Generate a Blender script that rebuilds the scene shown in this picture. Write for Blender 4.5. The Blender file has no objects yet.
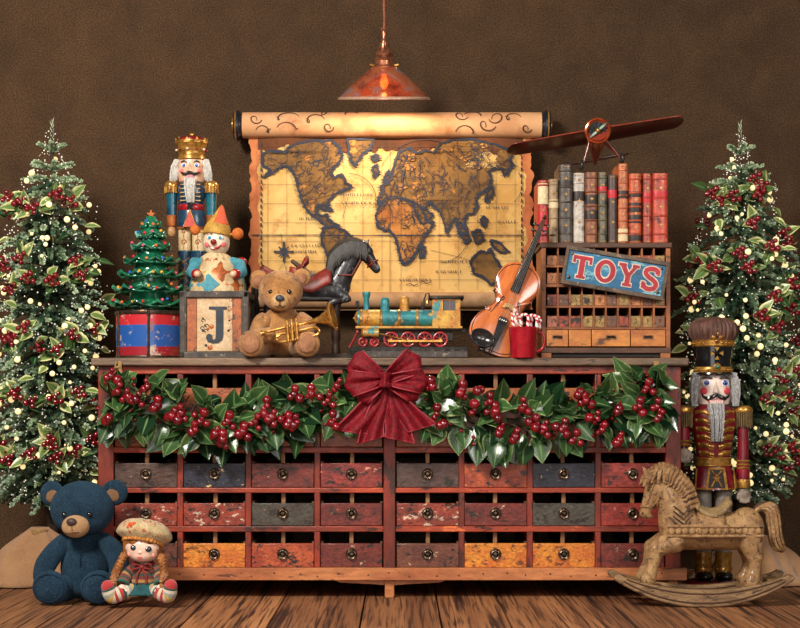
import bpy, bmesh, math, random
from math import sin, cos, pi, sqrt, atan2, radians as R
from mathutils import Vector as V, Matrix as MX, Euler, noise
rnd = random.Random(11)
SC = bpy.context.scene
COL = SC.collection
F = 1572.0; HZ = 405.0
H = (598 - HZ) * 4 / F            # eye height
CT = H + (HZ - 358) * 4 / F       # height of the cabinet top
WALLY = 0.70

# ---------------------------------------------------------------- geometry
class Fr:
    """a place in the room: millimetre-like units that suit an object standing at depth y on height z"""
    def __init__(s, cx, y, z=0.0):
        s.S = (4 + y) / F; s.cx = cx; s.y = y; s.z = z
        s.loc = V(((cx - 400) * s.S, y, z)); s.by = HZ - (z - H) / s.S
    def p(s, x, y, d=0.0): return V((x - s.cx, d, s.by - y))

def dirT(o, d):
    q = V(d).to_track_quat('Z', 'Y')
    return MX.Translation(V(o)) @ q.to_matrix().to_4x4()

def rotT(o, rx=0, ry=0, rz=0):
    return MX.Translation(V(o)) @ Euler((rx, ry, rz)).to_matrix().to_4x4()

class MB:
    def __init__(s): s.v = []; s.f = []; s.m = []; s.mats = []; s.c = []; s.usecol = False
    def mi(s, m):
        if m not in s.mats: s.mats.append(m)
        return s.mats.index(m)
    def add(s, vs, fs, m, T=None, col=None):
        o = len(s.v); k = s.mi(m)
        for i, p in enumerate(vs):
            p = V(p); s.v.append(T @ p if T is not None else p)
            if col is not None:
                s.usecol = True; s.c.append(col[i] if isinstance(col, list) else col)
            else: s.c.append((.5, .5, .5, 1))
        for f in fs: s.f.append(tuple(o + i for i in f)); s.m.append(k)
        return s
    def box(s, c, d, m, T=None, col=None):
        x, y, z = c; a, b, e = d[0] / 2, d[1] / 2, d[2] / 2
        vs = [(x + i * a, y + j * b, z + k * e) for i in (-1, 1) for j in (-1, 1) for k in (-1, 1)]
        return s.add(vs, [(0, 1, 3, 2), (4, 6, 7, 5), (0, 4, 5, 1), (2, 3, 7, 6), (0, 2, 6, 4), (1, 5, 7, 3)], m, T, col)
    def lathe(s, prof, m, T=None, seg=20, sx=1, sy=1, a0=0, cap=True):
        vs = []; rows = []
        for r, z in prof:
            if r < 1e-6: vs.append((0, 0, z)); rows.append([len(vs) - 1])
            else:
                b = len(vs)
                for i in range(seg):
                    a = a0 + 2 * pi * i / seg; vs.append((r * cos(a) * sx, r * sin(a) * sy, z))
                rows.append(list(range(b, b + seg)))
        fs = []
        for A, B in zip(rows, rows[1:]):
            for i in range(seg):
                j = (i + 1) % seg
                if len(A) == 1 and len(B) == 1: continue
                if len(A) == 1: fs.append((A[0], B[j], B[i]))
                elif len(B) == 1: fs.append((A[i], A[j], B[0]))
                else: fs.append((A[i], A[j], B[j], B[i]))
        if cap:
            if len(rows[0]) > 1: fs.append(tuple(reversed(rows[0])))
            if len(rows[-1]) > 1: fs.append(tuple(rows[-1]))
        return s.add(vs, fs, m, T)
    def cyl(s, a, b, r0, r1, m, seg=14):
        a = V(a); b = V(b)
        return s.lathe([(r0, 0), (r1, (b - a).length)], m, dirT(a, b - a), seg)
    def cap(s, a, b, r0, r1, m, seg=14, n=5):
        a = V(a); b = V(b); L = (b - a).length
        pr = [(r0 * sin(t * pi / 2 / n), -r0 * cos(t * pi / 2 / n)) for t in range(n + 1)]
        pr += [(r1 * cos(t * pi / 2 / n), L + r1 * sin(t * pi / 2 / n)) for t in range(n + 1)]
        pr[0] = (0, pr[0][1]); pr[-1] = (0, pr[-1][1])
        return s.lathe(pr, m, dirT(a, b - a if L > 1e-6 else V((0, 0, 1))), seg)
    def ell(s, c, r, m, rot=(0, 0, 0), seg=20, n=12, T=None):
        pr = [(sin(pi * i / n), -cos(pi * i / n)) for i in range(n + 1)]; pr[0] = (0, -1); pr[-1] = (0, 1)
        if not hasattr(r, '__len__'): r = (r, r, r)
        X = rotT(c, *rot) @ MX.Diagonal((r[0], r[1], r[2], 1))
        return s.lathe(pr, m, T @ X if T is not None else X, seg)
    def torus(s, c, R0, r, m, axis=(0, 1, 0), seg=24, n=8, sx=1, a0=0, a1=2 * pi):
        X = dirT(c, axis); full = abs(a1 - a0 - 2 * pi) < 1e-6
        k = seg if full else seg + 1
        pts = [X @ V((R0 * sx * cos(a0 + (a1 - a0) * i / seg), R0 * sin(a0 + (a1 - a0) * i / seg), 0)) for i in range(k)]
        return s.tube(pts, r, m, n, closed=full)
    def tube(s, pts, r, m, seg=8, closed=False, flat=1.0, up=None, cap=True):
        pts = [V(p) for p in pts]; n = len(pts)
        if not hasattr(r, '__len__'): r = [r] * n
        vs = []; fs = []; nrm = None
        for i, p in enumerate(pts):
            if closed: t = pts[(i + 1) % n] - pts[i - 1]
            else: t = pts[min(i + 1, n - 1)] - pts[max(i - 1, 0)]
            t.normalize()
            if up is not None: nrm = V(up) - t * V(up).dot(t)
            elif nrm is None:
                a = V((0, 0, 1)) if abs(t.z) < .9 else V((0, 1, 0)); nrm = a - t * a.dot(t)
            else: nrm = nrm - t * nrm.dot(t)
            if nrm.length < 1e-6: nrm = t.orthogonal()
            nrm.normalize(); b = t.cross(nrm)
            for k in range(seg):
                a = 2 * pi * k / seg; vs.append(p + (nrm * cos(a) * flat + b * sin(a)) * r[i])
        for i in range(n if closed else n - 1):
            j = (i + 1) % n
            for k in range(seg):
                l = (k + 1) % seg; fs.append((i * seg + k, i * seg + l, j * seg + l, j * seg + k))
        if not closed and cap:
            fs.append(tuple(range(seg - 1, -1, -1))); fs.append(tuple((n - 1) * seg + k for k in range(seg)))
        return s.add(vs, fs, m)
    def prism(s, poly, d0, d1, m, T=None):
        """poly in the x-z plane, pushed from depth d0 to d1"""
        n = len(poly); a = sum(poly[i][0] * poly[(i + 1) % n][1] - poly[(i + 1) % n][0] * poly[i][1] for i in range(n))
        if a < 0: poly = poly[::-1]
        vs = [(x, d0, z) for x, z in poly] + [(x, d1, z) for x, z in poly]
        fs = [tuple(range(n)), tuple(range(2 * n - 1, n - 1, -1))] + [(i, n + i, n + (i + 1) % n, (i + 1) % n) for i in range(n)]
        return s.add(vs, fs, m, T)
    def grid(s, fn, nu, nv, m, closed=False, T=None, col=None):
        vs = []; cs = []
        for i in range(nu + (0 if closed else 1)):
            for j in range(nv + 1):
                vs.append(fn(i / nu, j / nv))
                if col: cs.append(col(i / nu, j / nv))
        w = nv + 1; k = nu if closed else nu + 1; fs = []
        for i in range(nu):
            a = i * w; b = ((i + 1) % k) * w
            for j in range(nv): fs.append((a + j, b + j, b + j + 1, a + j + 1))
        return s.add(vs, fs, m, T, cs if col else None)
    def leaf(s, base, d, n, L, W, m, tone, curl=.25, fold=.25, shape=.75):
        d = V(d).normalized(); n = V(n); n = (n - d * n.dot(d)).normalized(); b = d.cross(n); base = V(base)
        vs = []; cs = []; N = 9
        for i in range(N + 1):
            t = i / N; w = W * (sin(pi * t ** shape) if 0 < i < N else .03)
            for q in (-1, 0, 1):
                vs.append(base + d * L * t + b * w * q - n * (L * curl * t * t - abs(q) * w * fold)); cs.append((tone, abs(q), t, 1))
        fs = []
        for i in range(N):
            for q in (0, 1): a = i * 3 + q; fs.append((a, a + 1, a + 4, a + 3))
        return s.add(vs, fs, m, None, cs)
    def build(s, name, par=None, sc=1.0, bevel=0, smooth=38, remesh=0, soft=0, solid=0, sub=0, loc=None, seg=2, edge=None):
        me = bpy.data.meshes.new(name)
        me.from_pydata([p * sc for p in s.v], [], s.f)
        for m in s.mats: me.materials.append(m)
        me.polygons.foreach_set('material_index', s.m)
        if s.usecol:
            at = me.color_attributes.new('tone', 'FLOAT_COLOR', 'POINT')
            at.data.foreach_set('color', [q for c in s.c for q in c])
        if smooth:
            me.polygons.foreach_set('use_smooth', [True] * len(me.polygons))
            if smooth < 180: me.set_sharp_from_angle(angle=R(smooth))
        me.update()
        o = bpy.data.objects.new(name, me); COL.objects.link(o)
        if par is not None: o.parent = par.o if hasattr(par, 'o') else par
        if loc is not None: o.location = loc
        if remesh:
            q = o.modifiers.new('skin', 'REMESH'); q.mode = 'VOXEL'; q.voxel_size = remesh * sc; q.use_smooth_shade = True
        if soft:
            q = o.modifiers.new('soften', 'SMOOTH'); q.iterations = soft; q.factor = .5
        if solid:
            q = o.modifiers.new('thickness', 'SOLIDIFY'); q.thickness = solid * sc; q.offset = 0
        if bevel:
            q = o.modifiers.new('edges', 'BEVEL'); q.width = bevel * sc; q.segments = seg; q.limit_method = 'ANGLE'; q.angle_limit = R(40)
        if sub:
            q = o.modifiers.new('round', 'SUBSURF'); q.levels = sub; q.render_levels = sub
        return o

class Thing:
    def __init__(s, name, label, cat, fr, group=None, rot=None):
        o = s.o = bpy.data.objects.new(name, None); COL.objects.link(o); o.location = fr.loc; o.empty_display_size = .02
        if rot: o.rotation_euler = rot
        o['label'] = label; o['category'] = cat
        if group: o['group'] = group
        s.fr = fr; s.S = fr.S; s.p = fr.p
    def part(s, mb, name, par=None, label=None, **k):
        q = mb.build(name, par or s.o, s.S, **k)
        if label: q['label'] = label
        return q

def tag(o, label, cat, group=None, kind=None):
    o['label'] = label; o['category'] = cat
    if group: o['group'] = group
    if kind: o['kind'] = kind
    return o

def copy_part(o, par, loc=None):
    c = o.copy(); COL.objects.link(c); c.parent = par
    if loc is not None: c.location = loc
    return c

def smoothpath(pts, n=6, closed=False):
    """Catmull-Rom through pts"""
    P = [V(p) for p in pts]; out = []; N = len(P)
    for i in range(N if closed else N - 1):
        g = (lambda k: P[k % N]) if closed else (lambda k: P[max(0, min(N - 1, k))])
        a, b, c, d = g(i - 1), g(i), g(i + 1), g(i + 2)
        for k in range(n):
            t = k / n
            out.append(.5 * ((2 * b) + (c - a) * t + (2 * a - 5 * b + 4 * c - d) * t * t + (3 * b - a - 3 * c + d) * t ** 3))
    if not closed: out.append(P[-1])
    return out

def sm2(pts, n=5, closed=True):
    return [(p.x, p.y) for p in smoothpath([(a, b, 0) for a, b in pts], n, closed)]

def stroke(pts, w):
    """2-D polyline thickened to a polygon"""
    P = [V((a, b, 0)) for a, b in pts]; A = []; B = []
    for i, p in enumerate(P):
        t = (P[min(i + 1, len(P) - 1)] - P[max(0, i - 1)]).normalized(); n = V((-t.y, t.x, 0)) * (w[i] if hasattr(w, '__len__') else w) / 2
        A.append(p + n); B.append(p - n)
    return [(q.x, q.y) for q in A + B[::-1]]

# ---------------------------------------------------------------- materials
def lin(c):
    f = lambda x: x / 12.92 if x <= .04045 else ((x + .055) / 1.055) ** 2.4
    return tuple(f(v / 255) for v in c[:3]) + (1,)

class NT:
    def __init__(s, name):
        s.m = bpy.data.materials.new(name); s.m.use_nodes = True; s.t = s.m.node_tree; s.n = s.t.nodes; s.l = s.t.links
        s.b = s.n['Principled BSDF']
    def new(s, t, **k):
        q = s.n.new(t)
        for a, b in k.items(): setattr(q, a, b)
        return q
    def link(s, a, b): s.l.new(a, b)
    def coord(s, stretch=(1, 1, 1), rand=True):
        tc = s.new('ShaderNodeTexCoord'); mp = s.new('ShaderNodeMapping'); mp.inputs['Scale'].default_value = stretch
        s.link(tc.outputs['Object'], mp.inputs['Vector'])
        if rand:
            oi = s.new('ShaderNodeObjectInfo'); mu = s.new('ShaderNodeMath', operation='MULTIPLY'); mu.inputs[1].default_value = 23.7
            s.link(oi.outputs['Random'], mu.inputs[0]); s.link(mu.outputs[0], mp.inputs['Location'])
        return mp.outputs[0]
    def noise(s, vec, sc, detail=5, rough=.6, dist=0):
        q = s.new('ShaderNodeTexNoise'); q.inputs['Scale'].default_value = sc; q.inputs['Detail'].default_value = detail
        q.inputs['Roughness'].default_value = rough; q.inputs['Distortion'].default_value = dist
        s.link(vec, q.inputs['Vector']); return q.outputs['Fac']
    def ramp(s, fac, a, b, ca=(0, 0, 0, 1), cb=(1, 1, 1, 1), interp='LINEAR'):
        q = s.new('ShaderNodeValToRGB'); e = q.color_ramp.elements; e[0].position = a; e[1].position = b; e[0].color = ca; e[1].color = cb
        q.color_ramp.interpolation = interp; s.link(fac, q.inputs[0]); return q.outputs[0]
    def mix(s, fac, a, b, mode='MIX'):
        q = s.new('ShaderNodeMix', data_type='RGBA', blend_type=mode)
        for i, x in ((0, fac), (6, a), (7, b)):
            if isinstance(x, (int, float)): q.inputs[i].default_value = x
            elif isinstance(x, tuple): q.inputs[i].default_value = x
            else: s.link(x, q.inputs[i])
        return q.outputs[2]
    def bump(s, h, strength, dist=.002):
        q = s.new('ShaderNodeBump'); q.inputs['Strength'].default_value = strength; q.inputs['Distance'].default_value = dist
        s.link(h, q.inputs['Height']); s.link(q.outputs[0], s.b.inputs['Normal'])

def mat(name, c, rough=.5, metal=0, c2=None, sc=25, lo=.35, hi=.65, chips=(), bump=0, bsc=120, bd=.002, sheen=0, coat=0, em=0, stretch=(1, 1, 1), spec=.5, dist=0, emc=None, grime=.35):
    t = NT(name); b = t.b; v = t.coord(stretch); col = lin(c)
    if c2 is not None: col = t.mix(t.ramp(t.noise(v, sc, 6, .62, dist), lo, hi), lin(c), lin(c2))
    for cc, th, s2 in chips:
        col = t.mix(t.ramp(t.noise(v, s2, 7, .68), th, th + .04), col, lin(cc))
    if grime: col = t.mix(grime, col, t.mix(1.0, col, t.ramp(t.noise(v, sc * 5, 8, .75), .36, .62, (.22, .20, .18, 1), (1.5, 1.45, 1.4, 1)), 'MULTIPLY'))
    if isinstance(col, tuple): b.inputs['Base Color'].default_value = col
    else: t.link(col, b.inputs['Base Color'])
    b.inputs['Roughness'].default_value = rough; b.inputs['Metallic'].default_value = metal
    b.inputs['Specular IOR Level'].default_value = spec
    if bump: t.bump(t.noise(v, bsc, 5, .65), bump, bd)
    if sheen: b.inputs['Sheen Weight'].default_value = sheen; b.inputs['Sheen Roughness'].default_value = .4
    if coat: b.inputs['Coat Weight'].default_value = coat; b.inputs['Coat Roughness'].default_value = .15
    if em:
        b.inputs['Emission Color'].default_value = lin(emc or c); b.inputs['Emission Strength'].default_value = em
    return t.m

def leafmat(name, dark, mid, edge, rough=.3, e0=.45, e1=.95, vein=None):
    """green by leaf (tone.r), pale rim by distance from the midrib (tone.g)"""
    t = NT(name); a = t.new('ShaderNodeAttribute', attribute_name='tone'); sp = t.new('ShaderNodeSeparateColor'); t.link(a.outputs['Color'], sp.inputs[0])
    v = t.coord((1, 1, 1), False); n = t.noise(v, 90, 4)
    base = t.mix(t.ramp(sp.outputs[0], .1, .9), lin(dark), lin(mid))
    ad = t.new('ShaderNodeMath', operation='MULTIPLY_ADD'); t.link(n, ad.inputs[0]); ad.inputs[1].default_value = .8; t.link(sp.outputs[1], ad.inputs[2])
    sb = t.new('ShaderNodeMath', operation='SUBTRACT'); t.link(ad.outputs[0], sb.inputs[0]); sb.inputs[1].default_value = .4
    rim = t.ramp(sb.outputs[0], e0, e1)
    mu = t.new('ShaderNodeMath', operation='MULTIPLY'); t.link(rim, mu.inputs[0]); t.link(t.ramp(sp.outputs[0], .35, .8), mu.inputs[1])
    col = t.mix(mu.outputs[0], base, lin(edge))
    if vein: col = t.mix(t.ramp(sp.outputs[1], .0, .14, (1, 1, 1, 1), (0, 0, 0, 1)), col, lin(vein))
    t.link(col, t.b.inputs['Base Color']); t.b.inputs['Roughness'].default_value = rough
    t.bump(t.noise(v, 260, 3), .25, .001)
    return t.m

def textmesh(mb, s, size, m, T, ext=0.0):
    cu = bpy.data.curves.new('tmp', 'FONT'); cu.body = s; cu.size = size; cu.align_x = 'CENTER'; cu.align_y = 'CENTER'; cu.extrude = ext; cu.resolution_u = 2
    o = bpy.data.objects.new('tmp', cu); COL.objects.link(o); dg = bpy.context.evaluated_depsgraph_get(); e = o.evaluated_get(dg); me = e.to_mesh()
    X = T @ MX.Rotation(pi / 2, 4, 'X')
    mb.add([v.co.copy() for v in me.vertices], [tuple(p.vertices) for p in me.polygons], m, X)
    e.to_mesh_clear(); bpy.data.objects.remove(o); bpy.data.curves.remove(cu)
# ---------------------------------------------------------------- shared materials
gold = mat('old_gold', (198, 148, 66), .34, .5, (120, 78, 28), 60, chips=(((60, 40, 20), .66, 90),), bump=.2)
brass = mat('brass', (230, 178, 92), .24, .7, (160, 104, 44), 50)
bronze = mat('dark_bronze', (128, 108, 90), .32, .85, (62, 48, 40), 120, bump=.3)
blackm = mat('black_lacquer', (16, 16, 19), .16, 0, coat=.6)
blackw = mat('black_wood', (30, 27, 26), .4, 0, (50, 44, 40), 60)
white = mat('ivory_paint', (226, 214, 190), .45, 0, (190, 172, 140), 60)
redp = mat('glossy_red_paint', (170, 22, 30), .25, 0, (120, 12, 20), 30, coat=.3)
pinkc = mat('pink_cheek', (224, 104, 104), .5)
berry_m = mat('berry_skin', (138, 9, 24), .14, 0, (78, 4, 14), 70, coat=.5)
eye_b = mat('shiny_black_eye', (10, 9, 12), .06, 0, coat=1)

# ---------------------------------------------------------------- wall and floor
def wall_mat():
    t = NT('mottled_brown_plaster'); v = t.coord((1, 1, 1), False)
    a = t.ramp(t.noise(v, 2.2, 6, .6), .3, .72)
    b = t.ramp(t.noise(v, 230, 5, .75), .34, .62)
    c = t.ramp(t.noise(v, 9, 8, .7, .6), .4, .7)
    col = t.mix(a, lin((66, 49, 35)), lin((84, 63, 44)))
    col = t.mix(.28, col, t.mix(c, lin((52, 40, 30)), lin((98, 74, 52))))
    fine = t.mix(b, (.22, .21, .2, 1), (1.5, 1.46, 1.4, 1))
    col = t.mix(1.0, col, fine, 'MULTIPLY')
    t.link(col, t.b.inputs['Base Color']); t.b.inputs['Roughness'].default_value = .9; t.b.inputs['Specular IOR Level'].default_value = .15
    t.bump(t.noise(v, 150, 6, .75), .9, .004)
    return t.m
mb = MB(); mb.box((0, WALLY + .05, 1.3), (6.4, .1, 2.6), wall_mat())
o = mb.build('wall_back'); o['kind'] = 'structure'

def floor_mat():
    t = NT('rough_oak_boards'); at = t.new('ShaderNodeAttribute', attribute_name='tone'); sp = t.new('ShaderNodeSeparateColor'); t.link(at.outputs['Color'], sp.inputs[0])
    tc = t.new('ShaderNodeTexCoord'); cb = t.new('ShaderNodeCombineXYZ'); 
    mu = t.new('ShaderNodeMath', operation='MULTIPLY'); mu.inputs[1].default_value = 9.; t.link(sp.outputs[0], mu.inputs[0]); t.link(mu.outputs[0], cb.inputs[0]); t.link(mu.outputs[0], cb.inputs[1])
    ad = t.new('ShaderNodeVectorMath', operation='ADD'); t.link(tc.outputs['Object'], ad.inputs[0]); t.link(cb.outputs[0], ad.inputs[1])
    mp = t.new('ShaderNodeMapping'); mp.inputs['Scale'].default_value = (1, .022, 1); t.link(ad.outputs[0], mp.inputs[0]); v = mp.outputs[0]
    g1 = t.noise(v, 62, 3, .5, .7); g2 = t.noise(v, 14, 6, .65, .6); g3 = t.noise(v, 150, 3, .55, .5)
    col = t.mix(t.ramp(g2, .35, .68), lin((128, 80, 48)), lin((188, 128, 80)))
    col = t.mix(t.ramp(sp.outputs[1], 0, 1), col, t.mix(.5, col, lin((98, 62, 44))))
    col = t.mix(t.ramp(g1, .36, .46), lin((50, 28, 18)), col)
    col = t.mix(t.ramp(g3, .38, .50), t.mix(.72, col, lin((40, 24, 16))), col)
    t.link(col, t.b.inputs['Base Color']); t.b.inputs['Roughness'].default_value = .55
    t.bump(g1, .55, .004)
    return t.m
fm = floor_mat(); mb = MB(); x = -3.2; r2 = random.Random(5)
while x < 3.2:
    w = r2.uniform(.15, .23); ys = [-4.6, r2.uniform(-2.2, -.9), WALLY]
    for y0, y1 in zip(ys, ys[1:]):
        c = (r2.random(), r2.random(), 0, 1)
        mb.box((x + w / 2, (y0 + y1) / 2, -.02), (w - .004, y1 - y0 - .003, .04), fm, col=c)
    x += w
mb.box((0, -1.95, -.05), (6.4, 5.3, .02), mat('dark_gap', (24, 15, 11), .9))
o = mb.build('floor', bevel=.0015, smooth=0); o['kind'] = 'structure'

# ---------------------------------------------------------------- camera and lights
cd = bpy.data.cameras.new('camera'); cam = bpy.data.objects.new('camera', cd); COL.objects.link(cam)
cam.location = (0, -4, H); cam.rotation_euler = (pi / 2, 0, 0); cd.sensor_width = 36; cd.lens = 36 * F / 800
cd.shift_y = (HZ - 314) / 800; SC.camera = cam
def area(name, loc, tgt, size, power, color, sy=None):
    l = bpy.data.lights.new(name, 'AREA'); l.energy = power; l.color = color; l.size = size
    if sy: l.shape = 'RECTANGLE'; l.size_y = sy
    o = bpy.data.objects.new(name, l); COL.objects.link(o); o.location = loc
    o.rotation_euler = (V(tgt) - V(loc)).to_track_quat('-Z', 'Y').to_euler(); return o
area('key_softbox', (-1.5, -2.6, 2.5), (0, .1, .55), .7, 150, (1, .93, .84))
area('fill_softbox', (2.0, -2.8, 1.7), (.2, .1, .5), 1.0, 40, (1, .95, .9))
area('low_fill', (0, -3.6, .9), (0, .2, .5), 1.5, 16, (1, .96, .92))
w = bpy.data.worlds.new('room_glow'); SC.world = w; w.use_nodes = True
w.node_tree.nodes['Background'].inputs[0].default_value = (.9, .8, .7, 1); w.node_tree.nodes['Background'].inputs[1].default_value = .11
SC.view_settings.view_transform = 'Standard'; SC.view_settings.look = 'None'; SC.view_settings.exposure = .13; SC.view_settings.gamma = 1; SC.view_settings.use_curve_mapping = False

# ---------------------------------------------------------------- pendant lamp
fr = Fr(384, .40, 0); 
copper = mat('aged_copper', (206, 136, 100), .28, .7, (120, 70, 50), 50, chips=(((214, 190, 170), .66, 60),), bump=.15)
rustc = mat('copper_cord', (150, 76, 36), .6, 0, (90, 44, 24), 200)
def shade_mat():
    t = NT('mottled_glass_shade'); v = t.coord(); n = t.noise(v, 9, 5, .6, .6)
    q = t.new('ShaderNodeValToRGB'); e = q.color_ramp.elements; e[0].position = .36; e[0].color = lin((104, 28, 14)); e[1].position = .74; e[1].color = lin((206, 190, 184))
    k = e.new(.46); k.color = lin((196, 82, 48)); k = e.new(.56); k.color = lin((206, 108, 66)); k = e.new(.63); k.color = lin((140, 140, 154))
    t.link(n, q.inputs[0]); t.link(q.outputs[0], t.b.inputs['Base Color']); t.b.inputs['Roughness'].default_value = .12
    t.b.inputs['Transmission Weight'].default_value = .6; t.b.inputs['Coat Weight'].default_value = .5; t.b.inputs['IOR'].default_value = 1.2
    t.b.inputs['Specular IOR Level'].default_value = .8
    return t.m
L = Thing('pendant_lamp', 'hanging lamp with a wide mottled copper and glass cone shade above the map', 'lamp', Fr(384, .40, H + (HZ - 98) * 4.40 / F))
z = lambda y: 98 - y
TL = MX.Translation((0, 0, z(38))) @ MX.Rotation(R(10.5), 4, 'X') @ MX.Translation((0, 0, -z(38)))
def tiltmb(mb): mb.v = [TL @ q for q in mb.v]; return mb
mb = MB(); mb.tube([(0, 0, z(32)), (.6, 0, z(20)), (0, 0, z(0)), (0, 0, z(-110))], 1.5, rustc, 8); L.part(mb, 'cord')
mb = MB(); mb.lathe([(2.4, z(46)), (3.2, z(44)), (2.6, z(40)), (1.8, z(38)), (2.6, z(34)), (2.6, z(31)), (1.2, z(29)), (0, z(29))], copper, seg=20); mb.torus((0, 0, z(29)), 2.2, .7, copper, (0, 1, 0), 14, 6); L.part(mb, 'cord_grip')
mb = MB(); mb.lathe([(11.5, z(67)), (12, z(65.5)), (9.5, z(64)), (9.2, z(60)), (10, z(59)), (8.4, z(57)), (9, z(53)), (7, z(51)), (6.4, z(49)), (5.2, z(47)), (4.8, z(43)), (2, z(41.5))], copper, seg=28)
for sx in (-1, 1): mb.cyl((sx * 10, 0, z(65)), (sx * 14.5, 0, z(64)), 1.1, 1.4, brass, 10)
L.part(tiltmb(mb), 'fitter')
mb = MB(); mb.lathe([(11, z(66)), (13, z(66.6)), (30, z(81)), (45, z(95.5)), (46, z(98)), (44.6, z(98)), (43.6, z(96)), (29, z(82)), (12, z(68)), (11, z(66))], shade_mat(), seg=56, cap=False); sh = L.part(tiltmb(mb), 'lamp_shade')
mb = MB(); mb.lathe([(45.4, z(96)), (46.8, z(97.2)), (46.8, z(98.6)), (44.6, z(98.6))], mat('pale_rim', (214, 176, 150), .25, .4), seg=56, cap=False); L.part(tiltmb(mb), 'shade_rim', sh)
mb = MB(); mb.lathe([(0, z(88)), (2.4, z(87)), (4, z(83)), (3.8, z(79)), (2.4, z(73)), (2.2, z(66))], mat('glowing_bulb', (255, 176, 80), .3, em=16, emc=(255, 150, 60)), seg=16); L.part(tiltmb(mb), 'bulb')
pl = bpy.data.lights.new('lamp_glow', 'SPOT'); pl.energy = 7.5; pl.color = (1, .80, .56); pl.spot_size = R(176); pl.spot_blend = .25; pl.shadow_soft_size = 0
po = bpy.data.objects.new('lamp_glow', pl); COL.objects.link(po); po.location = L.o.location + (TL @ V((0, 0, z(94)))) * L.S; po.rotation_euler = (0, 0, 0)
# ---------------------------------------------------------------- the old world map on its roller
MAPF = Fr(391, .632, 0)
MAPF = Fr(391, .632, H + (HZ - 318) * (4.632) / F)
T = Thing('wall_map', 'large aged parchment world map hanging from its roller on the brown wall', 'map', MAPF)
def parch(name, a, b, c, burn=None):
    t = NT(name); v = t.coord((1, 1, 1), False)
    col = t.mix(t.ramp(t.noise(v, 5, 5, .6, .5), .35, .65), lin(a), lin(b))
    col = t.mix(t.ramp(t.noise(v, 11, 7, .7), .52, .75), col, lin(c))
    col = t.mix(t.ramp(t.noise(v, 150, 4, .7), .6, .8), col, t.mix(.4, col, lin((110, 70, 30))))
    t.link(col, t.b.inputs['Base Color']); t.b.inputs['Roughness'].default_value = .75; t.b.inputs['Specular IOR Level'].default_value = .2
    t.bump(t.noise(v, 60, 5), .2, .002); return t.m
sheet_m = parch('old_parchment', (190, 144, 78), (222, 186, 120), (150, 88, 36))
roll_m = parch('rolled_parchment', (190, 132, 90), (214, 164, 118), (158, 94, 62))
edge_m = parch('burnt_parchment_edge', (170, 92, 56), (196, 124, 76), (120, 58, 34))
land_m = parch('map_land_ink', (92, 66, 36), (138, 100, 54), (52, 38, 28))
land2_m = parch('map_rust_ink', (154, 92, 44), (184, 130, 66), (104, 62, 32))
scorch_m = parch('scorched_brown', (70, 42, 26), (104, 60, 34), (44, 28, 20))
ink = mat('navy_map_ink', (36, 40, 62), .7, 0, (22, 24, 34), 60)
ink2 = mat('brown_map_ink', (74, 50, 34), .7)
def dep(x, y):     # gentle buckle of the sheet
    return 1.2 * sin(x * .035 + .6) + .8 * sin(x * .09 + y * .03) - 12 * max(0, (y - 292) / 22) ** 2 - (1.0 if y > 292 else 0) * 0
p = T.p
def ex(y): return 2.2 * sin(y * .21) + 1.6 * sin(y * .47 + 1) + 1.0 * sin(y * .9)
mb = MB()
def sheet(u, v):
    y = 120 + 190 * v
    x0 = 251 + ex(y) * .8; x1 = 530 + ex(y + 40)
    x = x0 + (x1 - x0) * u
    return p(x, y, dep(x, y))
mb.grid(sheet, 60, 50, sheet_m)
mb.grid(lambda u, v: p(250.5 + ex(124 + 186 * v) * .5 + (9 - 1.6 * sin(v * 30)) * u, 124 + 186 * v, dep(255, 124 + 186 * v) - .7), 5, 50, edge_m)
mb.grid(lambda u, v: p(532 + ex(164 + 186 * v) * .7 - (8 - 2 * sin(v * 23)) * u, 124 + 186 * v, dep(530, 124 + 186 * v) - .7), 5, 50, edge_m)
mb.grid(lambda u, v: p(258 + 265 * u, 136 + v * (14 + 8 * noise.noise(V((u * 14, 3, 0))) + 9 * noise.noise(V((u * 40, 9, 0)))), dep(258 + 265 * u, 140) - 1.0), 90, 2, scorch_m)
def flat(poly, m, off):
    me = [V((a, b, 0)) for a, b in poly]
    from mathutils.geometry import tessellate_polygon
    tr = tessellate_polygon([me]); mb.add([p(a, b, dep(a, b) - off) for a, b in poly], [t for t in tr], m)
def line(pts, w, m=ink, off=2.6, closed=False):
    q = [(a, b) for a, b in pts]
    if closed: q = q + [q[0]]
    vs = []; fs = []
    for i, (a, b) in enumerate(q):
        t = V(q[min(i + 1, len(q) - 1)]) - V(q[max(i - 1, 0)]); t = t.normalized() if t.length > 0 else V((1, 0)); n = V((-t.y, t.x)) * w * .5 * (1 if w < 1 else rnd.uniform(.7, 1.5))
        for s_ in (1, -1): x, y = a + n.x * s_, b + n.y * s_; vs.append(p(x, y, dep(x, y) - off))
    for i in range(len(q) - 1): fs.append((2 * i, 2 * i + 1, 2 * i + 3, 2 * i + 2))
    mb.add(vs, fs, m)
def rough(poly, n=3, amp=1.1):
    out = []; N = len(poly)
    for i in range(N):
        a = V(poly[i]); b = V(poly[(i + 1) % N])
        for k in range(n):
            q = a.lerp(b, k / n); out.append((q.x + rnd.uniform(-amp, amp), q.y + rnd.uniform(-amp, amp)))
    return out
c6 = lambda L_: [(240 + a / 4.83, 110 + b / 4.83) for a, b in L_]
c4 = lambda L_: [(380 + a / 4.444, 110 + b / 4.444) for a, b in L_]
c5 = lambda L_: [(380 + a / 4.444, 220 + b / 4.444) for a, b in L_]
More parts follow.
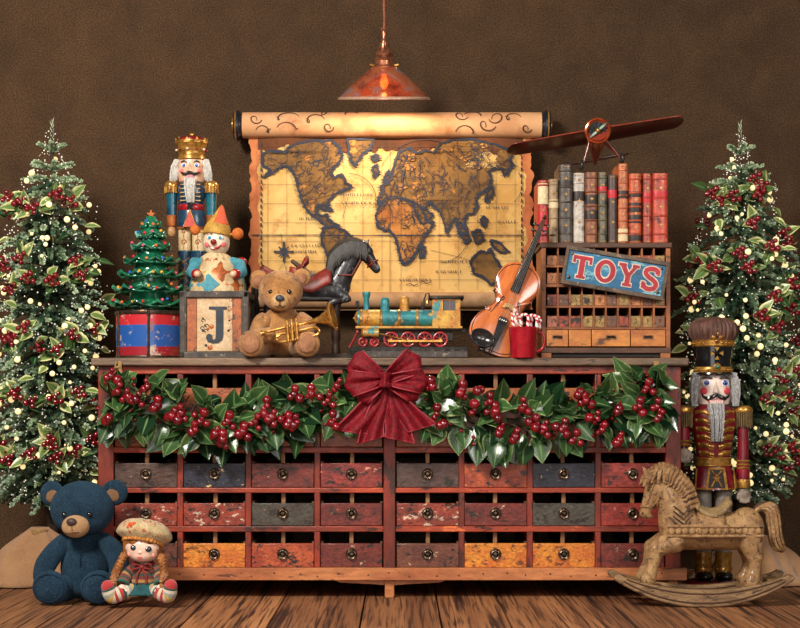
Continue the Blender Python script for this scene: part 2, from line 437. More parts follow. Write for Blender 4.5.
lands = [
 (c6([(105, 215), (140, 200), (210, 205), (280, 165), (340, 150), (440, 150), (480, 185), (495, 235), (470, 270), (440, 300), (455, 330), (490, 310), (515, 350), (540, 375), (500, 385), (460, 410), (430, 440), (428, 468), (400, 460), (375, 475), (372, 500), (395, 515), (420, 505), (425, 530), (450, 545), (480, 560), (430, 570), (400, 545), (350, 510), (320, 480), (300, 440), (285, 390), (275, 340), (255, 300), (230, 275), (205, 270), (170, 300), (112, 328), (150, 292), (112, 270)]), land_m),
 (c6([(520, 140), (645, 140), (630, 190), (600, 205), (575, 240), (555, 275), (540, 250), (525, 200)]), land_m),
 ([(323, 229), (333, 226), (345, 231), (355, 240), (352, 249), (346, 259), (341, 268), (337, 280), (333, 288), (331, 275), (329, 262), (325, 250), (321, 239)], land_m),
 ([(383, 200), (390, 197), (398, 197), (405, 200), (413, 203), (420, 206), (424, 214), (428, 222), (434, 222), (430, 230), (424, 237), (421, 244), (416, 252), (411, 260), (404, 265), (400, 258), (398, 248), (395, 238), (391, 231), (384, 230), (378, 226), (376, 216), (379, 207)], land2_m),
 (c4([(60, 250), (85, 190), (130, 165), (160, 195), (200, 180), (240, 190), (270, 150), (320, 135), (400, 130), (470, 145), (540, 165), (590, 190), (575, 225), (592, 245), (570, 268), (552, 300), (545, 262), (510, 262), (480, 275), (495, 310), (482, 350), (440, 378), (422, 400), (432, 432), (410, 465), (388, 465), (375, 490), (382, 545), (362, 556), (345, 512), (335, 482), (320, 500), (298, 548), (282, 500), (268, 450), (240, 432), (215, 402), (203, 440), (238, 470), (190, 510), (165, 470), (150, 430), (130, 402), (100, 398), (60, 388), (30, 398), (12, 425), (-8, 420), (-5, 392), (10, 372), (5, 342), (40, 312)]), land_m),
 ([(470, 263), (474, 256), (481, 251), (487, 253), (490, 249), (495, 259), (501, 268), (500, 279), (492, 285), (484, 278), (474, 274)], land_m),
 ([(421, 246), (425, 247), (423, 257), (420, 258)], land_m), ([(372, 168), (377, 164), (379, 172), (375, 178)], land_m),
 ([(385, 176), (389, 170), (391, 178), (387, 184), (384, 181)], land_m), ([(371, 157), (377, 155), (379, 159), (373, 160)], land_m),
 ([(487, 190), (491, 186), (493, 194), (488, 202), (485, 201)], land_m), ([(456, 222), (462, 224), (470, 239), (465, 244), (459, 233)], land_m),
 ([(472, 233), (480, 230), (482, 240), (476, 244)], land_m), ([(490, 240), (500, 243), (508, 252), (501, 253), (492, 247)], land_m),
 ([(483, 216), (487, 221), (484, 227), (481, 222)], land_m), ([(318, 205), (330, 208), (333, 212), (322, 209)], land_m),
]
for poly, m in lands:
    q = rough(poly, 4, .7); flat(q, m, 1.6); line(q, 2.3, ink, 2.4, True)
    cx_ = sum(a for a, b in q) / len(q); cy_ = sum(b for a, b in q) / len(q)
    for i in range(len(q)):
        a, b = q[i]; c, d = q[(i + 1) % len(q)]
        for k in range(2):
            e, f_ = a + (c - a) * rnd.random(), b + (d - b) * rnd.random(); L_ = rnd.uniform(1.5, 4.2); line([(e, f_), (e + rnd.choice((-1, 1)) * L_, f_ + rnd.uniform(-1, 1))], .5, ink, 2.5)
def inside(pt, poly):
    x, y = pt; r = False; j = len(poly) - 1
    for i in range(len(poly)):
        (a, b), (c, d) = poly[i], poly[j]
        if (b > y) != (d > y) and x < (c - a) * (y - b) / (d - b) + a: r = not r
        j = i
    return r
for poly, m in lands[:5]:      # rivers, ranges and borders inside the land
    xs = [a for a, b in poly]; ys = [b for a, b in poly]
    for k in range(int((max(xs) - min(xs)) * (max(ys) - min(ys)) / 24)):
        a = rnd.uniform(min(xs), max(xs)); b = rnd.uniform(min(ys), max(ys)); an = rnd.uniform(0, 6.28); pts = []
        for i in range(6):
            if not inside((a, b), poly): break
            pts.append((a, b)); an += rnd.uniform(-1, 1); a += 1.9 * cos(an); b += 1.9 * sin(an)
        if len(pts) > 2: line(pts, rnd.choice((.45, .6, .9)), rnd.choice((ink, ink2)), 2.7)
        if k % 11 == 0 and len(pts) > 2:
            a, b = pts[0]; flat([(a + rnd.uniform(2, 7) * cos(t * 1.05), b + rnd.uniform(1.5, 5) * sin(t * 1.05)) for t in range(6)], rnd.choice((land2_m, land_m, scorch_m if b < 165 else land2_m)), 2.0)
for y in (147, 166, 185, 204, 223, 242, 261, 280): line([(262 + i * 4, y) for i in range(65)], .3, ink2, 2.1)
for x in range(268, 524, 19): line([(x, 142 + i * 4) for i in range(38)], .3, ink2, 2.1)
line([(252 + i * 4, 235.5) for i in range(69)], 1.0, ink, 2.8)
line([(390, 140 + i * 4) for i in range(40)], .45, ink2, 2.2)
for x in (261.5, 521.5):
    y = 143
    while y < 292: line([(x, y), (x, y + 4.2)], 1.3, ink, 2.7); y += 6.2
for k in range(7):      # rhumb lines and arcs
    a = rnd.uniform(0, 6.28); cx, cy = rnd.choice(((284, 262), (430, 250), (350, 190))); line([(cx + t * cos(a) * 6, cy + t * sin(a) * 3.2) for t in range(0, 10)], .4, ink2, 2.3)
for cx, cy, rr, a0, a1 in ((350, 200, 26, -1.6, .3), (425, 190, 50, -2.6, -1.2), (440, 235, 28, .2, 1.5), (500, 185, 22, -.6, .9), (300, 250, 34, .2, 1.3)):
    line([(cx + rr * cos(a0 + (a1 - a0) * i / 20), cy + rr * sin(a0 + (a1 - a0) * i / 20)) for i in range(21)], .6, ink, 2.5)
for x0, x1, y in ((340, 372, 195), (342, 374, 203), (300, 318, 219), (292, 322, 246), (292, 316, 252), (345, 372, 245), (352, 370, 262), (440, 470, 262), (436, 462, 272), (486, 508, 208), (498, 516, 222), (400, 430, 280), (300, 320, 272), (420, 452, 208)):
    x = x0          # rows of tiny map lettering
    while x < x1:
        h_ = rnd.uniform(.9, 1.7); line([(x, y - h_), (x + rnd.uniform(-.4, .6), y + h_)], .7, ink, 2.6); x += rnd.choice((1.6, 1.9, 3.2))
for a in range(16):     # compass rose
    an = a * pi / 8; L_ = 10 if a % 4 == 0 else (7 if a % 2 == 0 else 4.5)
    line([(284, 252), (284 + L_ * cos(an), 252 + L_ * sin(an))], .9 if a % 2 else 1.6, ink, 2.8)
flat([(284 + 2.6 * cos(t), 252 + 2.6 * sin(t)) for t in [i * .52 for i in range(12)]], ink, 3.0)
for cx, cy in ((345, 290), (412, 285), (425, 283)): line([(cx - 6, cy), (cx - 2, cy - 1.5), (cx + 2, cy + .5), (cx + 6, cy - 1)], .8, ink, 2.7)
sh = T.part(mb, 'map_sheet', smooth=180)
# curl at the foot of the sheet
mb = MB()
def curl(u, v):
    x = 256 + 268 * u; a = -pi * .5 + v * 2 * pi * 1.12; r = 9.2 - 2.2 * v
    return p(x, 309 - 7.5, -12 + 2 * sin(u * 9)) + V((0, -r * cos(a) * -.95, r * sin(a)))
mb.grid(curl, 30, 22, parch('curled_parchment', (150, 112, 78), (176, 140, 104), (120, 84, 54))); T.part(mb, 'curled_foot', smooth=180, solid=.5)
# upper roll with scrolled ornament
mb = MB(); RX = dirT(p(240, 125.5, 0), (1, 0, 0)); mb.cyl(p(243, 125.5, 0), p(541, 125.5, 0), 13, 13, roll_m, 32)
def on_roll(x, a): return p(x, 125.5, 0) + V((0, -13.35 * cos(a), 13.35 * sin(a)))
def scroll(x0, x1, a_c, turns, rr, flip=1):
    pts = []
    for i in range(34):
        t = i / 33; g = turns * 2 * pi * t; q = rr * (1 - .8 * t)
        pts.append(on_roll(x0 + (x1 - x0) * t + q * cos(g) * flip, a_c + q * sin(g) / 13))
    mb.tube(pts, [.75 * (1 - .55 * abs(2 * i / 33 - 1)) for i in range(34)], ink2, 5)
for a in ((252, 262, .2, 1.1, 6, 1), (262, 272, -.5, 1.2, 5, -1), (292, 276, .5, 1.0, 8, 1), (284, 300, -.3, .9, 6, -1), (318, 306, .3, 1.1, 7, 1), (326, 334, -.4, 1.3, 5, 1), (330, 318, .8, .7, 8, -1), (352, 346, .9, .8, 6, 1),
          (455, 466, .5, 1.0, 7, 1), (470, 482, .8, .9, 6, -1), (478, 494, -.3, 1.1, 7, 1), (500, 490, .3, 1.0, 9, -1), (514, 504, .5, 1.2, 6, 1), (462, 474, -.6, .9, 7, -1), (522, 530, -.5, 1.1, 5, 1)): scroll(*a)
ro = T.part(mb, 'map_roll')
for sx, x in ((-1, 243), (1, 541)):
    mb = MB(); X = dirT(p(x, 125.5, 0), (sx, 0, 0))
    mb.lathe([(0, -3), (9, -3), (11.5, 0), (12.4, 2), (15.2, 4), (15.6, 7), (13.5, 9), (0, 10)], mat('navy_lacquer', (30, 38, 54), .3, 0, (18, 22, 30), 40, coat=.4), X, 32)
    k = T.part(mb, 'end_cap')
    mb = MB(); mb.torus(p(x + sx * 6.6, 125.5), 15.4, .9, brass, (1, 0, 0), 32, 6); mb.lathe([(8, 9), (8, 10.4), (5, 11), (0, 11)], brass, X, 24); T.part(mb, 'brass_ring', k)
# ---------------------------------------------------------------- the chest of drawers
def worn(name, c, c2, chip=(205, 180, 140), th=.69, dark=(40, 28, 22), sc=14, extra=()):
    return mat(name, c, .42, 0, c2, sc * 1.5, .36, .64, chips=((dark, .565, 30),) + tuple(extra) + ((chip, th - .045, 36),), bump=.5, bsc=70, bd=.003, stretch=(1, 1, 1.6), coat=.15, grime=.6)
red_rail = mat('worn_red_rail', (178, 70, 40), .4, 0, (108, 42, 28), 12, chips=(((58, 26, 18), .565, 30), ((214, 112, 60), .62, 26)), bump=.4, bsc=90, bd=.003, stretch=(.35, 1, 1))
red_stile = mat('worn_red_stile', (148, 54, 34), .4, 0, (92, 38, 28), 12, chips=(((60, 34, 26), .55, 30), ((196, 96, 52), .63, 26)), bump=.4, bsc=90, bd=.003, stretch=(1, 1, .35))
grey_top = mat('weathered_top_board', (128, 102, 78), .5, 0, (84, 66, 52), 16, chips=(((54, 42, 34), .60, 50), ((186, 152, 116), .68, 40)), bump=.5, bsc=90, bd=.004, stretch=(.25, 1, 1))
foot_board = mat('scuffed_orange_board', (202, 130, 78), .45, 0, (162, 92, 54), 14, chips=(((96, 48, 30), .60, 40), ((220, 158, 100), .67, 40)), bump=.4, bsc=90, bd=.003, stretch=(.25, 1, 1))
inner_w = mat('dark_inner_wood', (44, 30, 22), .7, 0, (28, 20, 16), 20)
peg_w = mat('bare_wood_peg', (158, 112, 70), .55, 0, (120, 80, 48), 40, stretch=(1, 1, .3))
side_w = mat('drawer_side_wood', (120, 84, 58), .6, 0, (84, 58, 40), 30)
P_ = {
 'a': worn('ash_brown_paint', (86, 66, 58), (72, 44, 38), (168, 150, 130), .72),
 'n': worn('navy_paint', (40, 44, 62), (30, 32, 44), (220, 186, 128), .655, (20, 20, 28)),
 'm': worn('maroon_paint', (122, 46, 36), (84, 34, 28)),
 'r': worn('bright_red_paint', (156, 54, 44), (110, 38, 32), (220, 150, 120), .68),
 'o': worn('orange_red_paint', (182, 86, 46), (140, 52, 34), (226, 150, 90), .68),
 'g': worn('dark_sage_paint', (74, 72, 62), (62, 50, 44), (160, 120, 90), .70),
 'w': worn('flaking_red_paint', (154, 60, 40), (112, 46, 34), (206, 182, 160), .625),
 'y': worn('mustard_paint', (212, 136, 44), (190, 100, 36), (120, 66, 30), .66, (110, 62, 28)),
 'b': worn('brown_red_paint', (116, 66, 48), (90, 48, 38)),
 't': worn('tan_orange_paint', (176, 98, 48), (146, 74, 40))}
NAMES = dict(a='greyish brown drawer', n='navy drawer with a cream chip', m='maroon drawer', r='bright red drawer', o='orange red drawer', g='dark grey green drawer', w='red drawer with flaked white patches', y='mustard yellow drawer', b='brownish red drawer', t='tan orange drawer behind the garland')
B = Thing('drawer_chest', 'wide red merchant chest with rows of small worn drawers and a grey plank top', 'chest', Fr(390, 0, 0))
p = B.p; D = 156
def bx(mb, x0, x1, y0, y1, d0, d1, m): a = p(x0, y1, d0); b = p(x1, y0, d1); mb.box((a + b) / 2, b - a, m)
mb = MB(); bx(mb, 92, 688, 358, 366, -7, D + 4, grey_top)
B.part(mb, 'top_board', bevel=1.6)
cols = [(114.5, 176.8), (183.2, 245), (251.5, 313.8), (320.5, 382.4), (396.3, 459), (464.3, 527), (532.8, 595.2), (601.3, 664.6)]
rows = [(374, 388, 447), (453, 463.2, 487.6), (493, 503.4, 526), (532, 543.6, 567.6)]
mb = MB()
for x0, x1 in ((98, 113.5), (665.6, 681)): bx(mb, x0, x1, 366, 580, 0, D, red_stile)
bx(mb, 383.4, 395.4, 366, 580, -2, D, red_stile)
for x in (180, 248.2, 317.1, 461.6, 530, 598.2): bx(mb, x - 3, x + 3, 374, 568, 1, D, red_stile)
B.part(mb, 'upright', bevel=.8)
mb = MB(); bx(mb, 113, 666, 366, 374, 0, D, red_rail)
for y0, y1 in ((447, 453), (487.8, 493), (526.2, 532)): bx(mb, 113, 666, y0, y1, .5, D, red_rail)
B.part(mb, 'rail', bevel=.8)
mb = MB(); bx(mb, 100, 679, 568, 580, 2, D, foot_board); bx(mb, 103, 686, 567.6, 579.6, -5, 3, foot_board)
for x in range(112, 682, 23): q = p(x + rnd.uniform(-5, 5), 574 + rnd.uniform(-2, 2), -5.2); mb.cyl(q, q + V((0, -.5, 0)), 1, .8, bronze, 8)
B.part(mb, 'bottom_board', bevel=1.4)
mb = MB(); mb.prism([(p(x, y).x, p(x, y).z) for x, y in ((330, 579), (450, 579), (440, 583), (408, 584.5), (390, 586), (372, 584.5), (340, 583))], 4, 9, foot_board); B.part(mb, 'apron')
mb = MB(); bx(mb, 100, 679, 368, 578, D - 5, D, inner_w); B.part(mb, 'back_panel')
for x, d in ((106, 6), (389.5, 6), (673, 6), (106, D - 8), (389.5, D - 8), (673, D - 8)):
    mb = MB(); mb.lathe([(6.2, 0), (6.8, 3), (6.6, 12), (7.4, 18.2)], foot_board if d < 10 else inner_w, MX.Translation(p(x, 598, d)), 4, a0=pi / 4); B.part(mb, 'leg', bevel=.6)
# one drawer of each height, then copies
def drawer_mesh(w, h, m, d=138):
    """origin at the lower middle of the front face"""
    mb = MB(); mb.box((0, 2.5, h / 2), (w, 5, h), m)
    return mb
def shell(w, h, d=138):
    mb = MB()
    for s_ in (-1, 1): mb.box((s_ * (w / 2 - 1.2), d / 2 + 4, h / 2 + .8), (2.2, d, h + 1.4), side_w)
    mb.box((0, d, h / 2), (w - 2, 2.4, h), side_w); mb.box((0, d / 2 + 4, 1), (w - 4, d - 2, 1.6), inner_w); return mb
def handle_mesh():
    mb = MB(); X = dirT((0, 0, 0), (0, -1, 0))
    mb.lathe([(5.6, 0), (5.8, .6), (4.9, 1.3), (4.1, 1.0), (3.4, .8), (2.2, 1.6), (1.4, 2.6), (0, 2.8)], bronze, X, 24)
    mb.torus((0, -1.9, -.9), 4.1, .85, bronze, (0, 1, 0), 22, 6); mb.ell((0, -2.4, 3.3), (1.9, 1.5, 1.3), bronze); mb.ell((0, -2.6, -4.9), (1.5, 1.0, .9), bronze)
    return mb
code = ['tttttttt', 'anmragonr'[:0] + 'anmr' + 'aonr', 'wwgm' + 'wmgr', 'byob' + 'byym']
code[3] = 'byom' + 'byym'
meshes = {}; hproto = None
for ri, (yo, yt, yb) in enumerate(rows):
    for ci, (x0, x1) in enumerate(cols):
        m = P_[code[ri][ci]]; w = x1 - x0; h = yb - yt
        o = drawer_mesh(w, h, m).build('drawer', B.o, B.S, bevel=.7, loc=p((x0 + x1) / 2, yb, rnd.uniform(1.0, 2.6)) * B.S)
        o['label'] = NAMES[code[ri][ci]]
        shell(w, h).build('drawer_box', o, B.S)
        if hproto is None: hp = hproto = handle_mesh().build('handle', o, B.S)
        else: hp = copy_part(hproto, o)
        hp.location = V((0, 0, h * (.56 if ri else .80))) * B.S; hp.rotation_euler = (0, rnd.uniform(-.12, .12), 0)
        mb = MB(); xc = (x0 + x1) / 2 + rnd.uniform(-.6, .6); bx(mb, xc - 2.1, xc + 2.1, yo - .5, yt + 3, 8, 13, peg_w); bx(mb, xc - 1.2, xc + 1.2, yo - .5, yt + 6, 13, D - 14, inner_w); B.part(mb, 'cell_divider', bevel=.5)

# ---------------------------------------------------------------- garland along the front of the chest
GF = Fr(390, -.035, H + (HZ - 410) * 3.965 / F)
G = Thing('holly_garland', 'swagged green leaf garland with dark red berries along the chest front', 'garland', GF); p = G.p
holly = leafmat('glossy_holly_leaf', (18, 44, 24), (66, 100, 52), (170, 182, 120), .2, .74, 1.25, (112, 138, 88))
twig_m = mat('brown_twig', (74, 58, 38), .8, 0, (44, 34, 24), 80)
twine_m = mat('jute_twine', (176, 140, 88), .9, 0, (130, 98, 58), 200, bump=.6, bsc=500)
mid = [(104, 402), (118, 400), (150, 408), (185, 418), (220, 423), (260, 420), (300, 412), (335, 402), (365, 398), (405, 400), (440, 408), (475, 420), (515, 423), (560, 420), (600, 412), (635, 403), (655, 400), (668, 402)]
half = [30, 36, 39, 38, 33, 32, 33, 29, 22, 22, 35, 36, 31, 32, 34, 37, 38, 30]
def cen(t):
    k = t * (len(mid) - 1); i = min(int(k), len(mid) - 2); f = k - i
    return mid[i][0] * (1 - f) + mid[i + 1][0] * f, mid[i][1] * (1 - f) + mid[i + 1][1] * f, half[i] * (1 - f) + half[i + 1] * f
g = random.Random(21)
mb = MB()
mb.tube([p(*cen(i / 40)[:2], 2 + sin(i)) for i in range(41)], 4.5, twig_m, 8)
for i in range(70):
    x, y, hh = cen(g.random()); a = g.uniform(0, 6.28); q = p(x, y, g.uniform(-3, 3)); mb.tube([q, q + V((cos(a) * hh * .4, -4, sin(a) * hh * .35)), q + V((cos(a) * hh * .75, -5, sin(a) * hh * .7 - 3))], [1.1, .8, .5], twig_m, 5)
G.part(mb, 'twig')
mb = MB()
n_leaf = 440
for i in range(n_leaf):
    t = (i + g.random()) / n_leaf; x, y, hh = cen(t); edge = max(0, 1 - min(x - 103, 669 - x) / 22)
    if abs(x - 385) < 24 and g.random() < .5: continue
    r = sqrt(g.random()); a = g.uniform(0, 2 * pi)
    ox = cos(a) * r * hh * .5; oz = sin(a) * r * hh * .72
    layer = g.random(); d = 6 - 20 * layer * (1 - .35 * r)
    if edge: ox = abs(ox) * (1 if x < 300 else -1)
    out = V(((cos(a) * .9 + g.uniform(-.7, .7)) * (1 - .85 * edge) + edge * .3 * (1 if x < 300 else -1), -.25 - .5 * layer, sin(a) * 1.0 - .45 + g.uniform(-.6, .5))).normalized()
    nrm = V((g.uniform(-.55, .55), -1, g.uniform(-.1, .9)))
    s_ = g.uniform(.75, 1.2)
    mb.leaf(p(x + ox, y - oz, d), out, nrm, 25 * s_, 8.8 * s_ * g.uniform(.85, 1.2), holly, max(0, min(1, g.gauss(.42, .26))), g.uniform(-.1, .35), g.uniform(.1, .45), .70)
G.part(mb, 'foliage', smooth=180)
berries = []
def hill(t):
    x, y, hh = cen(t); return x, y, hh
cl = [(115, 388, 5), (124, 394, 4), (112, 418, 2), (128, 404, 5), (139, 412, 5), (149, 393, 3), (160, 400, 4), (174, 412, 5), (180, 424, 4), (196, 432, 4), (204, 420, 5), (214, 434, 3), (228, 430, 5), (233, 416, 5), (245, 425, 4), (256, 430, 5), (266, 404, 4), (272, 424, 6), (289, 430, 6), (296, 397, 5), (300, 418, 4), (312, 404, 4), (326, 410, 5), (331, 424, 4), (340, 396, 3),
      (428, 388, 4), (434, 408, 4), (446, 418, 3), (463, 400, 4), (470, 420, 4), (486, 412, 4), (497, 418, 5), (500, 433, 4), (513, 434, 4), (524, 416, 4), (534, 432, 5), (545, 420, 5), (559, 434, 5), (573, 430, 5), (586, 412, 5), (598, 416, 6), (602, 432, 4), (614, 430, 4), (620, 420, 3), (634, 398, 5), (641, 392, 4), (650, 404, 5), (655, 412, 4), (575, 404, 3), (480, 393, 3)]
for cx, cy, n in cl:
    cx += g.uniform(-4, 4); cy += g.uniform(-13, 10); n = max(2, n - g.choice((0, 1, 1)))
    for k in range(n):
        a = k * 2.4 + g.uniform(-.4, .4); rr = 4.2 * sqrt(k) ; berries.append((cx + rr * cos(a), cy + rr * sin(a), -19 - g.uniform(0, 5), g.uniform(2.8, 5.3)))
berries.sort(key=lambda b: -b[3])
def berry_mesh(): mb = MB(); mb.ell((0, 0, 0), (1, 1, 1.04), berry_m, seg=16, n=10); mb.ell((0, 0, -1.02), (.16, .16, .1), twig_m, seg=6, n=4); return mb
bproto = None
for x, y, d, r in berries[:100]:
    o = berry_mesh().build('berry', G.o, G.S) if bproto is None else copy_part(bproto, G.o)
    bproto = bproto or o; o.location = p(x, y, d) * G.S; o.scale = (r, r, r); o.rotation_euler = (g.uniform(-1.8, -.4), g.uniform(-.6, .6), 0)
mb = MB()
for x, y, d, r in berries[100:]: mb.ell(p(x, y, d), r, berry_m, seg=12, n=8)
for i in range(120):
    x, y, hh = cen(g.random()); mb.ell(p(x + g.uniform(-9, 9), y + g.uniform(-.7, .7) * hh, g.uniform(-14, -6)), g.uniform(1.2, 2.2), berry_m, seg=8, n=6)
o = G.part(mb, 'small_berries'); o['kind'] = 'stuff'
mb = MB()
for x in (118, 657):
    for k in range(7): a = g.uniform(-1, 1); mb.tube([p(x + a * 1.5, 364, 6), p(x + a * 2.5, 361.5, 5), p(x + a * 3.5, 369, 0), p(x + a * 5, 376, -3)], .7, twine_m, 5)
    mb.torus(p(x, 368, 2), 2.6, 1.3, twine_m, (0, .3, 1), 14, 6)
G.part(mb, 'twine_tie')

# ---------------------------------------------------------------- velvet bow
def velvet():
    t = NT('crushed_red_velvet'); v = t.coord((1, 1, 1), False)
    n = t.noise(v, 110, 6, .75, .8); t.link(t.mix(t.ramp(n, .40, .66), lin((84, 2, 14)), lin((150, 8, 30))), t.b.inputs['Base Color'])
    t.b.inputs['Roughness'].default_value = .55; t.b.inputs['Sheen Weight'].default_value = .06; t.b.inputs['Specular IOR Level'].default_value = .3; t.b.inputs['Sheen Roughness'].default_value = .35; t.b.inputs['Sheen Tint'].default_value = lin((230, 70, 96))
    t.bump(n, .7, .004); return t.m
vel = velvet(); hem = mat('pink_wired_hem', (166, 40, 56), .5, 0, (124, 22, 38), 120)
W = Thing('velvet_bow', 'large crushed red velvet bow at the middle of the garland', 'bow', Fr(385, -.09, H + (HZ - 380) * 3.91 / F)); p = W.p
def ribbon_loop(ang, L_, w0, w1, depth, seed):
    """closed loop leaving the knot along ang (in the picture plane), widening towards its far end"""
    r3 = random.Random(seed); ph = r3.uniform(0, 6); ux, uz = cos(ang), sin(ang); nx, nz = -uz, ux; mb = MB()
    def f(u, v):
        a = 2 * pi * u; s_ = .5 - .5 * cos(a); q = v * 2 - 1
        w = (w0 + (w1 - w0) * s_ ** .8)
        al = L_ * s_ * (1 - .16 * q * q) + 1.0 * sin(q * 5 + ph) * s_; dp = -depth * sin(a) * s_ ** .45 + (3.2 * sin(q * 3.4 + ph) + .9 * sin(q * 8 + 2 * ph)) * (.45 + .55 * (1 - s_)) * (1 if s_ > .05 else 1)
        return V((ux * al + nx * w * q, dp, uz * al + nz * w * q))
    mb.grid(f, 48, 20, vel, True)
    for v in (0, 1): mb.tube([f(i / 48, v) for i in range(48)], .55, hem, 5, closed=True)
    return mb
for i, (a, L_, w1, dd) in enumerate(((150, 40, 14, 10), (186, 40, 13, 12), (214, 34, 10, 9), (33, 41, 14, 10), (-2, 43, 12, 12), (-28, 38, 8, 8))):
    o = W.part(ribbon_loop(R(a), L_, 4, w1, dd, i), 'loop', smooth=180, solid=.8)
def tail(pts, ws, seed, cut):
    P2 = smoothpath([(a - 385, b - 380, 0) for a, b in pts], 8); n = len(P2) - 1; r3 = random.Random(seed); ph = r3.uniform(0, 6); mb = MB()
    def f(u, v):
        k = min(int(u * n), n); q = v * 2 - 1; t = (P2[min(k + 1, n)] - P2[max(k - 1, 0)]).normalized(); nx, nz = t.y, -t.x
        w = ws[0] + (ws[1] - ws[0]) * u ** .8; s_ = cut * q * 9 * u ** 4; c_ = P2[k]
        return V((c_.x + nx * w * q + t.x * s_, 4 - 6 * u + 3.4 * sin(q * 4.2 + ph + u * 3) * (.3 + u), -c_.y - nz * w * q - t.y * s_))
    mb.grid(f, n, 16, vel)
    for v in (0, 1): mb.tube([f(i / n, v) for i in range(n + 1)], .55, hem, 5)
    mb.tube([f(1, i / 16) for i in range(17)], .4, hem, 5); return mb
W.part(tail([(383, 382), (376, 398), (362, 418), (351, 432)], (4, 15), 3, -1), 'tail', smooth=180, solid=.8)
W.part(tail([(383, 382), (380, 402), (373, 425), (371, 440)], (4, 13), 4, -.6), 'tail', smooth=180, solid=.8)
W.part(tail([(387, 382), (391, 402), (397, 424), (400, 440)], (4, 14), 5, .6), 'tail', smooth=180, solid=.8)
W.part(tail([(387, 382), (397, 400), (410, 416), (422, 428)], (4, 13), 6, .8), 'tail', smooth=180, solid=.8)
mb = MB(); mb.grid(lambda u, v: V(((5.6 + .8 * sin(v * 9)) * cos(2 * pi * u) * (1.05 - .3 * sin(pi * v)), -12 * 0 - 7 + 7 * sin(2 * pi * u) + .7 * sin(10 * u * pi), (v - .5) * 15)), 32, 10, vel, True); W.part(mb, 'knot', smooth=180, solid=.8)
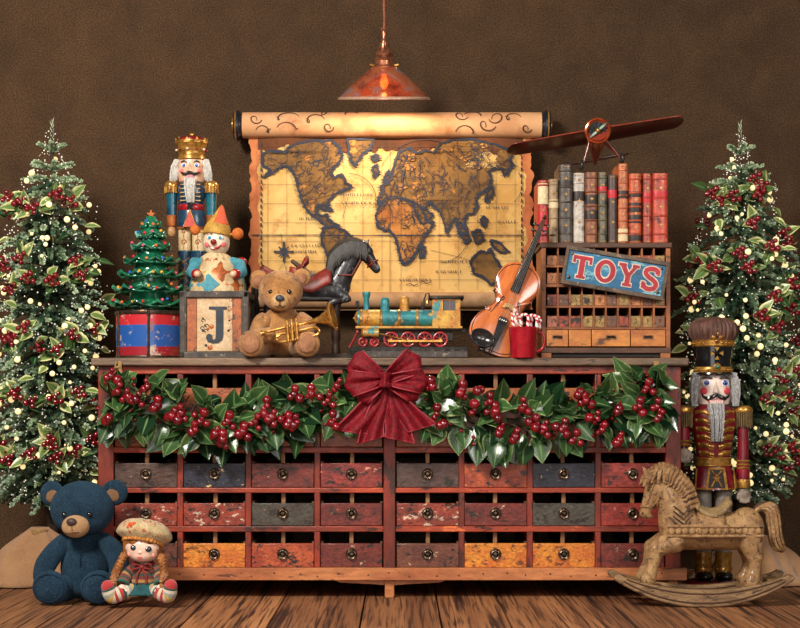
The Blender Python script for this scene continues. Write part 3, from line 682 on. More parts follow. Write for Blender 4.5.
# ---------------------------------------------------------------- two flocked Christmas trees
needle_m = leafmat('frosted_fir_needle', (30, 58, 40), (122, 150, 108), (216, 222, 190), .5, .5, 1.05)
vholly = leafmat('variegated_holly', (26, 54, 28), (104, 134, 62), (230, 222, 160), .3, .35, .85, (120, 150, 96))
bark = mat('fir_bark', (70, 50, 34), .85, 0, (40, 28, 20), 60, bump=.6)
bulb_m = mat('warm_fairy_bulb', (255, 226, 170), .3, em=.75, emc=(255, 226, 160), grime=0)
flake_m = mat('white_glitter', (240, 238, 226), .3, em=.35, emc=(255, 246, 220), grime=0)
cone_m = mat('fir_stem', (150, 124, 78), .8, 0, (90, 76, 50), 90)
def interp(tab, y):
    for (a, b), (c, d) in zip(tab, tab[1:]):
        if a <= y <= c: return b + (d - b) * (y - a) / (c - a)
    return tab[0][1] if y < tab[0][0] else tab[-1][1]
def fir_tree(cx, y, apex, foot, prof, bands, seed, label):
    g = random.Random(seed); fr = Fr(cx, y, 0); T = Thing('christmas_tree', label, 'Christmas tree', fr, 'frosted Christmas trees either side of the chest'); p = T.p; by = fr.by
    mb = MB(); mb.lathe([(7, 0), (6.4, by - 480), (4.5, by - 350), (1.6, by - apex - 28), (1.2, by - apex - 6)], bark, seg=12); T.part(mb, 'trunk')
    mb = MB()
    def needles(a, d, L_, tone, n, nl, w=1.15, up=V((0, 0, 1))):
        d = V(d).normalized(); sd = d.cross(up); sd = sd.normalized() if sd.length > .01 else V((1, 0, 0)); u2 = sd.cross(d)
        for i in range(n):
            t = (i + .5) / n; b = V(a) + d * L_ * t - V((0, 0, L_ * .18 * t * t)); s_ = 1 if i % 2 else -1; ro = g.uniform(-1.2, 1.2)
            q = (sd * s_ * cos(ro) + u2 * sin(ro)); dr = (d * .75 + q * .8).normalized(); k = nl * (1 - .35 * t) * g.uniform(.8, 1.15)
            b2 = dr.cross(V((0, -1, .3))); b2 = b2.normalized() * w if b2.length > .05 else V((w, 0, 0)); to = max(0, min(1, tone + g.uniform(-.15, .15)))
            mb.add([b, b + dr * k * .5 + b2, b + dr * k, b + dr * k * .5 - b2], [(0, 1, 2, 3)], needle_m, None, [(to, .2, 0, 1), (to, .5, 0, 1), (to, .9, 0, 1), (to, .5, 0, 1)])
    # bare top spike
    for k in range(46):
        z = by - apex - k * .8; a = k * 2.4; b = V((0, 0, z)); mb.add([b, b + V((cos(a) * 1.6, sin(a) * 1.6 - .2, 2)), b + V((cos(a) * 2.1, sin(a) * 2.1, 5)), b + V((cos(a + .8) * 1.3, sin(a + .8) * 1.3, 2))], [(0, 1, 2, 3)], needle_m, None, (.75, .8, 0, 1))
    for z0, n, L_, el in ((30, 5, 17, .75), (48, 6, 24, .45), (60, 8, 30, .25), (72, 9, 32, .05)):
        for k in range(n): a = 2 * pi * k / n + z0; needles((0, 0, by - apex - z0), (cos(a), sin(a), el), L_, .78, 44, 5.0, 1.5)
    N = 940
    for i in range(N):
        t = ((i + g.random()) / N) ** .62; yy = apex + 62 + (foot - apex - 66) * t; rr = interp(prof, yy); a = g.uniform(0, 2 * pi)
        if sin(a) > .25 and g.random() < .45: a = -a
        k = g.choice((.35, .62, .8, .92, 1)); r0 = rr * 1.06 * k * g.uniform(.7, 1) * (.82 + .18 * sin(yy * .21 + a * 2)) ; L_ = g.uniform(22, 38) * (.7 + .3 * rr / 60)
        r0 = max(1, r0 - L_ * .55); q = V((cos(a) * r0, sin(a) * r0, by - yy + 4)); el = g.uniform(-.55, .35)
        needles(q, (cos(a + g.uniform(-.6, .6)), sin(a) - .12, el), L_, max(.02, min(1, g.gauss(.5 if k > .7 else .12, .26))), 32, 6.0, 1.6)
    T.part(mb, 'boughs', smooth=0)
    mb = MB()
    for i in range(90):
        yy = g.uniform(apex + 70, foot - 30); rr = interp(prof, yy); a = g.uniform(0, 2 * pi); mb.tube([(0, 0, by - yy + 6), (cos(a) * rr * .4, sin(a) * rr * .4, by - yy + 4), (cos(a) * rr * .85, sin(a) * rr * .85, by - yy - 5)], [1.5, 1.0, .4], cone_m if i % 3 == 0 else bark, 5)
    T.part(mb, 'branches')
    # holly sprays, berries
    mb = MB(); bl = []
    def on(x, yy, push=0):      # a point of the crown's near surface seen at picture column x, row yy
        rr = interp(prof, yy) * .93 + push; dx = max(-rr * .96, min(rr * .96, x)); return V((dx, -sqrt(max(1, rr * rr - dx * dx)), by - yy))
    for bx_, by_, n in bands:
        c = on(bx_, by_)
        for k in range(g.choice((4, 5, 6))):
            d = V((g.uniform(-1, 1), -.5, g.uniform(-.6, .9))); mb.leaf(c + V((g.uniform(-6, 6), 3, g.uniform(-5, 5))), d, V((g.uniform(-.4, .4), -1, .5)), g.uniform(14, 21), g.uniform(4.2, 6), vholly, g.random(), g.uniform(-.1, .3), .3, .72)
        for k in range(n): a = k * 2.4; q = 3.0 * sqrt(k); bl.append((c + V((q * cos(a), -5 - g.uniform(0, 3), q * sin(a))), g.uniform(2.3, 3.2)))
    for k in range(70):
        yy = g.uniform(apex + 82, foot - 24); a = g.uniform(0, 2 * pi); rr = interp(prof, yy) * .9; c = V((cos(a) * rr, sin(a) * rr, by - yy)); mb.leaf(c, V((cos(a) + g.uniform(-.8, .8), sin(a), g.uniform(-.6, .6))), V((cos(a) * .5, -.8, .6)), g.uniform(12, 19), g.uniform(3.8, 5.6), vholly, g.random(), .2, .3, .72)
    T.part(mb, 'holly_leaves', smooth=180)
    proto = None
    for c, r in bl[:100]:
        mbb = MB(); mbb.ell((0, 0, 0), 1, berry_m, seg=14, n=9)
        o = mbb.build('berry', T.o, 1.0) if proto is None else copy_part(proto, T.o); proto = proto or o; o.location = c * T.S; o.scale = [r * T.S] * 3
    mb = MB()
    for c, r in bl[100:]: mb.ell(c, r, berry_m, seg=9, n=6)
    for k in range(18):
        a = g.uniform(.2, pi - .2); yy = g.uniform(apex + 90, foot - 30); rr = interp(prof, yy) * .92
        for j in range(6): mb.ell(V((cos(a) * rr, sin(a) * rr, by - yy)) + V((g.uniform(-6, 6), g.uniform(-3, 3), g.uniform(-6, 6))), 2.7, berry_m, seg=9, n=6)
    o = T.part(mb, 'far_berries'); o['kind'] = 'stuff'
    proto = None
    for k in range(98):
        yy = apex + 34 + (foot - apex - 44) * ((k + g.random()) / 98) ** .75; rr = max(5, interp(prof, yy)); a = -pi / 2 + g.uniform(-1.5, 1.5) if k % 6 else g.uniform(0, pi); r2_ = rr * g.uniform(.86, 1.0)
        mbb = MB(); mbb.ell((0, 0, 0), 1, bulb_m, seg=12, n=8)
        o = mbb.build('fairy_light', T.o, 1.0) if proto is None else copy_part(proto, T.o); proto = proto or o; r = g.choice((1.7, 2.2, 2.7, 3.1)); o.location = V((cos(a) * r2_, sin(a) * r2_ - 3, by - yy)) * T.S; o.scale = [r * T.S] * 3
    mb = MB()
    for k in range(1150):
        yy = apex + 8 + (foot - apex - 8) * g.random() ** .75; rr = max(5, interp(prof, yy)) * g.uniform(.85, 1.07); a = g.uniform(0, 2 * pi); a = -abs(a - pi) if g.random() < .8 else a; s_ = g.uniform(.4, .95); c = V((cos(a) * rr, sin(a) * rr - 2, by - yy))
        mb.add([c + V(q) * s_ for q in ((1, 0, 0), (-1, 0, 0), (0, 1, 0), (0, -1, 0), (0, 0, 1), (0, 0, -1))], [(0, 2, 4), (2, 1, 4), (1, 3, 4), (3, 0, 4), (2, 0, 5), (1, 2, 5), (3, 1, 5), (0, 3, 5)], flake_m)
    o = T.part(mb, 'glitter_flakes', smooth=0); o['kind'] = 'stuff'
    return T
profL = [(122, 2), (150, 9), (178, 22), (200, 44), (225, 42), (245, 46), (280, 52), (310, 55), (350, 58), (400, 58), (450, 60), (480, 58), (497, 46), (505, 20)]
LB = [(-38, 202, 7), (-22, 208, 6), (14, 200, 6), (26, 206, 6), (-8, 214, 5), (-45, 216, 4), (-42, 268, 7), (-20, 262, 6), (-12, 282, 6), (12, 284, 6), (32, 264, 5), (38, 278, 5), (-30, 292, 5), (-46, 335, 6), (-28, 342, 7), (-14, 330, 5), (0, 348, 6), (30, 336, 6), (18, 352, 5), (48, 330, 5), (-48, 398, 6), (-24, 394, 7), (-6, 402, 5), (16, 398, 6), (36, 392, 6), (50, 402, 5), (-40, 446, 6), (-30, 458, 6), (-8, 452, 6), (12, 442, 7), (18, 456, 5), (34, 450, 5), (48, 438, 6)]
TL_ = fir_tree(52, .39, 122, 503, profL, LB, 3, 'frosted Christmas tree with red berries on the left, behind the blue bear')
profR = [(124, 2), (150, 7), (172, 16), (185, 34), (205, 34), (225, 42), (250, 52), (280, 57), (320, 58), (360, 58), (420, 58), (460, 58), (480, 48), (500, 16)]
RB = [(-30, 195, 6), (-14, 200, 6), (-24, 204, 4), (8, 184, 6), (16, 192, 5), (12, 200, 5), (-44, 262, 6), (-34, 270, 6), (-12, 258, 6), (-4, 272, 6), (20, 250, 6), (40, 236, 6), (52, 246, 5), (4, 228, 5), (-52, 300, 6), (22, 300, 6), (42, 286, 6), (8, 318, 6), (26, 330, 5), (40, 312, 6), (48, 372, 6), (28, 378, 7), (14, 398, 6), (34, 396, 6), (46, 412, 5), (52, 340, 5), (24, 452, 7), (42, 446, 6), (34, 462, 6), (50, 458, 5), (12, 448, 4), (-46, 400, 5)]
TR_ = fir_tree(740, .36, 124, 498, profR, RB, 8, 'frosted Christmas tree with red berries on the right, behind the tall nutcracker')

# burlap bundled round the feet of the trees
def burlap_mat():
    t = NT('brown_burlap'); v = t.coord((1, 1, 1), False); w1 = t.noise(v, 700, 2, .5); n = t.noise(v, 12, 5)
    t.link(t.mix(t.ramp(w1, .35, .65), t.mix(t.ramp(n, .35, .65), lin((122, 86, 58)), lin((158, 116, 80))), lin((172, 130, 90))), t.b.inputs['Base Color']); t.b.inputs['Roughness'].default_value = .95; t.b.inputs['Sheen Weight'].default_value = .3
    t.bump(w1, .5, .002); return t.m
burl = burlap_mat()
def burlap(tree, cx, y, rx, seed, label, hgt, fx=1.0, skew=0):
    fr = Fr(cx, y, 0); mb = MB()
    def f(u, v):
        a = 2 * pi * u; s_ = 1 - v; fold = sin(a * 6 + seed + 2.6 * v) * 5.5 + sin(a * 11 + seed * 2 - v * 2) * 3 + 2.5 * noise.noise(V((a * 3, v * 6, seed)))
        r = 8.5 + (rx - 8.5) * s_ ** 1.25 + fold * (s_ * .9 + .12) + (7 * sin(pi * min(1, s_ * 1.15)) if s_ < .87 else 0)
        z = 1.2 + hgt * v ** .82 + 2.0 * sin(a * 5 + seed) * s_ * v * 3
        return V((cos(a) * r * fx + skew * s_ * s_, sin(a) * r * .62, max(.6, z)))
    mb.grid(f, 96, 26, burl, True)
    for k in range(3): mb.torus((0, 0, hgt * (.93 + .02 * k)), 9.4, .9, twine_m, (0, 0, 1), 20, 6, 1)
    o = mb.build('burlap_wrap', tree, fr.S, smooth=180, solid=.9, loc=fr.loc - tree.o.location); o['label'] = label
burlap(TL_, 40, .30, 62, 1.0, 'brown burlap tied round the foot of the tree', 56)
burlap(TR_, 752, .33, 62, 2.0, 'brown burlap tied round the foot of the tree', 50)
# ================================================================ toys on the left half of the chest top
PI2 = pi / 2
# ---------------------------------------------------------------- tin drum
def drum_mat():
    t = NT('striped_tin_drum'); v = t.coord((1, 1, 1), False); sx = t.new('ShaderNodeSeparateXYZ'); t.link(v, sx.inputs[0])
    S_ = (4.16) / F; q = t.new('ShaderNodeValToRGB'); q.color_ramp.interpolation = 'CONSTANT'; mr = t.new('ShaderNodeMapRange'); mr.inputs[1].default_value = 0; mr.inputs[2].default_value = 46 * S_
    nz = t.noise(v, 50, 4); ad = t.new('ShaderNodeMath', operation='MULTIPLY_ADD'); t.link(nz, ad.inputs[0]); ad.inputs[1].default_value = .004; t.link(sx.outputs[2], ad.inputs[2]); t.link(ad.outputs[0], mr.inputs[0])
    e = q.color_ramp.elements; e[0].position = 0; e[0].color = lin((150, 28, 40)); e[1].position = .30; e[1].color = lin((34, 84, 158)); k = e.new(.77); k.color = lin((190, 38, 48)); t.link(mr.outputs[0], q.inputs[0])
    col = t.mix(t.ramp(t.noise(v, 30, 8, .72), .57, .62), q.outputs[0], lin((196, 168, 150))); col = t.mix(t.ramp(t.noise(v, 17, 7, .7), .60, .66), col, lin((140, 84, 56)))
    t.link(col, t.b.inputs['Base Color']); t.b.inputs['Roughness'].default_value = .32; t.b.inputs['Coat Weight'].default_value = .3; t.bump(t.noise(v, 60, 5), .25); return t.m
T = Thing('toy_drum', 'red and blue striped tin toy drum under the ceramic Christmas tree', 'drum', Fr(151, .225, CT)); p = T.p
rim_m = mat('tarnished_tin', (92, 78, 66), .38, .7, (54, 44, 38), 60, chips=(((150, 96, 60), .62, 60),))
mb = MB(); mb.lathe([(34.5, 2), (34.5, 46)], drum_mat(), seg=48); T.part(mb, 'shell')
for z in (0, 44.5):
    mb = MB(); mb.lathe([(34, z), (35.6, z + .4), (36, z + 2.2), (35.6, z + 4), (34.4, z + 4.2), (34, z)], rim_m, seg=48, cap=False); T.part(mb, 'hoop')
mb = MB(); mb.lathe([(34.6, 46.6), (0, 46.8)], mat('drum_skin', (206, 188, 152), .7), seg=40, cap=False); T.part(mb, 'drumhead')
for k in range(6):
    a = -pi / 2 + .09 + k * pi / 3; c = V((cos(a) * 35.2, sin(a) * 35.2, 0)); mb = MB(); mb.cyl(c + V((0, 0, 2)), c + V((0, 0, 47)), 1.1, 1.1, rim_m, 8); mb.cyl(c + V((0, 0, 1)), c + V((0, 0, 6)), 1.8, 1.6, rim_m, 8); mb.cyl(c + V((0, 0, 43)), c + V((0, 0, 48.4)), 1.6, 1.8, rim_m, 8); T.part(mb, 'tension_rod')
drum_top = CT + 48.8 * T.S

# ---------------------------------------------------------------- glazed ceramic Christmas tree
T = Thing('ceramic_tree', 'glossy green ceramic Christmas tree with coloured bulbs standing on the tin drum', 'ornament', Fr(151, .225, drum_top)); p = T.p; by = T.fr.by
glaze = mat('green_glaze', (26, 118, 80), .12, 0, (12, 74, 56), 22, chips=(((130, 204, 176), .59, 26), ((8, 38, 32), .64, 40)), coat=.7, grime=.2)
mb = MB(); g = random.Random(4)
tiers = [(306, 40.5, 11), (291, 37.5, 11), (276, 33, 10), (262, 27.5, 9), (248, 21, 8), (236, 15.5, 7), (226, 10, 6)]
mb.lathe([(16, 0), (18, 2), (16, 5), (14, 12), (22, by - 302), (17, by - 272), (9, by - 240), (1, by - 217)], glaze, seg=20)
for yy, r, n in tiers:
    for k in range(n):
        a = 2 * pi * (k + (yy % 3) / 3) / n + .1 * sin(yy); rr = r * g.uniform(.95, 1.05); z0 = by - yy
        def f(u, v, a=a, rr=rr, z0=z0, n=n):     # one drooping, turned-up, cupped bough
            q = (v - .5) * 2; s_ = u; w = rr * sin(pi / n) * 1.6 * (sin(pi * min(1, s_ * .9 + .12))) ** .8
            R_ = rr * (.35 + .65 * s_); z = z0 + 10 * (1 - s_) - 3.5 * sin(pi * s_ * .9) + 6.0 * s_ ** 4 - abs(q) ** 1.5 * 5.0 * (1 - .4 * s_)
            return V((cos(a) * R_ - sin(a) * w * q, sin(a) * R_ + cos(a) * w * q, z))
        mb.grid(f, 9, 8, glaze)
T.part(mb, 'tree_body', smooth=180, solid=2.2)
bc = [mat('bulb_' + n, c, .15, 0, coat=.8, grime=0) for n, c in (('red', (206, 40, 52)), ('amber', (236, 172, 56)), ('rose', (214, 84, 120)), ('blue', (46, 96, 190)), ('orange', (224, 110, 50)))]
for yy, r, n in tiers:
    for k in range(max(4, n - 4)):
        a = -pi / 2 + (k - (max(4, n - 4) - 1) / 2) * 2.5 / max(4, n - 4) + g.uniform(-.1, .1); q = V((cos(a) * r * g.uniform(.86, 1.0), sin(a) * r, by - yy + g.uniform(.5, 5))); mb = MB(); mb.lathe([(0, -1.5), (1.3, -.9), (1.65, 0), (1.2, 1.1), (0, 1.9)], g.choice(bc), MX.Translation(q), 12); T.part(mb, 'bulb')
def star(n, r0, r1, a0=pi / 2): return [((r0 if i % 2 == 0 else r1) * cos(a0 + i * pi / n), (r0 if i % 2 == 0 else r1) * sin(a0 + i * pi / n)) for i in range(2 * n)]
mb = MB(); mb.prism(star(5, 5.4, 2.4), -1, 1, mat('copper_star', (196, 112, 60), .3, .6, (140, 70, 36), 60), MX.Translation((0, 0, by - 214.5))); T.part(mb, 'star_topper', bevel=.5)

# ---------------------------------------------------------------- helpers for carved soldiers
skin_p = mat('painted_pink_wood', (228, 190, 158), .35, 0, (206, 150, 116), 40, coat=.3, grime=.15)
hair_w = mat('white_wool', (240, 238, 232), .95, 0, (206, 202, 194), 160, bump=1, bsc=300, bd=.006)
hair_g = mat('grey_wool', (206, 206, 206), .95, 0, (150, 150, 152), 160, bump=1, bsc=300, bd=.006)
eyeblue = mat('blue_iris', (44, 92, 178), .15, coat=.6, grime=0); eyew = mat('eye_white', (238, 234, 226), .2, coat=.6, grime=0)
def strands(mb, pts, n, r, m, sp, g):
    """a lock of hair: thin tubes following pts with scatter"""
    for i in range(n):
        o = V((g.uniform(-1, 1) * sp, g.uniform(-.6, .6) * sp, 0)); e = g.uniform(.85, 1.1); P2 = [V(q) + o * (1 - .45 * k / len(pts)) + V((g.uniform(-.4, .4), g.uniform(-.4, .4), 0)) for k, q in enumerate(pts)]
        mb.tube(P2, [r * (1 - .7 * k / (len(pts) - 1)) for k in range(len(pts))], m, 5)

# ---------------------------------------------------------------- king nutcracker
T = Thing('nutcracker', 'small teal coated nutcracker king with a gold crown behind the jack in the box', 'nutcracker', Fr(191.5, .352, CT)); p = T.p; by = T.fr.by
teal = mat('teal_lacquer', (22, 104, 120), .22, 0, (14, 60, 84), 14, coat=.4); navyc = mat('navy_coat', (24, 40, 66), .3, 0, (30, 70, 96), 20, coat=.3); creamw = mat('cream_trousers', (226, 206, 166), .35, 0, (196, 166, 120), 30, coat=.3)
orangew = mat('orange_cuff', (196, 112, 54), .35, .2, (140, 70, 34), 40, coat=.3); tanw = mat('tan_carved_hand', (206, 162, 110), .45, 0, (170, 122, 78), 40)
def lz(prof): return [(r, by - y) for r, y in prof]
mb = MB(); mb.box((0, 0, 5), (37, 24, 10), navyc); mb.box((0, 0, 12), (34, 21, 5), gold); T.part(mb, 'plinth', bevel=1)
for s_ in (-1, 1):
    mb = MB(); X = MX.Translation((s_ * 6.9, 0, 0))
    mb.lathe(lz([(6.4, 346), (7, 342), (6.6, 318), (6.8, 296)]), blackm, X, 16); mb.ell((s_ * 6.9, -5, by - 342.5), (6, 9, 4), blackm)
    mb.lathe(lz([(6.2, 297), (6.3, 257), (6.8, 254), (6.6, 251)]), navyc, X, 18); mb.lathe(lz([(6.3, 253), (6.3, 227), (6.5, 224)]), creamw, X, 18)
    for zz in (252.2, 296): mb.torus((s_ * 6.9, 0, by - zz), 6.7, .7, gold if zz > 260 else teal, (0, 0, 1), 18, 6)
    for k in range(5):      # gold lattice
        for w in (-1, 1): mb.tube([V((s_ * 6.9 + 6.5 * sin(w * (-1 + t * .5)), -6.5 * cos(w * (-1 + t * .5)), by - 258 - k * 8 - t * 2.2)) for t in range(5)], .5, gold, 4)
    for zz in (232, 243):   # painted scrolls
        mb.tube([V((s_ * 6.9 + q * 1, -6.35 + .09 * q * q * .5, by - zz + w2)) for q, w2 in [(2.6 * cos(t * .5) * (1 - t / 20), 3.4 * sin(t * .5) * (1 - t / 20)) for t in range(14)]], .55, orangew, 4)
    mb.cyl((s_ * 6.9, -6.4, by - 229), (s_ * 6.9, -6.4, by - 250), .5, .5, gold, 5)
    T.part(mb, 'leg')
mb = MB(); mb.lathe(lz([(13.6, 229), (14.8, 222), (13.2, 212), (12.2, 208), (12.6, 203), (14.2, 196), (14.6, 189), (13, 184), (8, 182), (0, 181.5)]), navyc, seg=28, sy=.8)
mb.lathe(lz([(13.9, 229.6), (14.9, 227.6)]), orangew, seg=28, sy=.8, cap=False)
T.part(mb, 'torso')
mb = MB(); mb.lathe(lz([(12.9, 211), (13.4, 210.4), (13.4, 205.6), (12.9, 205)]), redp, seg=28, sy=.82, cap=False); mb.box((0, -11, by - 208), (5.4, 1.4, 5.4), blackm); T.part(mb, 'belt')
mb = MB(); mb.prism([(0, by - 211), (-6.4, by - 228), (6.4, by - 228)], -13.0, -11, mat('red_apron', (196, 58, 40), .35)); mb.tube([(0, -13, by - 211), (-6.4, -13, by - 228), (6.4, -13, by - 228), (0, -13, by - 211)], .6, gold, 5); T.part(mb, 'apron')
mb = MB()
for k in range(5):
    zz = by - 186 - k * 4
    for s_ in (-1, 1): mb.ell((s_ * 9.2, -9.6, zz), (1.2, 1, 1.2), gold, seg=10, n=6); mb.tube([(s_ * 9.2, -9.8, zz), (s_ * 4, -11.9, zz + .3), (s_ * 1, -12.2, zz)], .5, creamw, 5)
T.part(mb, 'coat_braid')
for s_ in (-1, 1):
    mb = MB(); X = MX.Translation((s_ * 19.8, 0, 0))
    mb.lathe(lz([(4.8, 217), (5, 206), (5.6, 193)]), teal, X, 16); mb.lathe(lz([(4.2, 226.5), (4.8, 225), (4.6, 220), (5.3, 216.4), (4.8, 215.6)]), orangew, X, 16); mb.ell((s_ * 19.8, -.4, by - 231.5), (4.1, 4, 5.8), tanw); arm = T.part(mb, 'arm')
    mb = MB(); mb.lathe(lz([(6.8, 193), (7, 186), (6.2, 183), (4, 181), (0, 180.4)]), gold, X, 20); mb.lathe(lz([(7.2, 187), (7.4, 184.6), (6.8, 183.4)]), brass, X, 20)
    for k in range(16): a = k * pi / 8; mb.cyl((s_ * 19.8 + 6.7 * cos(a), 6.7 * sin(a), by - 187), (s_ * 19.8 + 6.9 * cos(a), 6.9 * sin(a), by - 193.6), .9, .8, gold, 5)
    T.part(mb, 'epaulette', arm)
mb = MB(); mb.lathe(lz([(10, 184), (12.6, 182), (13, 176), (13, 163), (12.4, 159)]), skin_p, seg=28, sy=.86)
mb.add([p(191.2, 162, -10.4), p(187.2, 172.8, -11), p(191.2, 173.2, -16.5), p(194.4, 172.8, -11)], [(0, 1, 2), (0, 2, 3), (1, 3, 2), (0, 3, 1)], skin_p)
hd = T.part(mb, 'head')
mb = MB()
for s_ in (-1, 1):
    mb.ell((s_ * 6.4, -10.0, by - 166.6), (2.6, 1, 2.2), eyew); mb.ell((s_ * 6.3, -10.8, by - 166.8), (1.5, .7, 1.7), eyeblue, seg=12, n=8); mb.tube([p(191.5 + s_ * 3.4, 164, -11), p(191.5 + s_ * 6.2, 162.2, -10.8), p(191.5 + s_ * 9.6, 163.6, -9)], [.6, 1.0, .4], blackw, 6); mb.ell((s_ * 8.6, -9.0, by - 172), (2.4, .8, 2), pinkc)
T.part(mb, 'painted_eyes', hd)
mb = MB()
for s_ in (-1, 1): mb.tube([p(191.5 + s_ * a, b, -c) for a, b, c in ((.3, 174.4, 12.2), (4, 175.8, 11.8), (7.6, 175, 10.8), (10.2, 172.8, 8.8))], [1.3, 1.7, 1.2, .4], blackw, 8)
T.part(mb, 'moustache', hd)
mb = MB(); mb.box((0, -11.3, by - 178), (7, 2, 2.6), mat('lilac_lips', (178, 112, 130), .4)); T.part(mb, 'mouth', hd)
g = random.Random(2); mb = MB(); mb.ell((0, -10.6, by - 188), (6, 3, 9.5), hair_w); strands(mb, [(0, -11.5, by - 180), (0, -14.4, by - 187), (0, -14, by - 196), (.6, -12.5, by - 204)], 44, 1.0, hair_w, 5.6, g); T.part(mb, 'beard', hd)
for s_ in (-1, 1):
    mb = MB(); mb.ell((s_ * 15.6, 0, by - 172), (4.4, 6, 10), hair_w); strands(mb, [(s_ * 13, -1, by - 160), (s_ * 16.5, -4, by - 167), (s_ * 18, -4, by - 175), (s_ * 18.6, -3, by - 182.5)], 40, 1.0, hair_w, 3.6, g); T.part(mb, 'hair', hd)
mb = MB(); mb.lathe(lz([(12.8, 160.6), (13.8, 159.6), (13.6, 156.6), (12.8, 155.4), (13.2, 152), (15.4, 144), (16.6, 142.6), (16.4, 141.6), (13.5, 142)]), gold, seg=32, sy=.9)
for k in range(10):
    a = 2 * pi * k / 10 + .15; q = V((cos(a) * 15.6, sin(a) * 14, by - 144)); mb.prism([(-3.4, 0), (3.4, 0), (0, 5.2)], -.6, .6, gold, MX.Translation(q) @ MX.Rotation(a + pi / 2, 4, 'Z')); mb.ell(q + V((0, 0, 5)), .9, brass, seg=8, n=6); mb.ell((cos(a) * 14.9, sin(a) * 13.4, by - 150.5), 1.3, white if k % 2 else redp, seg=10, n=6)
cr = T.part(mb, 'crown')
mb = MB(); mb.lathe(lz([(14, 142.4), (13.4, 139.6), (9.6, 137.4), (3, 136.6), (0, 136.4)]), redp, seg=28, sy=.9); mb.ell((0, 0, by - 134.6), 2, brass); T.part(mb, 'crown_cap', cr)

# ---------------------------------------------------------------- jack in the box
T = Thing('jack_in_the_box', 'clown jack in the box with a letter J on its grey framed front', 'toy', Fr(218, .095, CT)); p = T.p; by = T.fr.by
gw = mat('grey_weathered_frame', (84, 76, 70), .65, 0, (48, 42, 40), 40, chips=(((134, 120, 104), .6, 60),), bump=.5)
jp = mat('peeling_cream_panel', (206, 182, 146), .5, 0, (186, 150, 104), 24, chips=(((150, 84, 44), .59, 30), ((70, 52, 42), .63, 60)), bump=.3); jo = mat('peeling_orange_panel', (176, 98, 50), .5, 0, (140, 76, 44), 24, chips=(((70, 48, 36), .58, 40),), bump=.3)
navy = mat('navy_letter', (44, 54, 66), .45, 0, (26, 32, 42), 40)
mb = MB(); mb.box((0, 0, by - 325), (60, 60, 58), jp); T.part(mb, 'box')
for sd in range(4):
    mb = MB(); X = MX.Rotation(sd * pi / 2, 4, 'Z')
    for x in (-30.6, 30.6): mb.box((x, -31, by - 326.5), (6.6, 5, 66), gw, X)
    for zz in (296.5, 356): mb.box((0, -31.4, by - zz), (67, 5, 6.4), gw, X)
    T.part(mb, 'frame', bevel=.7)
mb = MB()
for x0, x1, m in ((-26.5, -17.5, jo), (18, 26.5, jo)): mb.box(((x0 + x1) / 2, -30.4, by - 326), (x1 - x0, 1.4, 52), m)
mb.box((.4, -30.4, by - 326), (34.5, 1.2, 52), jp); fpan = mb
mb = MB(); X = rotT((1.8, -31.2, by - 326))
jt = [(-7, 17.5), (10.4, 17.5), (10.4, 15), (7, 14.4), (7, -11), (5.6, -15.4), (2, -18.2), (-3.4, -18.6), (-8.2, -17), (-10, -13.6), (-9.2, -10.2), (-6.4, -9), (-3.8, -10.8), (-4, -13.4), (-2.4, -15.2), (-.6, -14), (-.2, -10), (-.2, 14.4), (-7, 15)]
mb.prism(jt, -.8, .6, navy, X); T.part(mb, 'letter')
mb = fpan; g = random.Random(9)
for x, z, r, m in ((-4.5, -2, 2.3, orangew), (-8, -4, 1.5, orangew), (-11, -1, 1.1, navy), (-13, -6, 1.4, navy), (-6, -22.5, 2.6, orangew), (-10, -20.5, 1.4, navy), (12, -6, 1.2, navy), (13, 4, 1, navy), (-13, 6, 1, navy)): mb.ell((1.8 + x, -31.2, by - 326 + z), (r, .6, r), m, seg=10, n=6)
for k in range(5):
    x0, z0 = g.uniform(-14, -6), g.uniform(-14, 6); mb.tube([(1.8 + x0 + 2.4 * cos(t * .8) * (1 - t / 9), -31.2, by - 326 + z0 + 2.4 * sin(t * .8) * (1 - t / 9)) for t in range(8)], .4, navy, 4)
T.part(mb, 'front_panel')
teal2 = mat('teal_cloth', (74, 150, 164), .7, 0, (54, 122, 140), 40); creamc = mat('cream_cloth', (208, 186, 144), .75, 0, (176, 148, 108), 30); mustard = mat('mustard_cloth', (204, 160, 62), .7, 0, (166, 124, 48), 30)
def body_fn(u, v):
    a = 2 * pi * u; r = 27.5 - 2 * v - 11 * v ** 3; e = 2.6   # squarish cloth dome
    ca, sa = cos(a), sin(a); k = (abs(ca) ** e + abs(sa) ** e) ** (-1 / e); return V((ca * k * r, sa * k * r, by - 296 + 37 * v))
mb = MB(); mb.grid(body_fn, 48, 14, creamc, True)
for i in range(6):
    for j in range(2):
        u0, v0 = (i + .25 + .5 * j) / 6, .26 + .34 * j; m = (teal2, mustard, orangew)[(i + j) % 3] if (i * 3 + j) % 4 else teal2
        ctr = body_fn(u0, v0); pts = [body_fn(u0 + a, v0 + b) for a, b in ((-.07, 0), (0, .3), (.07, 0), (0, -.28))]; out = V((ctr.x, ctr.y, 0)).normalized() * .7
        mid_ = [(pts[k] + pts[(k + 1) % 4]) / 2 for k in range(4)]; mid_ = [m_ + V((m_.x, m_.y, 0)).normalized() * .6 for m_ in mid_]; pts = [q + out for q in pts]; vs = [ctr + out * 1.8] + [q for k in range(4) for q in (pts[k], mid_[k])]
        mb.add(vs, [(0, 1 + k, 1 + (k + 1) % 8) for k in range(8)], m)
T.part(mb, 'costume', smooth=180)
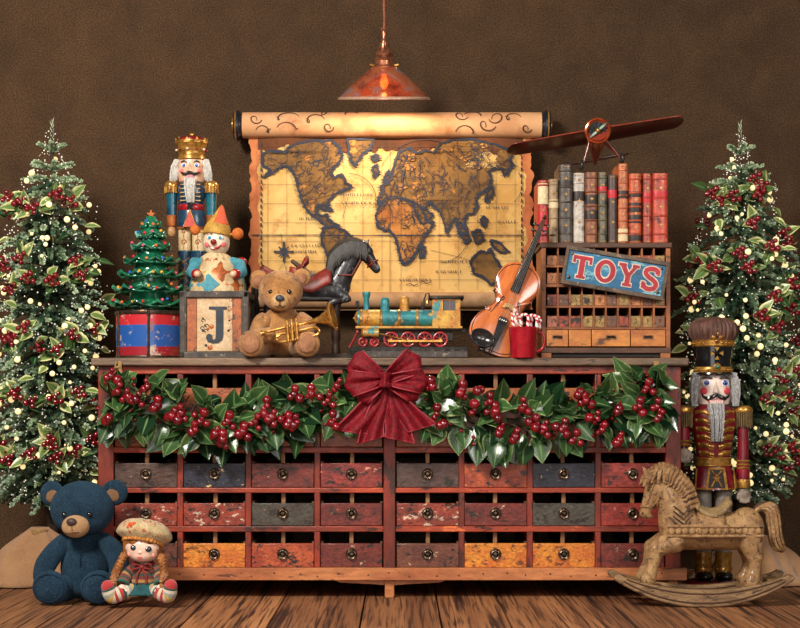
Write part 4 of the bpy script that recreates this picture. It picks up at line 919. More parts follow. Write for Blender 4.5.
for s_ in (-1, 1):
    mb = MB(); mb.tube([p(219 + s_ * 13, 263, -6), p(219 + s_ * 22, 266, -12), p(219 + s_ * 24, 274, -20), p(219 + s_ * 20, 277, -25)], [5.6, 6.4, 6.4, 5.2], teal2, 12); mb.cap(p(219 + s_ * 21, 276, -24), p(219 + s_ * 18.6, 276, -28), 5, 4.8, redp, 12, 4); mb.ell(p(219 + s_ * 17.6, 276.4, -31), (3.6, 3.4, 3.4), skin_p); mb.ell(p(219 + s_ * 23, 263, -8), (6, 6, 5), redp if s_ > 0 else teal2); T.part(mb, 'arm')
mb = MB()
for L_ in range(2):
    mb.grid(lambda u, v, L_=L_: V(((7 + (11 - 2 * L_) * v) * cos(2 * pi * u) * 1.0, (7 + (9.5 - 2 * L_) * v) * sin(2 * pi * u), by - 255 + L_ * 2 - 5.5 * v ** 1.4 - (1.6 * v) * (1 + sin(2 * pi * u * 14)))) + V((-2, 0, 0)), 112, 6, creamc, True)
mb.tube([V((18 * cos(2 * pi * u / 112) - 2, 16.5 * sin(2 * pi * u / 112), by - 260.5 - 1.6 * (1 + sin(2 * pi * u / 112 * 14)))) for u in range(112)], .7, orangew, 5, closed=True)
T.part(mb, 'ruffled_collar', smooth=180, solid=.8)
clown_skin = mat('white_clown_paint', (234, 222, 200), .35, 0, (210, 188, 158), 24, chips=(((180, 140, 110), .66, 60),), coat=.3, grime=.15)
hx = 216.3
mb = MB(); mb.ell(p(hx, 242.6), (13.4, 13, 14), clown_skin, seg=32, n=20); mb.cyl(p(hx, 260), p(hx, 250), 7, 7, clown_skin); hd = T.part(mb, 'head')
mb = MB()
for s_ in (-1, 1): mb.ell(p(hx + s_ * 5.5, 239, -11.4), (2.7, 1.1, 2.5), eyew, seg=14, n=8); mb.ell(p(hx + s_ * 5.4, 239, -12.3), (1.8, .8, 1.8), mat('sky_blue_iris', (60, 160, 196), .15, coat=.6, grime=0), seg=12, n=8); mb.ell(p(hx + s_ * 5.4, 239, -12.9), (.8, .4, .8), eye_b, seg=8, n=6); mb.tube([p(hx + s_ * 2.6, 235.4, -12.4), p(hx + s_ * 5.6, 234, -11.8), p(hx + s_ * 8.6, 235.6, -9.8)], .45, mat('brown_brow', (120, 80, 50), .6), 5)
T.part(mb, 'eyes', hd)
mb = MB(); mb.ell(p(hx - 1.2, 243.3, -13.6), 3.1, redp); T.part(mb, 'nose', hd)
mb = MB(); mb.tube([p(hx - 6.6, 246.2, -11.2), p(hx - 3.6, 249.2, -12.2), p(hx - .6, 250, -12.4), p(hx + 3.4, 249, -12.2), p(hx + 6.4, 245.8, -11.2)], [.4, 1.2, 1.4, 1.2, .4], redp, 8); T.part(mb, 'smile', hd)
mb = MB()
for s_ in (-1, 1): mb.ell(p(hx + s_ * 8.4, 245.6, -9.4), (3, 1.4, 2.6), pinkc, (0, 0, s_ * .7))
T.part(mb, 'cheeks', hd)
mb = MB(); X = dirT(p(hx + .6, 233.5, 1), V((4, 3, 27))); mb.lathe([(13.6, -2), (14.2, 0), (13.6, 3), (12.6, 7), (8.2, 15), (3.6, 24), (1.0, 29), (0, 30)], mustard, X, 28); hat = T.part(mb, 'pointed_hat', hd)
mb = MB(); 
_ac = max(range(64), key=lambda k: -(X.to_3x3() @ V((cos(k * pi / 32), sin(k * pi / 32), 0))).y + .5 * (X.to_3x3() @ V((cos(k * pi / 32), sin(k * pi / 32), 0))).x) * pi / 32
def pan(u, v): a = _ac + 1.5 * (u - .5) * 1.0; r = (13.0 - 11.9 * (.2 + .8 * v)) + .9; return X @ V((r * cos(a), r * sin(a), 8.5 + 20 * v))
mb.grid(pan, 10, 8, mat('orange_red_felt', (206, 88, 52), .75)); T.part(mb, 'hat_panel', hat, smooth=180, solid=.5)
for q, r in ((p(195.4, 230.4, -3), 5.2), (p(238, 234, -3), 5.9)): mb = MB(); mb.ell(q, r, mat('orange_pompom', (214, 118, 44), .85, 0, (180, 90, 34), 200, bump=.8, bsc=400), seg=18); mb.tube([q, p(hx, 236, 0)], 1.2, mustard, 6); T.part(mb, 'pompom', hat)

# ---------------------------------------------------------------- threadbare teddy bear with a trumpet
fur = mat('worn_golden_mohair', (196, 142, 80), .9, 0, (152, 102, 54), 26, chips=(((110, 70, 40), .61, 50), ((212, 176, 124), .64, 60)), bump=.9, bsc=420, bd=.004, sheen=.25); padm = mat('faded_felt_pad', (168, 118, 84), .9, 0, (130, 88, 62), 40, bump=.4, bsc=300)
T = Thing('teddy_bear', 'old golden teddy bear sitting on the chest edge holding a trumpet', 'teddy bear', Fr(283, .075, CT)); p = T.p
mb = MB(); mb.ell(p(282, 333, 0), (22, 18, 25), fur); mb.ell(p(282, 320, 0), (19, 15, 14), fur); T.part(mb, 'body', remesh=1.6, soft=5)
mb = MB(); mb.ell(p(281.3, 291, -6), (22.4, 19.5, 20.5), fur); mb.ell(p(281.6, 301, -17), (15, 11, 11.4), fur); hd = T.part(mb, 'head', remesh=1.5, soft=5)
for c, r in (((259, 280, -2), 9.6), ((302, 277.6, -2), 9)):
    mb = MB(); mb.ell(p(*c), (r, 4.4, r), fur, (0, .2, 0)); e = T.part(mb, 'ear', hd, smooth=180); mb = MB(); mb.ell(p(c[0], c[1] + .8, c[2] - 3.2), (r * .62, 1.8, r * .62), padm); T.part(mb, 'inner_ear', e)
mb = MB(); mb.ell(p(282, 304, -25), (9.8, 8.6, 8.4), mat('pale_muzzle', (206, 168, 118), .9, 0, (176, 134, 88), 40, bump=.6, bsc=400)); mz = T.part(mb, 'muzzle', hd)
mb = MB(); mb.ell(p(282.4, 300.6, -33), (4.4, 3, 3.4), mat('slate_nose', (52, 58, 66), .45)); mb.tube([p(282.4, 303, -34), p(282.4, 307, -33.5)], .55, blackw, 5); mb.tube([p(277.4, 307.6, -31), p(279.8, 309.4, -32.4), p(282.4, 307, -33.5), p(285, 309.4, -32.4), p(287.4, 307.6, -31)], .6, blackw, 5); T.part(mb, 'nose', mz)
for x in (272.6, 290.6): mb = MB(); mb.ell(p(x, 293.4, -22.6 if x < 280 else -22.8), 2.5, eye_b); T.part(mb, 'eye', hd)
mb = MB(); mb.tube([p(281.4, 272 + t * 2.2, -9 - 10 * sin(t * .32)) for t in range(6)], .5, mat('dark_seam', (84, 54, 32), .9), 4); T.part(mb, 'seam', hd)
mb = MB(); mb.tube(smoothpath([p(267, 319, -6), p(260, 328, -14), p(260, 338, -26), p(270, 337, -34)], 5), [8.6, 9, 9.4, 9.6, 9.4, 9, 8.8, 8.6, 8.4, 8.4, 8.4, 8.6, 8.6, 8.4, 7.6, 6][:16], fur, 14); mb.ell(p(271, 336.6, -35), (8, 7, 7.6), fur); T.part(mb, 'arm', remesh=1.4, soft=4)
mb = MB(); mb.tube(smoothpath([p(299, 319, -4), p(309, 327, -14), p(306, 336, -26), p(297, 337, -34)], 5), 8.6, fur, 14); mb.ell(p(296, 336.6, -35), (8, 7, 7.6), fur); T.part(mb, 'arm', remesh=1.4, soft=4)
for s_, kx, fx in ((-1, 265, 255), (1, 299, 309.5)):
    mb = MB(); mb.cap(p(kx, 347, -6), p(fx, 347.5, -38), 11.4, 10.4, fur, 18); mb.ell(p(fx, 345.4, -42), (13, 8, 13.4), fur); lg = T.part(mb, 'leg', remesh=1.6, soft=4)
    mb = MB(); mb.ell(p(fx, 345, -47.8), (9.4, 2.8, 10), padm); T.part(mb, 'foot_pad', lg)
# trumpet
T = Thing('trumpet', 'small brass trumpet held across the golden teddy bear', 'trumpet', Fr(297, -.045, H + (HZ - 332) * 3.955 / F)); p = T.p
mb = MB(); ax = dirT(p(303, 324, 0), p(334, 316.6, -5) - p(303, 324, 0)); mb.lathe([(1.5, -6), (1.8, 4), (2.6, 12), (4.4, 20), (7.6, 26), (11.6, 30), (14, 31.6), (14.4, 31.2), (14, 30.6), (11, 28.6), (7, 24.4), (4, 18)], brass, ax, 36, cap=False); bell = T.part(mb, 'bell', smooth=180)
mb = MB(); mb.torus(ax @ V((0, 0, 31.4)), 14, .7, brass, ax.to_3x3() @ V((0, 0, 1)), 36, 6); T.part(mb, 'bell_rim', bell)
mb = MB(); mb.tube(smoothpath([p(268, 331.6), p(285, 327.6), p(303, 324), p(306, 323.4)], 5), 1.4, brass, 8); mb.tube(smoothpath([p(276, 335, -1), p(300, 330.5, -1), p(314, 327.6, -1), p(319, 330, -1), p(317.6, 334.4, -1), p(308, 337, -1), p(286, 341.4, -1), p(278, 341, -1), p(276.6, 337.4, -1), p(280, 335.4, -1)], 6), 1.3, brass, 8); T.part(mb, 'tubing')
mb = MB(); mb.lathe([(1.0, 0), (1.2, 5), (3, 8), (3.4, 9), (2.4, 9)], brass, dirT(p(270, 331.2), p(262, 333) - p(270, 331.2)), 16); T.part(mb, 'mouthpiece')
for k in range(3):
    mb = MB(); x = 287.6 + k * 4.6; y = 332 - k * 1; mb.cyl(p(x + .8, y + 9.4, -2.5), p(x - .5, y - 6, -2.5), 2, 2, brass, 12); mb.cyl(p(x - .5, y - 6, -2.5), p(x - .9, y - 10.4, -2.5), .7, .7, brass, 8); mb.cyl(p(x - .85, y - 10, -2.5), p(x - .95, y - 11.4, -2.5), 1.9, 1.9, brass, 12); T.part(mb, 'valve')
# ---------------------------------------------------------------- dark toy horse on a stand behind the teddy
T = Thing('toy_horse', 'dark dappled carved horse with a red saddle on a stand behind the teddy bear', 'toy horse', Fr(322, .22, CT)); p = T.p
hz_m = mat('dappled_black_horse', (58, 60, 64), .42, 0, (28, 28, 30), 20, chips=(((128, 132, 136), .57, 34),), bump=.3, coat=.2); mane_m = mat('carved_dark_mane', (62, 58, 54), .55, 0, (26, 24, 24), 120, stretch=(1, 1, .3), bump=.5); leath = mat('red_brown_leather', (140, 46, 34), .45, 0, (84, 30, 24), 24, bump=.3, chips=(((60, 30, 22), .58, 40),)); dkw = mat('dark_turned_wood', (74, 50, 36), .5, 0, (44, 30, 24), 30)
mb = MB(); mb.cap(p(276, 286, 0), p(334, 288, 0), 15, 14, hz_m, 22); mb.ell(p(338, 284, 0), (13, 12, 17), hz_m); mb.cap(p(338, 282, 0), p(348, 262, 0), 13, 10, hz_m, 18); mb.cap(p(346, 264, 0), p(360, 250, 0), 10, 8.6, hz_m, 18); mb.cap(p(362, 248, 0), p(375.5, 268, 0), 8.2, 4.6, hz_m, 18); mb.ell(p(365, 252, 0), (8.4, 7.2, 8), hz_m); mb.ell(p(376.4, 269.6, 0), (4.2, 4.4, 4), hz_m)
for s_ in (-1, 1): mb.cap(p(366, 246, s_ * 4), p(369, 238.6, s_ * 5), 2.4, .6, hz_m, 8, 3); mb.cap(p(275, 290, s_ * 8), p(268, 312, s_ * 8), 8, 4.4, hz_m); mb.cap(p(268, 312, s_ * 8), p(272, 334, s_ * 8), 4.2, 3.2, hz_m); mb.cap(p(334, 292, s_ * 8), p(346, 298, s_ * 8), 6.6, 4.6, hz_m); mb.cap(p(346, 298, s_ * 8), p(330, 304, s_ * 8), 4, 3, hz_m)
bd = T.part(mb, 'body', remesh=1.3, soft=4)
mb = MB(); crest = smoothpath([p(327, 268), p(330, 254), p(340, 244), p(352, 240), p(364, 243)], 9)
for i, q in enumerate(crest):
    for s_ in (-1, 1): mb.tube([q + V((0, 0, 1.5)), q + V((1.5, s_ * 8.5, -3)), q + V((3.5, s_ * 11.6, -12)), q + V((3.2 + 1.5 * sin(i), s_ * 11.4, -19))], [1.6, 2.0, 1.7, .5], mane_m, 6)
T.part(mb, 'mane', bd)
mb = MB()
for s_ in (-1, 1): mb.ell(p(370, 253.6, s_ * 6.4), (1.6, 1, 1.6), eye_b); mb.ell(p(363, 250, s_ * 8.4), (3.2, 1, 3.2), mat('orange_rosette', (214, 84, 44), .4)); mb.tube([p(363, 250, s_ * 8.8), p(369, 259, s_ * 7), p(374, 266, s_ * 5)], .9, leath, 5); mb.tube([p(363, 250, s_ * 8.8), p(360, 262, s_ * 8.4), p(352, 276, s_ * 12), p(338, 276, s_ * 13)], .9, leath, 5)
mb.torus(p(372.6, 263.6), 6.2, .9, leath, (1, 0, -1.4), 18, 5); T.part(mb, 'bridle', bd)
mb = MB(); mb.grid(lambda u, v: p(290 + 42 * u, 273 - 4 * cos(pi * 2 * u) - 0, 0) + V((0, 16.6 * sin((v - .5) * 3.4), 16.6 * cos((v - .5) * 3.4) - 14.5)), 14, 16, leath); T.part(mb, 'saddle_blanket', bd, smooth=180, solid=1.2)
mb = MB(); mb.grid(lambda u, v: p(262 + 46 * u, 266 + 9 * sin(pi * u) - (4 if u > .9 else 0), 0) + V((0, 11 * sin((v - .5) * 2.6), 9 * cos((v - .5) * 2.6) - 8 + 5 * u * u)), 16, 12, leath); mb.cap(p(306, 272), p(293, 261.5), 2.4, 1.2, dkw, 10); T.part(mb, 'saddle', bd, smooth=180, solid=2)
mb = MB(); strands(mb, [p(265, 276, 0), p(256, 280, 2), p(254, 298, 4), p(258, 316, 4)], 26, 1.6, mane_m, 4, random.Random(3)); T.part(mb, 'tail', bd)
mb = MB(); mb.box(p(316, 299, 0), (70, 20, 4), mat('iron_band', (64, 60, 58), .4, .6, (40, 38, 36), 60)); T.part(mb, 'carrier', bevel=1)
mb = MB(); by = T.fr.by; X = MX.Translation((14, 0, 0)); mb.lathe([(4.6, 6), (4.2, 14), (3.4, 18), (4.8, 22), (4.2, 30), (3.6, 46), (5.4, 56), (5, by - 301)], dkw, X, 18); T.part(mb, 'post'); mb = MB(); X2 = MX.Translation((-44, 0, 0)); mb.lathe([(4.6, 6), (3.6, 30), (5, by - 301)], dkw, X2, 14); T.part(mb, 'post')
mb = MB(); mb.box((-12, 0, 3.2), (92, 34, 6.4), dkw); T.part(mb, 'stand_base', bevel=1.4)

# ---------------------------------------------------------------- tinplate locomotive
T = Thing('toy_train', 'teal and yellow tinplate toy locomotive with red wheels on a grey track', 'toy train', Fr(407, .11, CT)); p = T.p
tin = mat('rusty_teal_tin', (58, 148, 152), .35, .25, (44, 112, 124), 24, chips=(((204, 168, 72), .575, 20), ((128, 70, 40), .60, 36)), bump=.3, coat=.2); tiny = mat('rusty_yellow_tin', (206, 164, 74), .38, .25, (180, 112, 50), 30, chips=(((70, 140, 140), .57, 26), ((110, 60, 36), .60, 40)), bump=.3); darkt = mat('dark_iron', (58, 56, 54), .42, .6, (34, 30, 28), 50, bump=.3); redw = mat('worn_red_wheel', (178, 44, 48), .4, 0, (130, 28, 34), 40, coat=.2)
mb = MB(); X = dirT(p(358, 318.4, 0), (1, 0, 0)); mb.lathe([(8.4, 0), (8.6, 1), (8.6, 76)], tin, X, 28)
for q in (2, 22, 40, 58): mb.lathe([(8.6, q), (9.2, q + .4), (9.2, q + 2.2), (8.6, q + 2.6)], brass if q else tiny, X, 28, cap=False)
mb.lathe([(8.75, 24.8), (8.75, 39.6)], tin, X, 28, cap=False); mb.lathe([(8.8, 4.8), (8.8, 21.6)], tiny, X, 28, cap=False)
bo = T.part(mb, 'boiler'); mb = MB(); mb.lathe([(0, -3.6), (3, -3.4), (6.4, -1.6), (8.2, 0)], tiny, X, 24); mb.ell(p(354.2, 318.4), 1.3, brass); T.part(mb, 'smokebox_door', bo)
def turned(x, prof, m): mb = MB(); mb.lathe([(r, T.fr.by - y) for r, y in prof], m, MX.Translation((x - 407, 0, 0)), 20); return mb
T.part(turned(366.4, [(3.2, 312), (2.8, 308), (2.7, 299), (3.4, 297), (4.2, 293.6), (4, 292), (2.6, 292), (2.4, 296), (0, 296)], tin), 'chimney')
T.part(turned(385, [(4.6, 312), (4.4, 306), (4.8, 303.4), (4.2, 301.6), (4.4, 299.8), (3, 297.8), (0, 297.2)], tin), 'steam_dome')
T.part(turned(404.4, [(5, 312), (4.6, 305), (5.2, 302), (4.6, 300.4), (5, 298), (3.6, 296.6), (0, 296)], tiny), 'sand_dome')
mb = MB(); mb.tube([p(424, 311), p(424, 300), p(426, 294), p(429, 293), p(429, 300)], .8, darkt, 6); mb.lathe([(2.2, 0), (1.8, 2), (1, 4), (0, 4.4)], brass, MX.Translation(p(427.4, 303)), 14); mb.cyl(p(422, 311), p(422, 302), .8, .6, darkt, 8); T.part(mb, 'bell_and_whistle')
mb = MB(); mb.box(p(357.5, 303.4), (3.8, 4, 5), darkt); mb.ell(p(355.2, 303.4), (.8, 1.6, 1.8), mat('lamp_lens', (206, 60, 40), .2, coat=.6)); mb.cyl(p(358, 311), p(358, 305), .7, .7, darkt, 6); T.part(mb, 'headlamp')
mb = MB()
def wall(d0, d1):
    a = .001
    for x0, x1, y0, y1 in ((432, 460, 311, 327), (432, 443, 299, 311), (455, 460, 299, 311), (443, 455, 299, 301.4)): q = p((x0 + x1) / 2, (y0 + y1) / 2, (d0 + d1) / 2); mb.box(q, (x1 - x0, d1 - d0, y1 - y0), tiny)
wall(-11, -9.4); wall(9.4, 11); mb.box(p(432.8, 313, 0), (1.6, 20, 28), tiny); cab = T.part(mb, 'cab', bevel=.3)
mb = MB()
for s_ in (-1, 1):
    mb.box(p(449.4, 306, s_ * 9.8), (1, .8, 10), redw); mb.box(p(449.4, 306.2, s_ * 9.6), (11.4, .4, 9.4), mat('dark_window', (30, 34, 38), .15, coat=.5)); T.part(mb, 'cab_window', cab); mb = MB()
mb = MB(); mb.grid(lambda u, v: p(429.5 + 34 * u, 299.4, 0) + V((0, 13.4 * (v * 2 - 1), 3.2 * cos((v * 2 - 1) * 1.5))), 4, 12, darkt); T.part(mb, 'cab_roof', cab, smooth=180, solid=1.4)
mb = MB(); mb.box(p(409, 327.8, 0), (106, 24, 2.4), tiny); mb.box(p(409, 329.6, 0), (102, 22, 1.4), darkt); T.part(mb, 'footplate', bevel=.4)
mb = MB(); mb.box(p(408, 337, 0), (90, 12, 9), darkt); T.part(mb, 'chassis', bevel=.6)
for s_ in (-1, 1):
    mb = MB(); mb.cyl(p(363, 333.4, s_ * 12), p(379, 333.4, s_ * 12), 4.4, 4.4, tiny, 16); mb.cyl(p(361.6, 333.4, s_ * 12), p(363, 333.4, s_ * 12), 3, 4.8, brass, 16); T.part(mb, 'cylinder')
def wheel(x, r, d):
    mb = MB(); c = p(x, 347.4 - r, d); s_ = 1 if d > 0 else -1; mb.torus(c, r - .9, 1.1, redw, (0, 1, 0), 28, 8); mb.cyl(c - V((0, 1.2, 0)), c + V((0, 1.2, 0)), r * .24, r * .24, redw, 12); mb.ell(c + V((0, s_ * 1.4, 0)), (r * .16, .8, r * .16), brass, seg=10, n=6)
    for k in range(8): a = k * pi / 4 + .2; mb.cyl(c, c + V((cos(a), 0, sin(a))) * (r - 1), .6, .5, redw, 6)
    return mb
for s_ in (-1, 1):
    for x in (391, 408, 424.6, 440): T.part(wheel(x, 7.6, s_ * 9.4), 'wheel')
    for x in (363, 374.6): T.part(wheel(x, 4.8, s_ * 9.4), 'wheel')
    mb = MB(); mb.box(p(415, 341.4, s_ * 12.2), (54, 1, 1.8), brass); mb.cyl(p(379, 334, s_ * 12.2), p(408, 341, s_ * 12.2), .7, .7, brass, 8)
    for x in (391, 408, 424.6, 440): mb.cyl(p(x, 341.4, s_ * 10), p(x, 341.4, s_ * 13.2), 1.1, 1.1, brass, 10)
    T.part(mb, 'connecting_rod')
mb = MB()
for k in range(9): mb.cyl(p(358, 332, -10 + k * 2.5), p(350, 347, -10 + k * 2.5), .7, .7, redw, 6)
mb.box(p(350, 347, 0), (2, 24, 1.6), redw); mb.box(p(357.6, 332, 0), (2, 22, 2.4), redw); T.part(mb, 'cowcatcher')
mb = MB(); mb.box(p(408, 355, 0), (118, 38, 6.4), gw); T.part(mb, 'track_bed', bevel=.8)
mb = MB()
for s_ in (-1, 1): mb.box(p(408, 349.6, s_ * 9.4), (118, 2, 4.6), darkt)
for k in range(12): mb.box(p(354 + k * 9.8, 351, 0), (4, 32, 2), dkw)
T.part(mb, 'track')
mb = MB(); mb.tube([p(461, 328, -8), p(461, 313, -8)], .7, darkt, 6); mb.tube([p(461, 328, 8), p(461, 313, 8)], .7, darkt, 6); mb.box(p(463.4, 331, 0), (3, 16, 3), darkt); T.part(mb, 'rear_coupler')

# ---------------------------------------------------------------- violin leaning on the pigeonhole cabinet
VF = Fr(489, .075, CT + .0135); VF.S *= 1.05; ang = R(22.5)
T = Thing('violin', 'amber varnished violin leaning beside the red mug of candy canes', 'violin', VF, rot=(R(-9), ang, 0))
def vmat():
    t = NT('amber_violin_varnish'); v = t.coord((1, 1, .22), False); n = t.noise(v, 60, 5, .6, .4); col = t.mix(t.ramp(n, .35, .65), lin((172, 84, 40)), lin((214, 122, 62))); col = t.mix(t.ramp(t.noise(v, 14, 6), .56, .68), col, lin((120, 66, 40)))
    t.link(col, t.b.inputs['Base Color']); t.b.inputs['Roughness'].default_value = .22; t.b.inputs['Coat Weight'].default_value = .7; t.b.inputs['Coat Roughness'].default_value = .1; return t.m
vio = vmat(); viod = mat('dark_violin_side', (84, 42, 24), .3, 0, (60, 30, 18), 30, coat=.5); ebony = mat('ebony', (26, 24, 26), .25, 0, (40, 38, 40), 60, coat=.4); stringm = mat('steel_string', (196, 196, 190), .3, .9)
half_o = [(0, 0), (10, .6), (19, 4), (25.5, 12), (27, 22), (24, 32), (19.5, 37.5), (20.5, 39.8), (18.4, 41), (14.8, 47), (14.6, 53), (17, 58.4), (19.4, 60), (18.2, 61.6), (20.6, 68), (21.2, 76), (18, 85), (11.6, 91), (4, 93.4), (0, 93.8)]
right = [(q.x, q.y) for q in smoothpath([(a, b, 0) for a, b in half_o], 4)]; outl = right + [(-a, b) for a, b in right[-2:0:-1]]
def plate(d_edge, d_mid, m, mb, grow=1.0):
    rows_ = [1, .93, .8, .6, .35, 0]; n = len(outl); vs = []; fs = []; cy = 46
    for k in rows_:
        for a, b in outl: vs.append((a * k * grow, d_edge + (d_mid - d_edge) * (1 - k ** 2.2), (b - cy) * (k * grow) + cy))
    for r_ in range(len(rows_) - 1):
        for i in range(n): j = (i + 1) % n; fs.append((r_ * n + i, r_ * n + j, (r_ + 1) * n + j, (r_ + 1) * n + i))
    mb.add(vs, fs, m)
mb = MB(); mb.prism([(a * .965, (b - 46) * .965 + 46) for a, b in outl], -4.4, 4.4, viod); plate(4.4, 7, viod, mb); mb.prism(outl, 4, 4.8, viod); T.part(mb, 'ribs_and_back', smooth=50)
mb = MB(); mb.prism(outl, -5.0, -4.1, vio); plate(-5.0, -8.4, vio, mb); top = T.part(mb, 'top_plate', smooth=60)
mb = MB(); mb.tube([(a * .94, -5.6, (b - 46) * .95 + 46) for a, b in outl], .35, ebony, 4, closed=True); T.part(mb, 'purfling', top)
for s_ in (-1, 1):
    mb = MB(); q = smoothpath([(s_ * 8.6, -8.2, 50.6), (s_ * 7, -8.3, 53.4), (s_ * 8.6, -8.2, 55), (s_ * 11, -7.6, 46), (s_ * 13.6, -7, 37), (s_ * 15.8, -6.6, 38.4), (s_ * 14.4, -6.8, 41)], 5); mb.tube(q, [.5 + .7 * sin(pi * i / (len(q) - 1)) for i in range(len(q))], ebony, 6, flat=.4); T.part(mb, 'sound_hole', top)
mb = MB(); mb.prism([(-3.6, 80), (3.6, 80), (2.5, 124), (-2.5, 124)], -8, -4, viod); mb.cap((0, -3, 84), (0, -2, 93), 4.5, 3.4, viod, 12, 4); nk = T.part(mb, 'neck', bevel=.8)
mb = MB(); mb.prism([(-4.6, 63), (4.6, 63), (2.7, 126), (-2.7, 126)], -11.4, -8.6, ebony); T.part(mb, 'fingerboard', bevel=.6)
mb = MB(); mb.prism([(-2.5, 124), (2.5, 124), (2, 140), (-2, 140)], -8.6, -3, viod); 
mb.tube([(0, -5 - 3.9 * cos(t * .5) * (1 - t / 16), 141.5 + 3.9 * sin(t * .5) * (1 - t / 16)) for t in range(15)], [1.9 - .06 * t for t in range(15)], viod, 10); sc = T.part(mb, 'scroll', nk, bevel=.4)
for k, z in enumerate((127.5, 130.5, 133.5, 136.5)): s_ = 1 if k % 2 else -1; mb = MB(); mb.cyl((0, -6, z), (s_ * 5, -6, z), .8, .9, ebony, 8); mb.ell((s_ * 6.4, -6, z), (1.3, .7, 1.9), ebony, seg=12, n=8); T.part(mb, 'tuning_peg')
mb = MB(); mb.prism([(-5.6, 44.6), (-4.4, 48.8), (-1.5, 50.2), (1.5, 50.2), (4.4, 48.8), (5.6, 44.6), (3, 44.6), (2, 46.2), (-2, 46.2), (-3, 44.6)], -.7, .7, mat('maple_bridge', (206, 160, 92), .5), MX.Translation((0, -12, 0)) @ MX.Scale(1, 4)); mb.v = [V((q.x, q.y + 1.2, q.z)) for q in mb.v]; mb.box((4.3, -9, 45), (2.6, 3, 1), vio); mb.box((-4.3, -9, 45), (2.6, 3, 1), vio); T.part(mb, 'bridge')
mb = MB(); mb.prism([(-2.2, 6), (2.2, 6), (4.6, 34), (3.6, 36), (-3.6, 36), (-4.6, 34)], -11.6, -9.2, ebony)
for k in range(4): mb.ell((-3 + k * 2, -12.2, 32.5), (.8, .8, 1.1), stringm, seg=8, n=6); mb.cyl((-3 + k * 2, -12, 30), (-3 + k * 2, -14.2, 30), .7, .8, ebony, 8)
mb.tube([(-1.2, -10, 6.5), (-1, -8, 0), (0, -5, -1.4), (1, -8, 0), (1.2, -10, 6.5)], .6, ebony, 6); T.part(mb, 'tailpiece', bevel=.5)
mb = MB(); mb.grid(lambda u, v: V((-12 + 11.5 * cos(2 * pi * u) * sin(pi * v * .5), -8.6 - 2.6 + 2.2 * cos(pi * v), 9 + 8.4 * sin(2 * pi * u) * sin(pi * v * .5))), 28, 8, ebony, True); mb.box((-8, -4, -.6), (6, 11, 2), ebony); T.part(mb, 'chin_rest', smooth=180, solid=1.4)
for k in range(4): mb = MB(); x = -3 + k * 2; mb.tube([(x, -12.2, 33), (x * .95, -13.4 + .25 * abs(k - 1.5), 47.6 + 2.4 - .5 * abs(k - 1.5)), (x * .5, -11.8, 125), (x * .3, -8, 129)], .22, stringm, 4); T.part(mb, 'string')

# ---------------------------------------------------------------- mug of candy canes
T = Thing('mug', 'red enamel mug holding candy canes in front of the violin', 'mug', Fr(523, -.0, CT)); p = T.p
mb = MB(); mb.lathe([(12.4, 0), (13, .8), (14.2, 29.4), (14.8, 30.4), (14.2, 30.8), (13.4, 30), (12.2, 2), (0, 1.6)], mat('red_enamel', (186, 24, 44), .25, 0, (150, 14, 32), 24, coat=.5), seg=36); T.part(mb, 'body')
mb = MB(); mb.tube(smoothpath([(13.6, 0, 25), (19.5, 0, 24.6), (21.6, 0, 17), (19, 0, 9), (13, 0, 6.4)], 6), 1.5, redp, 10); T.part(mb, 'handle')
def cane_mat():
    t = NT('candy_stripe'); at = t.new('ShaderNodeAttribute', attribute_name='tone'); sp = t.new('ShaderNodeSeparateColor'); t.link(at.outputs['Color'], sp.inputs[0]); t.link(t.ramp(sp.outputs[0], .48, .54, lin((240, 226, 220)), lin((198, 22, 44))), t.b.inputs['Base Color']); t.b.inputs['Roughness'].default_value = .2; t.b.inputs['Coat Weight'].default_value = .5; return t.m
cm = cane_mat()
for i, (x, d, lean, ry, hk, lb) in enumerate(((-7, -2, -.20, .5, 1, 'leftmost of the candy canes in the red mug, leaning out to the left'), (-3.4, 3, -.05, -.3, 1, 'second candy cane from the left in the red mug'), (3.6, -2, .10, .1, 1, 'third candy cane from the left in the red mug'), (5.4, 3, .19, .2, 1, 'rightmost of the candy canes in the red mug'))):
    f2 = Fr(523 + x * .55, 0 + d * T.S, CT + 4 * T.S); pts = [(0, 0, z) for z in range(0, 35, 2)] + [(4.6 - 4.6 * cos(a * .26), 0, 34 + 5.6 * sin(a * .26)) for a in range(1, 13)] + [(9.2, 0, 31), (9.2, 0, 28)]
    mb = MB(); q0 = len(mb.v); mb.tube(smoothpath(pts, 2), 1.6, cm, 12); mb.usecol = True; n = 12
    mb.c = [((( (k // n) * .16 + (k % n) / n) * 1.0) % 1.0, 0, 0, 1) for k in range(len(mb.v))]
    mb.c = [(1.0 if c[0] > .5 else 0.0, 0, 0, 1) for c in mb.c]
    o = mb.build('candy_cane', None, f2.S, loc=f2.loc); o.rotation_euler = (R(-3), lean, ry); tag(o, lb, 'candy cane', 'candy canes in the red mug')
